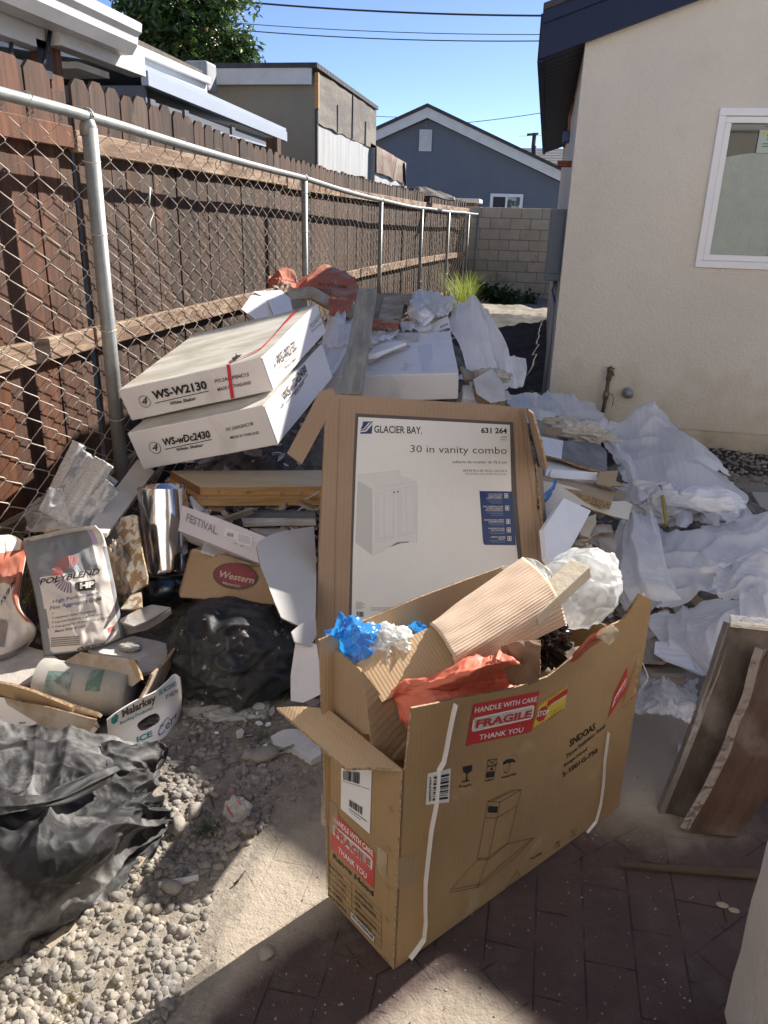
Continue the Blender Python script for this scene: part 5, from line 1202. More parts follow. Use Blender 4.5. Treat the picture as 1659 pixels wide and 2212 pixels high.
o = drape('orange_paper', [[Z(1238, 1418, .62), Z(1262, 1384, .67), Z(1295, 1360, .69), Z(1332, 1350, .69)], [Z(1234, 1430, .60), Z(1262, 1398, .65), Z(1296, 1374, .67), Z(1330, 1360, .67)], [Z(1240, 1442, .55), Z(1264, 1412, .60), Z(1298, 1386, .62), Z(1330, 1370, .62)]], orange_dirty, nu=40, nv=20, amp=.008, fu=5, fv=2, seed=2, ragged=.02)
tag(o, 'rust orange paper edge along the right rim of the range hood carton', 'paper')
o = drape('torn_paper', [[Z(1300, 1358, .70), Z(1322, 1350, .71), Z(1338, 1355, .71)], [Z(1290, 1375, .68), Z(1318, 1370, .69), Z(1336, 1368, .69)], [Z(1288, 1382, .655), Z(1315, 1392, .65), Z(1330, 1388, .65)]], M_('cream_torn_paper', (.66, .58, .44), .8), nu=24, nv=20, amp=.008, fu=4, fv=3, seed=4, ragged=.05)
tag(o, 'torn cream paper folded over the right rim of the range hood carton', 'paper')
for k, (x, y, r_, m_, lb) in enumerate(((.30, .12, .10, orange_dirty, 'dirty orange paper stuffed deep in the range hood carton'), (.55, .12, .09, card_dust, 'brown paper stuffed deep in the range hood carton'))):
    o = blob('stuffing', Lb(x, y, .46), (.16, .09, .07), m_, amp=.25, seed=20+k, rot=math.atan2(ex_.y, ex_.x), sub=4); tag(o, lb, 'paper')

# ================================================================ VANITY CARTON
def z8(x, y): return (603.5+x*.3968, 822.9+y*.3968)
OG = Vector((-.621, 2.12, .068)); gx = Vector((.956, .286, -.066)); gz_ = Vector((-.092, .505, .858)); gn = gx.cross(gz_)
if gn.dot(CAM-OG) < 0: gn = -gn
MG = frame(OG, gx, ez=gn); PG = Plane(OG, OG+gx, OG+gz_)
vb = thing('vanity_box', 'tall brown vanity carton with large cream picture label leaning in the middle of the pile', 'cardboard box', OG)
cardG = M_('vanity_cardboard', (.40, .275, .18), .82, var=(.35, .24, .155), vs=4, bump=.0006, bs=120, wave=('X', 20, .4, .14, .0005), bump2=.003, b2s=6)
panel('front_panel', [(708, 851), (1060, 874), (1134, 881), (1146, 960), (1164, 1070), (1183, 1202), (1196, 1310), (1204, 1480), (676, 1470), (683, 1339), (689, 1211), (700, 967)], PG, .006, cardG, vb, edge=card_edge, ax=(8, 7))
gt = OG+gz_*1.0
def gp(u, v, back): return PG.at(u, v) - PG.n*back
bm = bmesh.new()
q0 = [gp(*a) for a in ((708, 851, .006), (1134, 881, .006), (1134, 881, .16), (708, 851, .16))]
for nm, a in (('top_panel', ((708, 851), (1134, 881))), ('side_panel', ((676, 1470), (708, 851)))):
    v = [PG.at(*a[0])-PG.n*.0065, PG.at(*a[1])-PG.n*.0065, PG.at(*a[1])-PG.n*.17, PG.at(*a[0])-PG.n*.17]
    ins = (PG.at(900, 1200)-v[0]); nn = (v[1]-v[0]).cross(v[3]-v[0]).normalized(); nn = nn if nn.dot(ins) > 0 else -nn
    bm = bmesh.new(); r_ = [bm.verts.new(p) for p in v]+[bm.verts.new(p+nn*.006) for p in v]
    for qd in ((0, 1, 2, 3), (7, 6, 5, 4), (0, 4, 5, 1), (1, 5, 6, 2), (2, 6, 7, 3), (3, 7, 4, 0)): bm.faces.new([r_[i] for i in qd])
    bmo(nm, bm, cardG, vb)
panel('back_panel', [(708, 851), (1134, 881), (1204, 1480), (676, 1470)], Plane(PG.o-PG.n*.176, PG.o-PG.n*.176+gx, PG.o-PG.n*.176+gz_), .006, cardG, vb, edge=card_edge)
# open left flap
tl3 = PG.at(712, 850)
panel('flap', [(716, 838), (724, 846), (722, 872), (700, 915), (652, 1003), (620, 979), (660, 905), (690, 845)], Plane(PG.at(722, 848), PG.at(690, 1040)+Vector((-.02, 0, 0)), PG.at(622, 980)+PG.n*.03+Vector((0, .02, -.02))), .006, cardG, vb, edge=card_edge, warp=.01)
panel('flap', [(1135, 881), (1150, 893), (1166, 950), (1180, 1012), (1163, 1008), (1158, 985), (1146, 930)], Plane(PG.at(1135, 881), PG.at(1166, 1010), PG.at(1180, 1000)-PG.n*.08), .006, card_d, vb, edge=card_edge)
panel('flap', [(1160, 1000), (1172, 1010), (1176, 1080), (1190, 1205), (1184, 1210), (1168, 1090)], Plane(PG.at(1160, 1000), PG.at(1184, 1210), PG.at(1190, 1100)-PG.n*.06), .006, card_d, vb, edge=card_edge)
# grooves pressed in the board
q = Marks(MG, .0008)
for a, b in (((734, 862), (724, 1180)), ((724, 1180), (722, 1400)), ((1123, 885), (1152, 1090)), ((1152, 1090), (1166, 1250))): q.line([a, b], .004)
q.make('creases', M_('creased_cardboard', (.29, .195, .125), .85), vb)
q = Marks(MG, .0012); q.px([(768, 893), (1108, 912), (1117, 1085), (1128, 1212), (1140, 1420), (752, 1405), (757, 1200), (763, 1000)]); q.make('label_border', ink_b, vb)
LBL = [(774, 901), (1101, 918), (1105, 1085), (1119, 1212), (1130, 1420), (758, 1405), (762, 1200), (769, 1000)]
Wl = [MG.inverted() @ PG.at(*p) for p in LBL]
bm = bmesh.new(); f = bm.faces.new([bm.verts.new((p.x, p.y, .0018)) for p in Wl]); bmo('picture_label', bm, label_m, vb, MG.copy())
q = Marks(MG, .0026); F8 = lambda *a: [z8(*p) for p in a]
q.text('GLACIER BAY.', *F8((515, 283), (776, 290), (516, 243)), .012).text('631 264', *F8((1097, 285), (1238, 288), (1097, 254)), .03).text('30 in vanity combo', *F8((712, 402), (1237, 411), (713, 350)), -.006)
q.text('cubierta de tocador de 76,3 cm', *F8((940, 450), (1236, 453), (940, 433)), -.003).text('30.6 IN W x 18.7 IN D x 35.6 IN H', *F8((1000, 494), (1237, 497), (1000, 482)), .0).text('77,8 CM AN x 47,5 CM PR x 90,4 CM AL', *F8((1010, 511), (1237, 514), (1010, 502)), .0)
q.text('WHITE', *F8((1203, 312), (1238, 312), (1203, 303))).text('BLANCO', *F8((1203, 324), (1238, 324), (1203, 317)))
q.quad(*F8((420, 1283), (458, 1285), (420, 1255)), [(a, b, 0, 1) for a, b, _, _ in barcode_rows(30, 8)]); q.make('lettering', ink, vb)
q = Marks(MG, .0026); q.px([z8(*p) for p in ((455, 222), (508, 221), (502, 288), (440, 289), (443, 262), (452, 240))])
q.make('logo', navy_l, vb)
q = Marks(MG, .0034); q.px([z8(*p) for p in ((508, 224), (488, 243), (470, 268), (443, 274), (443, 281), (474, 276), (496, 250), (508, 236))]); q.px([z8(*p) for p in ((500, 221), (482, 232), (462, 258), (444, 266), (444, 269), (466, 262), (488, 236))]); q.make('logo_swoosh', white_l, vb)
q = Marks(MG, .0026); q.px([z8(*p) for p in ((1088, 600), (1265, 602), (1287, 895), (1116, 893), (1108, 880))]); q.make('feature_panel', navy_l, vb)
q = Marks(MG, .0034)
for y, ls in ((617, ('6-WAY ADJUSTABLE', 'HINGES FOR EASY', 'CABINET ALIGNMENT')), (684, ('RIGID THERMOFOIL DOORS', 'PROVIDE DURABILITY', 'WITH LOW MAINTENANCE')), (757, ('BRUSHED NICKEL CABINET', 'HARDWARE INCLUDED')), (803, ('FURNITURE TOE KICK', 'WITH DUST GUARD')), (850, ('LIMITED LIFETIME', 'WARRANTY'))):
    xr = 1211+(y-617)*.075
    for k, s in enumerate(ls): w_ = len(s)*4.9; q.text(s, *F8((xr-w_, y+4+k*10), (xr, y+4+k*10), (xr-w_, y-3+k*10)), .02)
    q.quad(*F8((xr+12, y+22), (xr+34, y+22), (xr+11, y-4)), [(0, 1, 0, .12), (0, 1, .88, 1), (0, .12, 0, 1), (.88, 1, 0, 1), (.3, .7, .25, .75)])
q.make('feature_lettering', white_ink, vb)
q = Marks(MG, .0034)
for y, n in ((647, 3), (713, 3), (775, 2), (822, 2), (868, 2)):
    xr = 1211+(y-617)*.075
    for k in range(n): q.quad(*F8((xr-88+k*12, y+3+k*9), (xr, y+3+k*9), (xr-88+k*12, y-1+k*9)), [(j*.1, j*.1+.08, 0, 1) for j in range(10)])
q.make('feature_fine_print', M_('pale_blue_print', (.16, .22, .36), .5), vb)
q = Marks(MG, .0024)
q.px([z8(*p) for p in ((427, 545), (503, 590), (503, 945), (415, 880))]); q.make('cabinet_picture_side', M_('picture_shade', (.56, .555, .54), .4), vb)
q = Marks(MG, .0024); q.px([z8(*p) for p in ((503, 590), (748, 555), (748, 880), (700, 876), (640, 880), (590, 905), (545, 935), (503, 948))]); q.px([z8(*p) for p in ((427, 512), (655, 488), (655, 515), (748, 552), (503, 587), (427, 542))]); q.make('cabinet_picture', M_('picture_light', (.71, .705, .68), .4), vb)
q = Marks(MG, .0030)
for l in ([(427, 512), (655, 488), (655, 518), (748, 552), (503, 590), (427, 545), (427, 512)], [(427, 545), (415, 880), (503, 948), (503, 590)], [(748, 555), (748, 880), (700, 876), (640, 880), (590, 905), (545, 935), (503, 948)], [(525, 612), (525, 880), (620, 855), (622, 592), (525, 612)], [(648, 590), (648, 850), (735, 828), (735, 572), (648, 590)], [(540, 628), (540, 862), (606, 845)], [(662, 600), (662, 838), (724, 822)], [(570, 605), (570, 870)], [(690, 582), (690, 840)]): q.line([z8(*p) for p in l], .0009)
q.ring(z8(590, 545), .045, .0012, sx=1.2, sy=.35); q.make('cabinet_picture_lines', ink_pale, vb)
q = Marks(MG, .0036); q.ring(z8(624, 607), .002, .003).ring(z8(645, 604), .002, .003); q.px([z8(*p) for p in ((600, 905), (640, 878), (700, 874), (705, 880), (660, 884))]); q.make('cabinet_picture_knobs', ink_g, vb)
q = Marks(MG, .0030)
for k in range(7): q.quad(*F8((415, 1205+k*6), (450+(k % 3)*8, 1206+k*6), (415, 1203+k*6)), [(0, 1, 0, 1)])
for k in range(3): q.quad(*F8((498, 1236+k*7), (610, 1237+k*7), (498, 1233+k*7)), [(j*.07, j*.07+.05, 0, 1) for j in range(14)])
q.make('fine_print', ink_g, vb)
q = Marks(MG, .0014)
for (x, y) in ((1402, 520), (1412, 600)): q.line([z8(x-12, y), z8(x+6, y), z8(x+14, y+55), z8(x-6, y+55)], .0014)
q.quad(*F8((1402, 700), (1420, 700), (1398, 640)), [(.1, .9, 0, .4), (.3, .7, .5, 1)]); q.make('carton_marks', ink_br, vb)
# ================================================================ THE HEAP UNDER IT ALL
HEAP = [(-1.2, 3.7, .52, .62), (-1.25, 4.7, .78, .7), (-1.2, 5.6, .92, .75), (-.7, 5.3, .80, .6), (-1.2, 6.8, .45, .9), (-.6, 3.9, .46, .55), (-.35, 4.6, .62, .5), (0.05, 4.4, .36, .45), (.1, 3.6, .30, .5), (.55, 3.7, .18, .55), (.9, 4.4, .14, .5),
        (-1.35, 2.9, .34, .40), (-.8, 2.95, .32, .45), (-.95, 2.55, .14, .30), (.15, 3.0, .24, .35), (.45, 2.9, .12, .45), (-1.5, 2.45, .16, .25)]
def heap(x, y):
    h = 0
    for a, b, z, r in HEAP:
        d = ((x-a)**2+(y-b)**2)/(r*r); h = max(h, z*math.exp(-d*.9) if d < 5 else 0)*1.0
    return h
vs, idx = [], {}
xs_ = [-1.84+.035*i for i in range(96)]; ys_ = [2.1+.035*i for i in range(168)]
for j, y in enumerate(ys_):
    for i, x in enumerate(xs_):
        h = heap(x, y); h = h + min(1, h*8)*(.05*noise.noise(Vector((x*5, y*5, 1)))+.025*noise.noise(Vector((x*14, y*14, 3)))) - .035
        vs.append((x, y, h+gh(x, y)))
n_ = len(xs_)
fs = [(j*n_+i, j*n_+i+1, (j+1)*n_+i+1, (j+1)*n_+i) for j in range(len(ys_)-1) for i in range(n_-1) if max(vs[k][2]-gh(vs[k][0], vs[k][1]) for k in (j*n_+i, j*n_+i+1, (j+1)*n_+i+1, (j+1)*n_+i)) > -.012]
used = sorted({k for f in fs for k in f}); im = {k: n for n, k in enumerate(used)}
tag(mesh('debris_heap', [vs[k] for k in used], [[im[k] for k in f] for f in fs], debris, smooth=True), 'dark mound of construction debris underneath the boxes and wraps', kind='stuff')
# loose shards: plaster, card and foam crumbs over the heap
def shards(name, n, region, mats, seed, s0, s1, lift=.0, **kw):
    r = random.Random(seed); V, Fc, mi = [], [], []
    for _ in range(n):
        while True:
            x, y = r.uniform(region[0], region[1]), r.uniform(region[2], region[3])
            if region[4] is None or region[4](x, y): break
        z = max(heap(x, y)+.0, 0)+gh(x, y)+r.uniform(0, .03)+lift; s = s0+(s1-s0)*r.random()**3
        R = Matrix.Rotation(r.uniform(0, 6.3), 3, 'Z') @ Matrix.Rotation(r.gauss(0, .45), 3, 'X') @ Matrix.Rotation(r.gauss(0, .45), 3, 'Y')
        k = r.randint(4, 6); pts = [Vector((math.cos(6.283*i/k)*s*r.uniform(.5, 1.2), math.sin(6.283*i/k)*s*r.uniform(.4, 1), 0)) for i in range(k)]; th = s*r.uniform(.03, .22); b = len(V)
        V += [R @ p+Vector((x, y, z)) for p in pts]+[R @ (p+Vector((0, 0, -th)))+Vector((x, y, z)) for p in pts]; m_ = r.randrange(len(mats))
        Fc.append(list(range(b, b+k))); Fc.append(list(range(b+2*k-1, b+k-1, -1))); mi += [m_]*(k+2)
        for i in range(k): Fc.append([b+i, b+k+i, b+k+(i+1) % k, b+(i+1) % k])
    return tag(mesh(name, V, Fc, mats, mi=mi), **kw)
onheap = lambda x, y: heap(x, y) > .16 or (heap(x, y) > .08 and noise.noise(Vector((x*2, y*2, 0))) > .2)
shards('rubble', 1500, (-1.8, 1.2, 2.3, 6.6, onheap), [plaster, card_dust, white_dusty, card_old, foam, card_d, debris], 5, .012, .075, label='broken plaster, card and foam scraps covering the heap', kind='stuff')
lowleft = [(Z(u, v, 0).x, Z(u, v, 0).y) for u, v in [(-100, 1420), (420, 1400), (700, 1500), (700, 1660), (380, 1600), (-100, 1620)]]
shards('rubble', 330, (-2, .2, 1.5, 3.2, lambda x, y: in_poly(x, y, lowleft)), [plaster, white_dusty, card_dust, debris, debris], 8, .006, .03, label='small plaster crumbs on the ground around the black bag', kind='stuff')

# ================================================================ WHITE CABINET CARTONS
def c4(x, y): return (x*.3307, 493.7+y*.3307)
def c5(x, y): return (493.7+x*.3968, 548.6+y*.3968)
def carton(name, O, ex, ey, ez, dims, m_side, m_top, label, dent=.0):
    M = frame(O, ex, ey=ey); w_, d_, h_ = dims; bm = bmesh.new()
    addbox(bm, (0, 0, 0), dims)
    bmesh.ops.subdivide_edges(bm, edges=bm.edges[:], cuts=9, use_grid_fill=True)
    for v in bm.verts:
        x, y, z = v.co; k = dent*(noise.noise(Vector((x*5, y*5, z*5+O[0]*9)))); e = min(x, w_-x)*4
        v.co.z += k*(1 if z > h_*.5 else -.5)*1.2; v.co.y += k*.6; v.co.x += dent*.6*noise.noise(Vector((y*6, z*6, O[1]*5)))
    for f in bm.faces:
        f.normal_update(); f.material_index = 1 if f.normal.z > .7 else 0
    es = [e for e in bm.edges if len(e.link_faces) == 2 and e.calc_face_angle(0) > .8]; bmesh.ops.bevel(bm, geom=es, offset=.004, segments=2, affect='EDGES')
    o = thing(name, label, 'cardboard box', O); bmo('carton', bm, [m_side, m_top], o, M, smooth=False)
    return o, M
EX2, EY2, EZ2 = Vector((.962, -.058, .267)), Vector((.016, .988, .156)), Vector((-.273, -.146, .951))
w2, M2 = carton('cabinet_box', Vector((-1.545, 2.795, .515)), EX2, EY2, EZ2, (.623, .79, .166), white_card, white_top, 'lower of the two stacked white cabinet cartons leaning on the fence post', .003)
w1, M1 = carton('cabinet_box', Vector((-1.640, 2.905, .690)), Vector((.961, -.06, .268)), Vector((.01, .984, .178)), None, (.672, .76, .138), white_card, white_top, 'upper of the two stacked white cabinet cartons, red tape stripe and scuffed dirty top', .004)
def face_f(M, dims): return frame(M @ Vector((0, 0, 0)), M.to_3x3() @ Vector((1, 0, 0)), ez=M.to_3x3() @ Vector((0, -1, 0)))
def face_r(M, dims): return frame(M @ Vector((dims[0], 0, 0)), M.to_3x3() @ Vector((0, 1, 0)), ez=M.to_3x3() @ Vector((1, 0, 0)))
FF, FR = face_f(M1, (.672,)), face_r(M1, (.672,)); Fc4 = lambda *a: [c4(*p) for p in a]; Fc5 = lambda *a: [c5(*p) for p in a]
q = Marks(FF, .005); q.ring(c4(948, 1127), .025, .0022).text('4', *Fc4((930, 1155), (965, 1145), (930, 1105))).text('WS-W2130', *Fc4((1008, 1115), (1360, 1045), (990, 1060)), .035).line(Fc4((1015, 1138), (1366, 1058)), .003)
q.text('White Shaker', *Fc4((1112, 1153), (1285, 1116), (1110, 1130)), .02).text('PO:2A01P5HC13', *Fc4((1408, 1008), (1628, 962), (1405, 983)), .01).text('MADE IN THAILAND', *Fc4((1425, 1060), (1643, 1013), (1423, 1038)), .01); q.make('lettering', ink, w1)
q = Marks(FF, .0056); q.px(Fc4((1482, 885), (1503, 882), (1532, 1104), (1510, 1108))); q.make('red_tape', red_t, w1)
q = Marks(M1 @ Matrix.Translation((0, 0, .138)), .005); q.px([c5(*p) for p in ((0, 598), (8, 596), (195, 510), (300, 395), (388, 305), (370, 308), (350, 325), (240, 455), (165, 530))]); q.make('red_tape', red_t, w1)
q = Marks(FR, .004); q.ring(c5(248, 618), .02, .002, sx=1.2).text('4', *Fc5((240, 635), (256, 618), (240, 605))).text('WS-W2130', *Fc5((268, 612), (372, 520), (250, 555)), .03).line(Fc5((272, 620), (375, 530)), .003).text('White Shaker', *Fc5((305, 632), (372, 570), (298, 612)), .012)
q.text('PO:2A01P5', *Fc5((445, 410), (500, 350), (440, 385))).text('MADE IN THAILAND', *Fc5((450, 430), (520, 370), (447, 418))); q.make('lettering', ink_b, w1)
q = Marks(M1 @ Matrix.Translation((0, 0, .138)), .0052); q.px([c5(*p) for p in ((20, 575), (42, 560), (40, 545), (52, 558), (75, 552), (62, 568), (48, 575), (30, 588))]); q.make('torn_hole', ink, w1)
FF, FR = face_f(M2, (.623,)), face_r(M2, (.623,))
q = Marks(FF, .004); q.ring(c4(1015, 1430), .025, .0022).text('4', *Fc4((998, 1455), (1032, 1445), (998, 1408))).text('WS-wDc2430', *Fc4((1070, 1420), (1378, 1365), (1058, 1370)), .03).line(Fc4((1080, 1440), (1385, 1375)), .003)
q.text('White Shaker', *Fc4((1153, 1453), (1330, 1420), (1152, 1433)), .02).text('PO: 2A05G5HC178', *Fc4((1481, 1322), (1655, 1283), (1479, 1300)), .01).text('MADE IN THAILAND', *Fc4((1508, 1372), (1695, 1338), (1506, 1355)), .01); q.make('lettering', ink, w2)
q = Marks(FR, .004); q.ring(c5(288, 835), .02, .002, sx=1.2).text('4', *Fc5((280, 850), (297, 835), (280, 820))).text('WS-wDc2430', *Fc5((302, 805), (425, 640), (285, 760)), .03).line(Fc5((308, 815), (428, 655)), .003).text('White Shaker', *Fc5((360, 775), (410, 700), (352, 760)), .012); q.make('lettering', ink_b, w2)

# big white carton behind, long grey plank across it
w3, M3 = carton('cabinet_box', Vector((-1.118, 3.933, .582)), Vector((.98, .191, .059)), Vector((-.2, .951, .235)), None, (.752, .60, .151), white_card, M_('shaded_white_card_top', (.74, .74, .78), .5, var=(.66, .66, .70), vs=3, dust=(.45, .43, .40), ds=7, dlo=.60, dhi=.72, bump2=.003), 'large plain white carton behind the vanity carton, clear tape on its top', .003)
q = Marks(M3 @ Matrix.Translation((0, 0, .151)), .004); q.px([c5(*p) for p in ((1030, 500), (1105, 490), (1110, 560), (1090, 640), (1055, 645), (1045, 560))]); q.make('tape', M_('clear_tape', (.72, .74, .82), .12, alpha=.6, bump2=.006, b2s=22), w3)
o = bar('plank', Yp(757, 850, 3.42), Yp(794, 622, 4.45), .105, .035, plankwood); tag(o, 'long pale grey weathered plank lying up the pile beside the large white carton', 'plank')
q = Marks(frame(o.matrix_basis.translation, o.matrix_basis.to_3x3() @ Vector((1, 0, 0)), ez=o.matrix_basis.to_3x3() @ Vector((0, 0, 1))), .001)

def bag(name, c, ax, mat, lb, cat='bag', **kw):
    o = blob(name, P(c), ax, mat, **kw); return tag(o, lb, cat)
def card_piece(name, outline, refs, th, mat, lb, cat='cardboard', **kw):
    o = panel(name, outline, refs, th, mat, **kw); return tag(o, lb, cat)
# top of the pile
t5 = lambda *a: [c5(*p) for p in a]
wb_ = thing('white_carton', 'open white carton tipped over at the fence, top left of the pile', 'cardboard box', P((580, 680, 4.9)))
panel('end_panel', t5((135, 208), (205, 235), (250, 345), (165, 372), (70, 300)), Plane((530, 640, 4.6), (585, 690, 4.5), (560, 690, 4.45)), .005, white_card, wb_, edge=card_edge)
panel('top_panel', t5((135, 205), (285, 198), (335, 240), (350, 310), (310, 335), (250, 345), (205, 238)), Plane((585, 640, 4.75), (640, 640, 5.0), (600, 680, 4.55)), .005, white_card, wb_, edge=card_edge)
o = drape('cement_sack', [[Yp(*c5(380, 150), 5.5), Yp(*c5(450, 105), 5.6), Yp(*c5(510, 62), 5.75), Yp(*c5(600, 100), 5.75), Yp(*c5(690, 140), 5.6)], [Yp(*c5(340, 185), 5.3), Yp(*c5(440, 150), 5.35), Yp(*c5(540, 120), 5.5), Yp(*c5(640, 150), 5.5), Yp(*c5(705, 195), 5.4)], [Yp(*c5(330, 215), 5.15), Yp(*c5(440, 195), 5.2), Yp(*c5(550, 180), 5.3), Yp(*c5(640, 200), 5.3), Yp(*c5(700, 230), 5.2)], [Yp(*c5(320, 240), 5.05), Yp(*c5(430, 235), 5.05), Yp(*c5(560, 235), 5.1), Yp(*c5(640, 240), 5.1), Yp(*c5(690, 245), 5.1)]], orange_dirty, nu=80, nv=50, amp=.035, fu=4, fv=3, seed=4, ragged=.0, crease=.8)
tag(o, 'largest orange cement sack lying on top of the pile against the fence', 'paper sack')
MS = frame(Yp(*c5(440, 200), 5.12), Vector((1, -.1, -.14)), ez=Vector((-.1, -.62, .78)))
q = Marks(MS, .03); q.text('MEZCLA DE', *t5((645, 190), (490, 172), (648, 208)), .03).text('CONCRETO', *t5((560, 212), (430, 195), (562, 235)), .03); q.make('sack_lettering', ink_br, o, None)
o = drape('cement_sack', [[Yp(*c5(225, 115), 5.3), Yp(*c5(270, 98), 5.35), Yp(*c5(330, 95), 5.4), Yp(*c5(380, 150), 5.45)], [Yp(*c5(215, 160), 5.2), Yp(*c5(265, 130), 5.2), Yp(*c5(320, 140), 5.25), Yp(*c5(375, 175), 5.35)], [Yp(*c5(215, 200), 5.1), Yp(*c5(270, 175), 5.05), Yp(*c5(310, 190), 5.1), Yp(*c5(350, 195), 5.2)]], orange_dirty, nu=50, nv=40, amp=.035, fu=3, fv=3, seed=14, ragged=.03, crease=1)
tag(o, 'small orange cement sack crumpled against the fence left of the largest one', 'paper sack')
o = drape('cement_sack', [[Yp(*c5(545, 245), 4.9), Yp(*c5(600, 232), 4.95), Yp(*c5(668, 250), 4.95)], [Yp(*c5(540, 290), 4.75), Yp(*c5(600, 290), 4.78), Yp(*c5(670, 300), 4.8)], [Yp(*c5(548, 335), 4.65), Yp(*c5(610, 345), 4.65), Yp(*c5(668, 355), 4.7)]], orange_dirty, nu=40, nv=40, amp=.025, fu=3, fv=3, seed=24, ragged=.04, crease=.8)
tag(o, 'orange cement sack hanging down just left of the long plank', 'paper sack')
MS = frame(Yp(*c5(600, 300), 4.74), Vector((1, 0, 0)), ez=Vector((0, -.8, .6)))
o2 = drape('cement_sack', [[Yp(*c5(780, 360), 4.55), Yp(*c5(840, 352), 4.6), Yp(*c5(930, 372), 4.6)], [Yp(*c5(775, 380), 4.45), Yp(*c5(850, 380), 4.5), Yp(*c5(935, 388), 4.5)], [Yp(*c5(775, 400), 4.4), Yp(*c5(850, 402), 4.4), Yp(*c5(925, 400), 4.45)]], orange_dirty, nu=36, nv=24, amp=.02, fu=3, fv=2, seed=5, ragged=.05)
tag(o2, 'flat orange cement sack on the pile just right of the long plank', 'paper sack')
card_piece('cardboard_strip', t5((318, 195), (430, 188), (470, 195), (560, 238), (600, 262), (548, 290), (450, 240), (320, 245)), Plane((620, 625, 5.0), (710, 640, 5.0), (640, 645, 4.9)), .02, card_dust, 'dusty cardboard strip folded under the largest orange sack', warp=.03, edge=card_edge)
card_piece('cardboard_sheet', t5((280, 200), (420, 240), (430, 290), (340, 320), (300, 240)), Plane((605, 628, 5.0), (665, 645, 5.0), (640, 672, 4.75)), .006, card_old, 'dark cardboard sheet between the tipped white carton and the orange sacks', warp=.02)
card_piece('flattened_carton', t5((790, 215), (985, 228), (1015, 240), (990, 290), (935, 362), (845, 358), (785, 352)), Plane((815, 640, 5.4), (895, 645, 5.4), (820, 690, 4.7)), .008, card_old, 'flattened grey brown carton right of the plank top', warp=.025, edge=card_edge, torn=.006)
card_piece('flattened_carton', t5((848, 232), (980, 226), (952, 290), (940, 345), (905, 340), (880, 350), (815, 345)), Plane((830, 642, 5.28), (885, 640, 5.28), (830, 686, 4.66)), .006, card_dust, 'pale creased carton flap lying over the grey brown one', warp=.02, edge=card_edge)
card_piece('thin_board', t5((800, 212), (895, 222), (893, 230), (798, 222)), Plane((815, 634, 5.5), (850, 637, 5.5), (815, 640, 5.45)), .02, lumber_top, 'thin pale board edge at the very top of the pile right of the plank', cat='board')
def dr(name, rows, mat, lb, cat='foam wrap', **kw): return tag(drape(name, [[Yp(*c5(x, y), d) for x, y, d in r] for r in rows], mat, **kw), lb, cat)
dr('foam_wrap', [[(1020, 222, 5.25), (1080, 212, 5.3), (1150, 216, 5.3), (1225, 240, 5.25)], [(985, 265, 5.05), (1060, 255, 5.0), (1140, 255, 5.0), (1228, 275, 5.05)], [(975, 320, 4.85), (1060, 315, 4.75), (1140, 310, 4.75), (1218, 310, 4.85)], [(1000, 365, 4.7), (1070, 362, 4.62), (1130, 350, 4.65), (1200, 335, 4.75)]], foam_wrap2, 'crumpled white foam wrap bundle on the pile crest', nu=80, nv=70, amp=.05, fu=4, fv=3, seed=31, ragged=.03, crease=.95)
dr('foam_wrap', [[(930, 385, 4.7), (1000, 360, 4.75), (1090, 355, 4.8)], [(935, 402, 4.6), (1010, 388, 4.6), (1100, 378, 4.65)], [(945, 425, 4.5), (1030, 420, 4.5), (1110, 400, 4.55)]], foam_wrap2, 'dirty white wrap strip below the crest bundle', nu=50, nv=30, amp=.03, fu=4, fv=2, seed=32, ragged=.05)
dr('foam_wrap', [[(535, 330, 4.7), (580, 322, 4.75), (630, 350, 4.7), (685, 400, 4.6)], [(520, 380, 4.45), (580, 370, 4.45), (640, 395, 4.45), (680, 425, 4.4)], [(520, 440, 4.25), (580, 440, 4.2), (635, 450, 4.2), (665, 460, 4.2)], [(510, 500, 4.05), (560, 510, 4.0), (610, 500, 4.0), (645, 495, 4.0)]], foam_wrap, 'white foam wrap squeezed between the upper cabinet carton and the plank', nu=60, nv=60, amp=.05, fu=3, fv=3, seed=33, ragged=.02, crease=.7)
dr('foam_wrap', [[(765, 425, 4.5), (830, 408, 4.55), (900, 410, 4.55), (930, 420, 4.5)], [(765, 460, 4.35), (830, 440, 4.35), (890, 435, 4.4), (915, 440, 4.4)], [(765, 505, 4.2), (810, 500, 4.2), (860, 480, 4.22), (880, 470, 4.25)]], foam_wrap, 'smooth rolled white foam sheet between the plank and the lettered carton', nu=50, nv=40, amp=.03, fu=3, fv=2, seed=34, ragged=.02)
card_piece('foam_piece', t5((640, 495), (590, 500), (560, 505), (492, 640), (530, 655), (545, 655), (592, 590)), Plane((727, 745, 4.1), (715, 745, 4.1), (700, 805, 3.75)), .03, foam, 'white foam slab beside the left edge of the plank', cat='foam panel')
card_piece('foam_piece', t5((790, 510), (870, 472), (968, 482), (900, 505), (800, 540), (760, 545)), Plane((800, 745, 4.25), (870, 738, 4.3), (810, 762, 4.1)), .03, foam, 'thin white foam slab on the back edge of the large white carton', cat='foam panel')
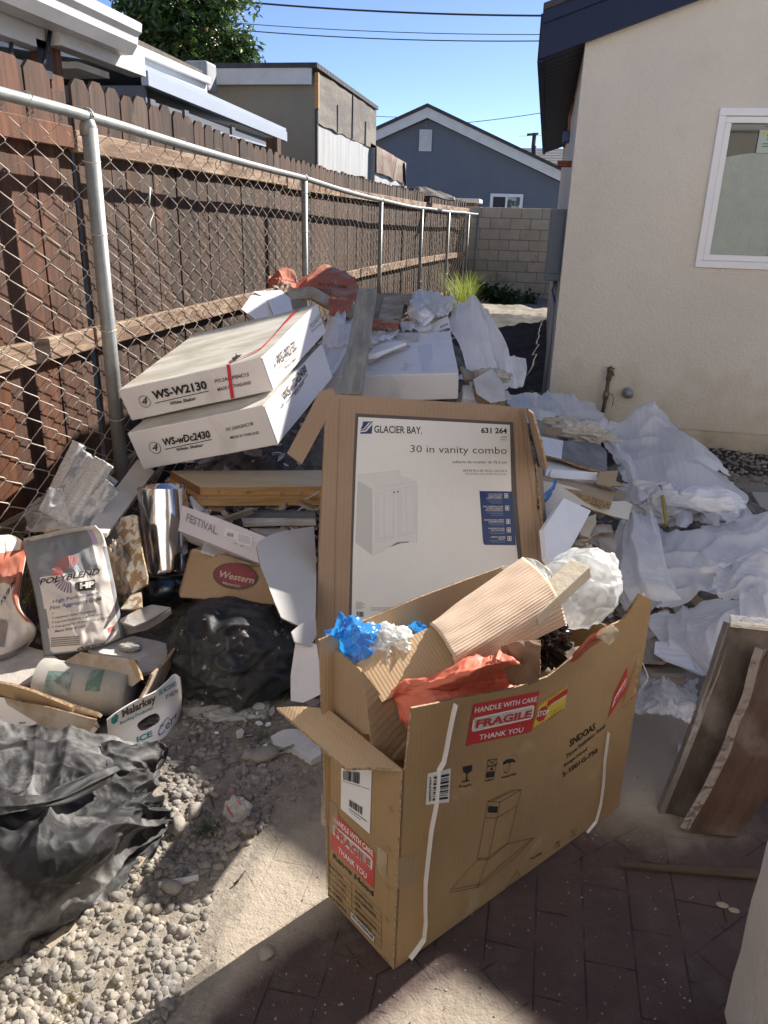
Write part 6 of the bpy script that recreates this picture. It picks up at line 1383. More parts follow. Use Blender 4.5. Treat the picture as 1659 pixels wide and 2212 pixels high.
for nm, ol, rf, th, m_, lb, ct in (
    ('cardboard_strip', ((785, 352), (930, 370), (926, 384), (782, 368)), ((785, 352, 4.62), (930, 370, 4.62), (782, 368, 4.5)), .01, card, 'thin brown cardboard strip just above the orange sack right of the plank', 'cardboard'),
    ('pink_foam_sheet', ((765, 425), (850, 408), (930, 415), (905, 440), (868, 475), (800, 508), (762, 500)), ((765, 425, 4.45), (930, 415, 4.5), (800, 508, 4.2)), .006, foam_wrap2, 'thin pinkish foam sheet lying right beside the plank above the large white carton', 'foam wrap'),
    ('grey_flap', ((700, 330), (745, 300), (790, 330), (770, 400), (725, 415)), ((700, 330, 4.7), (790, 330, 4.7), (725, 415, 4.4)), .006, card_old, 'dark creased flap tucked under the left side of the plank', 'cardboard'),
    ('carton_flap', ((600, 268), (672, 255), (700, 300), (668, 350), (610, 330)), ((600, 268, 4.9), (690, 270, 4.9), (640, 345, 4.6)), .006, card_dust, 'dusty brown flap behind the hanging orange sack', 'cardboard'),
    ('brown_board', ((985, 215), (1055, 235), (1060, 262), (1010, 285), (960, 262)), ((985, 215, 5.2), (1055, 235, 5.2), (1010, 285, 4.9)), .012, card_old, 'dirty brown board poking out left of the crest bundle', 'board'),
    ('foam_piece', ((1010, 330), (1075, 300), (1120, 325), (1060, 372)), ((1010, 330, 4.7), (1075, 300, 4.8), (1060, 372, 4.5)), .02, foam, 'angular white foam piece under the crest bundle', 'foam panel'),
    ('white_flap', ((745, 560), (800, 520), (960, 480), (985, 500), (850, 548), (760, 590)), ((745, 560, 4.12), (960, 480, 4.35), (760, 590, 4.02)), .006, white_dusty, 'thin white flap lying on the top left of the large white carton', 'cardboard'),
    ('cardboard_edge', ((1265, 610), (1330, 650), (1340, 690), (1290, 680)), ((1265, 610, 4.2), (1330, 650, 4.25), (1290, 680, 4.1)), .01, card_old, 'dark torn cardboard right of the large white carton', 'cardboard')):
    card_piece(nm, t5(*ol), Plane(*[(*c5(x, y), z) for x, y, z in rf]), th, m_, lb, cat=ct, warp=.018, torn=.003, edge=card_edge if 'foam' not in nm else None)
w4 = thing('lettered_carton', 'white carton with upside-down black lettering under the big foam drape', 'cardboard box', P((930, 700, 4.6)))
panel('side_panel', t5((1028, 420), (1195, 335), (1215, 420), (1170, 440), (1038, 468)), Plane((905, 735, 4.55), (970, 690, 4.75), (905, 745, 4.5)), .02, white_card, w4, edge=card_edge)
MQ = frame(PL_.o, (1, 0, 0), ez=PL_.n) if False else None
PQ = Plane((905, 735, 4.55), (970, 690, 4.75), (905, 745, 4.5)); MQ = frame(PQ.o, P((970, 690, 4.75))-PQ.o, ez=PQ.n)
q = Marks(MQ, .002); q.text('WHITE SHAKER', *t5((1195, 375), (1150, 395), (1197, 387)), .01).text('WDC2430', *t5((1205, 398), (1135, 425), (1207, 418)), .04); q.make('lettering', ink, w4)
card_piece('carton_flap', t5((878, 442), (1028, 428), (1035, 466), (870, 475)), Plane((845, 725, 4.5), (900, 720, 4.5), (845, 738, 4.42)), .006, white_dusty, 'grey white carton flap left of the lettered carton')
# ---- under the cabinet cartons
shards('rubble', 260, (-1.5, -.6, 2.55, 3.1, None), [plaster, white_dusty, card_dust, foam, card_d], 15, .02, .09, lift=.10, label='mixed scraps in the gap under the stacked cabinet cartons', kind='stuff')
def f2(x, y): return (219.4+x*.31415, 987.5+y*.31415)
g2 = lambda *a: [f2(*p) for p in a]
# lumber: two boards nailed together
lt = thing('lumber', 'upper board of the nailed lumber pair, its top splashed with plaster', 'lumber', P((500, 1040, 2.6)))
HL = .46
def lum(u, v, z): return Z(u, v, z)
def lumber_board(par, fl, fr_, dz, ln, dep, mt_top):
    a, b = fl, fr_; exx = (b-a).normalized(); M = frame(a, exx, ez=Vector((0, -.10, 1)))
    bm = bmesh.new(); addbox(bm, (0, 0, -dz), (ln, dep, 0), bev=.002)
    for v in bm.verts:
        if v.co.x < ln*.5: v.co.x -= v.co.y*.85
    for f in bm.faces: f.normal_update(); f.material_index = 1 if f.normal.z > .8 else (2 if f.normal.x < -.6 else 0)
    return bmo('board', bm, [lumber, mt_top, lumber_end], par, M)
a, b = Z(*f2(675, 205), .475), Z(*f2(1470, 200), .475)
lumber_board(lt, a, b, .038, .62, .17, lumber_top)
lt2 = thing('lumber', 'lower board of the nailed lumber pair under the cabinet cartons', 'lumber', P((500, 1080, 2.6)))
a2, b2 = Z(*f2(650, 280), .435), Z(*f2(1470, 275), .435)
lumber_board(lt2, a2, b2, .038, .66, .18, lumber)
for k, (x, y) in enumerate(((805, 238), (1000, 242), (1235, 248), (1370, 248), (715, 272))):
    p = Z(*f2(x, y), .455); tubeo('nail', [p+Vector((0, .01, 0)), p+Vector((0, -.012, .002))], .004, galv, lt, seg=8)
for nm, ol, refs, th, m_, lb in (
    ('splinter_board', ((845, 405), (1030, 350), (1040, 362), (830, 430)), ((845, 405, 2.62), (1030, 350, 2.66), (830, 430, 2.6)), .02, oldwood, 'splintered dusty stick under the lumber pair'),
    ('white_board', ((955, 385), (1470, 382), (1470, 440), (968, 450)), ((955, 385, 2.75), (1470, 382, 2.75), (968, 450, 2.68)), .02, grey_side if False else white_dusty, 'grey white trim board right below the lumber pair'),
    ('dark_board', ((985, 365), (1470, 345), (1470, 382), (960, 385)), ((985, 365, 2.85), (1470, 345, 2.95), (960, 385, 2.72)), .02, grey_side, 'dark blue grey board on top of the grey white trim board'),
    ('drywall_scrap', ((1020, 485), (1130, 462), (1290, 470), (1270, 505), (1160, 530), (1060, 510)), ((1020, 485, 2.7), (1290, 470, 2.8), (1060, 510, 2.6)), .015, plaster, 'rough drywall scrap behind the carton with grey label')):
    card_piece(nm, g2(*ol), Plane(*[(*f2(x, y), z) for x, y, z in refs]), th, m_, lb, cat='board', warp=.004, torn=.003 if 'scrap' in nm else 0)
# tile carton
tc2 = thing('tile_carton', 'long narrow white tile carton with grey lettering slanting below the lumber', 'cardboard box', P((480, 1150, 2.4)))
PF2 = Plane((*f2(555, 335), 2.52), (*f2(1128, 548), 2.40), (*f2(528, 505), 2.44))
panel('front_panel', g2((555, 332), (800, 418), (1128, 548), (1108, 600), (1080, 728), (800, 612), (528, 505)), PF2, .10, M_('lilac_white_card', (.66, .61, .63), .6, var=(.60, .56, .58), vs=4), tc2, warp=.002)
MFe = frame(PF2.at(*f2(555, 332)), PF2.at(*f2(1128, 548))-PF2.at(*f2(555, 332)), ez=PF2.n)
q = Marks(MFe, .003); q.text('FESTIVAL.', *g2((582, 442), (800, 540), (592, 388)), .015); q.make('lettering', ink_g, tc2)
q = Marks(MFe, .003); q.px(g2((855, 485), (945, 515), (935, 575), (842, 545))); q.px(g2((945, 518), (1042, 552), (1032, 622), (932, 590))); q.make('label', white_l, tc2)
q = Marks(MFe, .004); q.quad(*g2((865, 545), (908, 556), (868, 518)), [(a, b, 0, 1) for a, b, _, _ in barcode_rows(24, 2)]); q.text('1103', *g2((912, 600), (935, 606), (913, 588)), .02).text('0557', *g2((955, 618), (980, 625), (956, 606)), .02)
for k in range(6): q.quad(*g2((943, 535+k*9), (1030, 560+k*9), (943, 532+k*9)), [(.06*j, .06*j+.045, 0, 1) for j in range(16)])
q.make('label_print', ink_g, tc2)
card_piece('white_card', g2((700, 590), (770, 600), (870, 660), (780, 668), (690, 640)), Plane((*f2(700, 590), 2.42), (*f2(870, 660), 2.42), (*f2(690, 640), 2.36)), .01, white_dusty, 'small torn white card between the tile carton and the oval-logo carton', warp=.01)
# brown carton with oval logo
wc = thing('brown_carton', 'brown carton with red oval logo sitting behind the black garbage bag', 'cardboard box', P((480, 1250, 2.35)))
PW_ = Plane((*f2(620, 640), 2.40), (*f2(1110, 760), 2.34), (*f2(545, 960), 2.24))
panel('front_panel', g2((628, 630), (760, 655), (900, 690), (1010, 725), (1110, 738), (1190, 900), (1190, 1010), (540, 960), (560, 860)), PW_, .006, card, wc, warp=.006, edge=card_edge)
panel('top_panel', g2((628, 630), (720, 610), (900, 640), (1110, 738), (1010, 728), (900, 692)), Plane((*f2(628, 630), 2.40), (*f2(1110, 738), 2.34), (*f2(800, 600), 2.62)), .005, card_dust, wc, warp=.004)
panel('side_panel', g2((628, 630), (560, 860), (540, 960), (530, 930), (610, 640)), Plane((*f2(628, 630), 2.40), (*f2(545, 960), 2.24), (*f2(560, 700), 2.6)), .005, card, wc)
MW_ = frame(PW_.at(*f2(628, 630)), PW_.at(*f2(1110, 738))-PW_.at(*f2(628, 630)), ez=PW_.n)
def oval(q, c, rx, ry, ang, n=28):
    c0 = mark_xy(MW_, *f2(*c)); ca, sa = math.cos(rad(ang)), math.sin(rad(ang)); pts = []
    for k in range(n): x, y = rx*math.cos(6.283*k/n), ry*math.sin(6.283*k/n); pts.append((c0.x+x*ca-y*sa, c0.y+x*sa+y*ca))
    return q.poly(pts)
q = Marks(MW_, .006); oval(q, (922, 822), .088, .052, 0); q.make('logo_rim', ink_b, wc)
q = Marks(MW_, .007); oval(q, (922, 822), .081, .045, 0); q.make('logo_field', M_('dull_red_print', (.27, .06, .06), .6, var=(.2, .05, .05), vs=20), wc)
q = Marks(MW_, .008); q.text('Western', *g2((812, 832), (1050, 880), (822, 788)), .02, .2).text('Materials', *g2((838, 880), (960, 905), (840, 862)), .01); q.make('logo_lettering', M_('cream_print', (.55, .45, .35), .6), wc)
# duct
dt = thing('metal_duct', 'shiny round galvanised duct standing between the carton pieces and the tile carton', 'duct', P((350, 1250, 2.5)))
dA, dB = P((*f2(420, 160), 2.62)), P((*f2(450, 880), 2.36))
ctp = P((*f2(420, 230), 2.66)); cbt = P((*f2(448, 840), 2.50))
bm = bmesh.new(); ax_ = (cbt-ctp); L_ = ax_.length; ax_.normalize(); sx_ = ax_.cross(Vector((0, 1, 0))).normalized(); sy_ = ax_.cross(sx_); Rd = (P((*f2(580, 500), 2.58))-P((*f2(272, 500), 2.58))).length/2
rows = []
for i in range(15):
    t = i/14; c_ = ctp+ax_*(L_*(t*1.02-.03)); ring_ = []
    for k in range(40):
        a = 2*math.pi*k/40; r0 = Rd*(1+.012*math.sin(a*3+t*4)); dz_ = Vector((0, 0, 0))
        if abs(a-math.pi*1.5-.6) < .8 or abs(a-.0) < .0: r0 *= 1-.10*math.exp(-((t-.7)/.16)**2)*math.cos((a-math.pi*1.5-.6)*1.9)
        ring_.append(bm.verts.new(c_+sx_*math.cos(a)*r0+sy_*math.sin(a)*r0))
    rows.append(ring_)
for a_, b_ in zip(rows, rows[1:]):
    for k in range(40): bm.faces.new((a_[k], a_[(k+1) % 40], b_[(k+1) % 40], b_[k]))
o = bmo('duct_pipe', bm, duct, dt, smooth=True); m_ = o.modifiers.new('t', 'SOLIDIFY'); m_.thickness = .0015
bm = bmesh.new(); c_ = ctp+ax_*L_*.99; rings = []
for t, r0 in ((0, Rd*.955), (.10, Rd*.955)):
    rings.append([bm.verts.new(c_+ax_*t+sx_*math.cos(6.283*k/40)*r0+sy_*math.sin(6.283*k/40)*r0) for k in range(40)])
for k in range(40): bm.faces.new((rings[0][k], rings[0][(k+1) % 40], rings[1][(k+1) % 40], rings[1][k]))
o = bmo('inner_collar', bm, M_('dark_duct_steel', (.10, .12, .15), .25, metal=.9), dt, smooth=True); m_ = o.modifiers.new('t', 'SOLIDIFY'); m_.thickness = .0015
# long white board slanting up to the fence post
o = panel('white_board', [(196, 1128), (297, 992), (334, 1018), (232, 1152), (205, 1150)], Plane((200, 1130, 2.30), (300, 1000, 2.95), (232, 1150, 2.28)), .018, M_('cream_trim_board', (.62, .59, .54), .5, var=(.52, .48, .43), vs=4)); tag(o, 'long cream white trim board slanting up towards the fence post', 'board')
o = panel('stick', [(322, 1030), (350, 1005), (362, 1000), (330, 1040)], Plane((322, 1030, 2.9), (355, 1003, 3.1), (330, 1040, 2.88)), .02, oldwood); tag(o, 'short dark stick behind the top of the metal duct', 'stick')
# grey white curved panels right of the carton
def fcurve(x, y): return 0
card_piece('white_sheet', g2((1470, 445), (1380, 478), (1270, 510), (1150, 550), (1068, 600), (1060, 625), (1095, 760), (1150, 880), (1195, 980), (1245, 1080), (1310, 1115), (1370, 1145), (1470, 1110)), Plane((*f2(1068, 610), 2.32), (*f2(1470, 445), 2.62), (*f2(1300, 1110), 2.05)), .005, M_('pale_grey_card', (.55, .54, .53), .6, var=(.48, .47, .46), vs=3, bump2=.003), 'large curved pale grey sheet between the black bag and the vanity carton', bend=lambda x, y: .03*math.sin(min(3.1, max(0, x*6)))-.02, edge=card_edge)
card_piece('white_sheet', g2((1306, 1200), (1370, 1145), (1470, 1105), (1478, 1222), (1440, 1300), (1330, 1270)), Plane((*f2(1306, 1200), 2.0), (*f2(1470, 1105), 2.1), (*f2(1330, 1270), 1.98)), .005, MAT['pale_grey_card'], 'rounded end of a pale grey flap below the large curved sheet', warp=.004)
card_piece('carton_scrap', [(640, 1375), (684, 1392), (690, 1440), (692, 1500), (655, 1518), (628, 1514), (628, 1460)], Plane((640, 1375, 2.02), (690, 1440, 2.0), (628, 1514, 1.92)), .006, white_card, 'white carton side standing on the ground left of the range hood carton', warp=.003)
# black garbage bag
bag('garbage_bag', Vector(tuple(Z(502, 1500, 0).xy)+(.135,)) + Vector((0, .04, 0)), (.232, .20, .175), blackbag, 'dusty black garbage bag sitting on the ground in the middle of the left side', amp=.13, sc=1.5, seed=41, sub=6, flat=.0, rot=.2)
o = drape('clear_film', [[Z(395, 1512, .02), Z(470, 1500, .03), Z(540, 1490, .03), Z(592, 1498, .02)], [Z(385, 1535, .015), Z(460, 1530, .03), Z(530, 1522, .03), Z(585, 1530, .015)], [Z(415, 1552, .01), Z(470, 1562, .015), Z(530, 1556, .012), Z(575, 1550, .01)]], clear, nu=60, nv=40, amp=.014, fu=5, fv=3, seed=7, ragged=.06, crease=1)
tag(o, 'crumpled clear film on the ground in front of the black garbage bag', 'plastic film')
# ================================================================ RIGHT SIDE: WRAPS, FOAM, PLYWOOD
def y3(x, y): return (1124.6+x*.23147, 905.2+y*.23147)     # zoom of the right heap
def y4(x, y): return (1289.2+x*.22288, 1152.1+y*.22288)
def y1(x, y): return (1097.2+x*.33862, 932.6+y*.33862)
def y6(x, y): return (987.5+x*.40475, 548.6+y*.40475)
g3 = lambda *a: [y3(*p) for p in a]
def D(name, rows, mat, lb, cat='foam wrap', **kw):
    return tag(drape(name, rows, mat, **kw), lb, cat)
# big wrap hanging from the crest down the right flank
D('foam_wrap', [[Yp(985, 655, 5.0), Yp(1012, 643, 5.05), Yp(1035, 650, 5.05), Yp(1050, 668, 5.0)],
    [Yp(968, 690, 4.75), Yp(1010, 685, 4.85), Yp(1050, 690, 4.9), Yp(1075, 705, 4.85)],
    [Yp(990, 735, 4.5), Yp(1020, 735, 4.6), Yp(1065, 740, 4.7), Yp(1098, 750, 4.7)],
    [Yp(1000, 800, 4.25), Yp(1035, 800, 4.4), Yp(1072, 800, 4.5), Yp(1106, 795, 4.55)],
    [Yp(1020, 852, 4.05), Yp(1050, 850, 4.2), Yp(1082, 845, 4.35), Yp(1106, 835, 4.45)]], foam_wrap, 'tall white foam wrap draped down the right flank of the pile', nu=80, nv=90, amp=.045, fu=5, fv=2, seed=51, ragged=.03, crease=.7)
D('foam_roll', [[Yp(1088, 775, 4.55), Yp(1110, 768, 4.6), Yp(1136, 775, 4.6)], [Yp(1092, 800, 4.45), Yp(1115, 800, 4.5), Yp(1138, 800, 4.5)], [Yp(1090, 830, 4.4), Yp(1112, 840, 4.4), Yp(1130, 835, 4.42)]], foam_wrap2, 'ribbed white foam roll end on the right of the tall drape', nu=40, nv=30, amp=.02, fu=3, fv=1, seed=52, ragged=0, crease=.2)
card_piece('foam_block', [(1000, 832), (1035, 832), (1050, 850), (1050, 865), (1000, 862)], Plane((1000, 832, 4.2), (1040, 835, 4.25), (1000, 862, 4.1)), .12, foam, 'small white foam block right of the large white carton', cat='foam panel')
card_piece('grey_carton', [(1022, 820), (1062, 798), (1088, 830), (1092, 865), (1060, 870), (1030, 850)], Plane((1022, 820, 4.1), (1070, 800, 4.2), (1060, 870, 3.95)), .05, white_dusty, 'worn pale carton below the tall foam drape', cat='cardboard', warp=.006, edge=card_edge)
bag('dusty_foam', (1062, 812, 4.25), (.10, .06, .04), plaster, 'dusty foam chunk caught under the tall drape', amp=.35, seed=53, cat='foam panel', sub=4)
# low wraps running to the right in front of the house
D('foam_wrap', [[Yp(1085, 850, 5.0), Yp(1150, 848, 5.15), Yp(1215, 850, 5.3), Yp(1290, 872, 5.4)], [Yp(1090, 875, 4.7), Yp(1160, 870, 4.85), Yp(1240, 880, 5.0), Yp(1310, 895, 5.1)], [Yp(1120, 905, 4.4), Yp(1180, 900, 4.55), Yp(1260, 910, 4.7), Yp(1330, 925, 4.8)], [Yp(1165, 920, 4.2), Yp(1220, 925, 4.3), Yp(1290, 940, 4.4), Yp(1340, 950, 4.5)]], foam_wrap, 'flat white foam wrap spread behind the vanity carton towards the gas pipe', nu=90, nv=50, amp=.045, fu=5, fv=2.5, seed=54, ragged=.08, crease=.7)
D('foam_wrap', [[Yp(1290, 930, 4.85), Yp(1345, 895, 5.0), Yp(1395, 875, 5.1), Yp(1425, 890, 5.1), Yp(1450, 920, 5.05)], [Yp(1300, 960, 4.6), Yp(1360, 930, 4.75), Yp(1420, 915, 4.85), Yp(1465, 930, 4.85), Yp(1500, 965, 4.8)], [Yp(1320, 985, 4.4), Yp(1380, 960, 4.5), Yp(1440, 950, 4.6), Yp(1500, 965, 4.6), Yp(1560, 1000, 4.6)], [Yp(1335, 1005, 4.25), Yp(1400, 1000, 4.3), Yp(1460, 1000, 4.3), Yp(1525, 1010, 4.35), Yp(1585, 1030, 4.35)]], foam_wrap, 'peaked white foam wrap rising highest in front of the house footing', nu=100, nv=60, amp=.05, fu=5, fv=2.5, seed=55, ragged=.05, crease=.8)
D('foam_wrap', [[Yp(1330, 1012, 4.2), Yp(1400, 985, 4.35), Yp(1480, 985, 4.4), Yp(1560, 1015, 4.45), Yp(1590, 1040, 4.4)], [Yp(1340, 1040, 4.0), Yp(1420, 1030, 4.1), Yp(1500, 1035, 4.1), Yp(1575, 1055, 4.1), Yp(1610, 1080, 4.0)], [Yp(1400, 1070, 3.8), Yp(1470, 1070, 3.85), Yp(1540, 1080, 3.85), Yp(1600, 1100, 3.8), Yp(1640, 1120, 3.75)], [Yp(1440, 1100, 3.55), Yp(1500, 1110, 3.6), Yp(1560, 1120, 3.6), Yp(1620, 1130, 3.55), Yp(1665, 1150, 3.5)]], foam_wrap, 'wide smooth sheet of white foam wrap sloping to the right edge above the big tangle', nu=110, nv=70, amp=.045, fu=4.5, fv=2.2, seed=56, ragged=.04, crease=.6)
# hanging strips
for k, (pts, lb) in enumerate((([(1318, 940), (1335, 975), (1360, 1010), (1372, 1050), (1385, 1085)], 'narrow foam strip hanging beside the grey black board'), ([(1375, 1035), (1392, 1060), (1400, 1090), (1380, 1125), (1365, 1145)], 'twisted foam strip hanging in the middle of the right heap'), ([(1440, 1045), (1462, 1075), (1480, 1105), (1470, 1140)], 'foam strip above the yellow cord'), ([(1470, 1070), (1500, 1090), (1520, 1115), (1560, 1125)], 'loose foam strip lying right of the yellow cord'), ([(1570, 1060), (1600, 1080), (1590, 1110), (1560, 1120)], 'curled foam strip near the right edge of the heap'))):
    R1 = []
    for i, (u, v) in enumerate(pts):
        t = i/(len(pts)-1); wd_ = 15-4*math.sin(t*5+k); yy = 4.25-.6*t-(.15 if k > 1 else 0)
        dx = pts[min(i+1, len(pts)-1)][0]-pts[max(i-1, 0)][0]; dy = pts[min(i+1, len(pts)-1)][1]-pts[max(i-1, 0)][1]; l = math.hypot(dx, dy)
        R1.append([Yp(u-dy/l*wd_, v+dx/l*wd_, yy-.03), Yp(u, v, yy-.07), Yp(u+dy/l*wd_, v-dx/l*wd_, yy-.02)])
    D('foam_strip', R1, foam_wrap2, lb, nu=24, nv=60, amp=.018, fu=2, fv=5, seed=60+k, ragged=.02)
bag('foam_wrap', (1420, 1090, 3.75), (.20, .12, .10), foam_wrap2, 'crushed white foam tangle left of the yellow cord', amp=.3, seed=66, cat='foam wrap', sub=6, sc=1.8)
bag('foam_wrap', (1530, 1085, 3.75), (.16, .10, .07), foam, 'smooth white foam lump right of the yellow cord', amp=.22, seed=67, cat='foam panel', sub=5, sc=1.5)
tag(tubeo('yellow_cord', [Yp(1425, 1050, 3.72), Yp(1432, 1075, 3.64), Yp(1436, 1105, 3.58), Yp(1440, 1135, 3.50)], .009, M_('dull_yellow_strip', (.36, .29, .07), .7)), 'dull yellow strip bent between the white foam wraps', 'strip')
# big tangle
D('foam_wrap', [[Yp(1340, 1120, 3.55), Yp(1400, 1135, 3.6), Yp(1460, 1150, 3.6), Yp(1520, 1140, 3.6), Yp(1600, 1110, 3.65), Yp(1690, 1095, 3.7)],
    [Yp(1325, 1165, 3.3), Yp(1385, 1155, 3.35), Yp(1455, 1160, 3.3), Yp(1530, 1160, 3.3), Yp(1610, 1150, 3.35), Yp(1700, 1140, 3.4)],
    [Yp(1310, 1215, 3.05), Yp(1380, 1200, 3.05), Yp(1450, 1200, 3.05), Yp(1530, 1200, 3.05), Yp(1620, 1190, 3.1), Yp(1710, 1180, 3.15)],
    [Yp(1320, 1270, 2.85), Yp(1385, 1260, 2.85), Yp(1460, 1250, 2.85), Yp(1540, 1245, 2.85), Yp(1620, 1240, 2.85), Yp(1720, 1230, 2.9)],
    [Yp(1345, 1310, 2.72), Yp(1400, 1315, 2.68), Yp(1470, 1300, 2.70), Yp(1540, 1290, 2.72), Yp(1620, 1275, 2.75), Yp(1720, 1265, 2.8)]], foam_wrap, 'largest tangle of white foam wrap filling the right edge of the pile', nu=150, nv=110, amp=.055, fu=6, fv=3, seed=70, ragged=.03, crease=.8)
D('foam_wrap', [[Yp(1335, 1130, 3.3), Yp(1370, 1110, 3.35), Yp(1410, 1105, 3.35)], [Yp(1322, 1180, 3.1), Yp(1370, 1165, 3.0), Yp(1430, 1160, 3.05)], [Yp(1318, 1240, 2.85), Yp(1375, 1230, 2.75), Yp(1445, 1225, 2.8)], [Yp(1335, 1300, 2.66), Yp(1395, 1310, 2.60), Yp(1480, 1298, 2.62)]], foam_wrap2, 'ribbed foam sheet falling at the left end of the largest tangle', nu=70, nv=70, amp=.035, fu=7, fv=1.6, seed=71, ragged=.02, crease=.6)
D('foam_wrap', [[Yp(1480, 1160, 3.3), Yp(1550, 1135, 3.35), Yp(1640, 1120, 3.4), Yp(1720, 1110, 3.4)], [Yp(1470, 1195, 3.05), Yp(1560, 1190, 3.0), Yp(1640, 1180, 3.05), Yp(1720, 1170, 3.1)], [Yp(1460, 1225, 2.9), Yp(1540, 1225, 2.85), Yp(1620, 1215, 2.9), Yp(1720, 1205, 2.95)]], foam_wrap, 'smooth fold of foam wrap lying across the top of the largest tangle', nu=80, nv=50, amp=.05, fu=4, fv=2.4, seed=72, ragged=.04, crease=.6)
D('foam_wrap', [[Yp(1560, 1215, 2.95), Yp(1620, 1190, 3.0), Yp(1700, 1180, 3.0)], [Yp(1540, 1250, 2.75), Yp(1610, 1235, 2.75), Yp(1700, 1225, 2.8)], [Yp(1520, 1290, 2.6), Yp(1600, 1290, 2.6), Yp(1700, 1280, 2.62)]], foam_wrap2, 'bunched foam wrap at the right edge under the smooth fold', nu=60, nv=50, amp=.05, fu=4, fv=3, seed=73, ragged=.03, crease=.9)
D('foam_wrap', [[Yp(1420, 1325, 2.60), Yp(1470, 1300, 2.65), Yp(1520, 1295, 2.65), Yp(1580, 1300, 2.6), Yp(1680, 1290, 2.6)], [Yp(1395, 1345, 2.48), Yp(1460, 1335, 2.46), Yp(1520, 1330, 2.46), Yp(1590, 1330, 2.45), Yp(1680, 1325, 2.46)], [Yp(1420, 1385, 2.32), Yp(1470, 1390, 2.28), Yp(1520, 1385, 2.28), Yp(1580, 1370, 2.32), Yp(1680, 1360, 2.35)], [Yp(1480, 1430, 2.22), Yp(1510, 1440, 2.18), Yp(1545, 1440, 2.18), Yp(1590, 1420, 2.22), Yp(1680, 1400, 2.25)], [Yp(1500, 1455, 2.18), Yp(1528, 1465, 2.14), Yp(1550, 1465, 2.14), Yp(1590, 1450, 2.16), Yp(1680, 1440, 2.2)]], foam_wrap2, 'soft translucent wrap lying between the largest tangle and the plywood boards', nu=110, nv=90, amp=.04, fu=4.5, fv=3, seed=74, ragged=.03, crease=.8)
D('foam_wrap', [[Yp(1600, 1270, 2.6), Yp(1640, 1262, 2.62), Yp(1700, 1260, 2.62)], [Yp(1595, 1300, 2.5), Yp(1640, 1298, 2.5), Yp(1700, 1295, 2.5)], [Yp(1600, 1335, 2.35), Yp(1640, 1340, 2.35), Yp(1700, 1335, 2.36)]], foam_wrap, 'crumpled wrap just above the top of the plywood boards at the right edge', nu=40, nv=40, amp=.035, fu=3, fv=3, seed=75, ragged=.04)
card_piece('ribbed_wrap', [(1416, 1385), (1470, 1392), (1490, 1420), (1502, 1448), (1480, 1440), (1440, 1425), (1414, 1408)], Plane((1416, 1385, 2.26), (1490, 1400, 2.28), (1440, 1425, 2.14)), .004, foam_wrap2, 'ribbed grey white foam flap under the translucent wrap', cat='foam wrap', warp=.01)
D('clear_film', [[Yp(1350, 1432, 2.12), Yp(1400, 1455, 2.16), Yp(1450, 1460, 2.16), Yp(1512, 1470, 2.14)], [Yp(1345, 1465, 2.04), Yp(1400, 1478, 2.04), Yp(1455, 1485, 2.04), Yp(1510, 1500, 2.04)], [Yp(1350, 1500, 1.95), Yp(1405, 1510, 1.94), Yp(1460, 1518, 1.94), Yp(1505, 1530, 1.94)], [Yp(1350, 1530, 1.90), Yp(1400, 1545, 1.86), Yp(1450, 1560, 1.85), Yp(1490, 1568, 1.85)]], M_('cloudy_clear_film', (.74, .76, .80), .14, alpha=.55, avar=.4, trans=.2, bump2=.02, b2s=14, bump=.003, bs=40, spec=.9), 'heap of crinkled clear film on the patio right of the range hood carton', cat='plastic film', nu=110, nv=80, amp=.022, fu=5, fv=4, seed=76, ragged=.05, crease=.92)
card_piece('cardboard_sheet', [(1376, 1312), (1432, 1365), (1380, 1392), (1355, 1400), (1352, 1330)], Plane((1376, 1312, 2.6), (1432, 1365, 2.42), (1355, 1400, 2.30)), .005, card_dust, 'flat brown cardboard sheet lying just behind the right end of the range hood carton', edge=card_edge)
card_piece('cardboard_sheet', [(1360, 1385), (1420, 1382), (1414, 1405), (1440, 1420), (1452, 1425), (1430, 1432), (1362, 1428)], Plane((1360, 1385, 2.34), (1420, 1382, 2.34), (1430, 1432, 2.14)), .005, card_old, 'dirty brown cardboard under the translucent wrap, just above the grey plank offcut', warp=.01, edge=card_edge)
card_piece('plank_offcut', [(1362, 1432), (1440, 1430), (1470, 1440), (1482, 1448), (1478, 1462), (1400, 1455), (1362, 1450)], Plane((1362, 1432, 2.2), (1470, 1438, 2.2), (1362, 1450, 2.12)), .03, oldwood, 'grey weathered plank offcut on the ground beside the clear film', cat='plank', warp=.004)
# boards and foam right of the vanity carton
card_piece('cardboard_piece', g3((150, 0), (250, 60), (380, 90), (410, 185), (330, 200), (180, 150), (160, 90)), Plane((*y3(150, 0), 4.0), (*y3(400, 110), 4.1), (*y3(180, 150), 3.75)), .006, card_old, 'brown cardboard pieces right behind the top corner of the vanity carton', warp=.02, edge=card_edge)
card_piece('cardboard_piece', g3((225, 95), (300, 75), (385, 90), (390, 120), (330, 145), (240, 130)), Plane((*y3(225, 95), 3.75), (*y3(385, 90), 3.8), (*y3(240, 130), 3.66)), .006, card, 'small orange brown cardboard piece beside the crumpled paper', warp=.012, edge=card_edge)
bag('crumpled_paper', (*y3(590, 120), 3.95), (.14, .08, .055), paper, 'crumpled dirty paper on top of the grey black board', amp=.35, seed=81, cat='paper', sub=5, rot=-.4)
bag('crumpled_paper', (*y3(420, 50), 4.1), (.11, .06, .04), M_('tan_tissue', (.50, .44, .34), .85, var=(.6, .55, .47), vs=6, bump2=.02, b2s=14), 'tan crumpled tissue behind the grey black board', amp=.35, seed=82, cat='paper', sub=5)
b_ = thing('grey_board', 'grey black streaked board with a white taped left end', 'board', P((*y3(500, 300), 3.5)))
PBd = Plane((*y3(175, 160), 3.62), (*y3(805, 300), 3.75), (*y3(215, 320), 3.30))
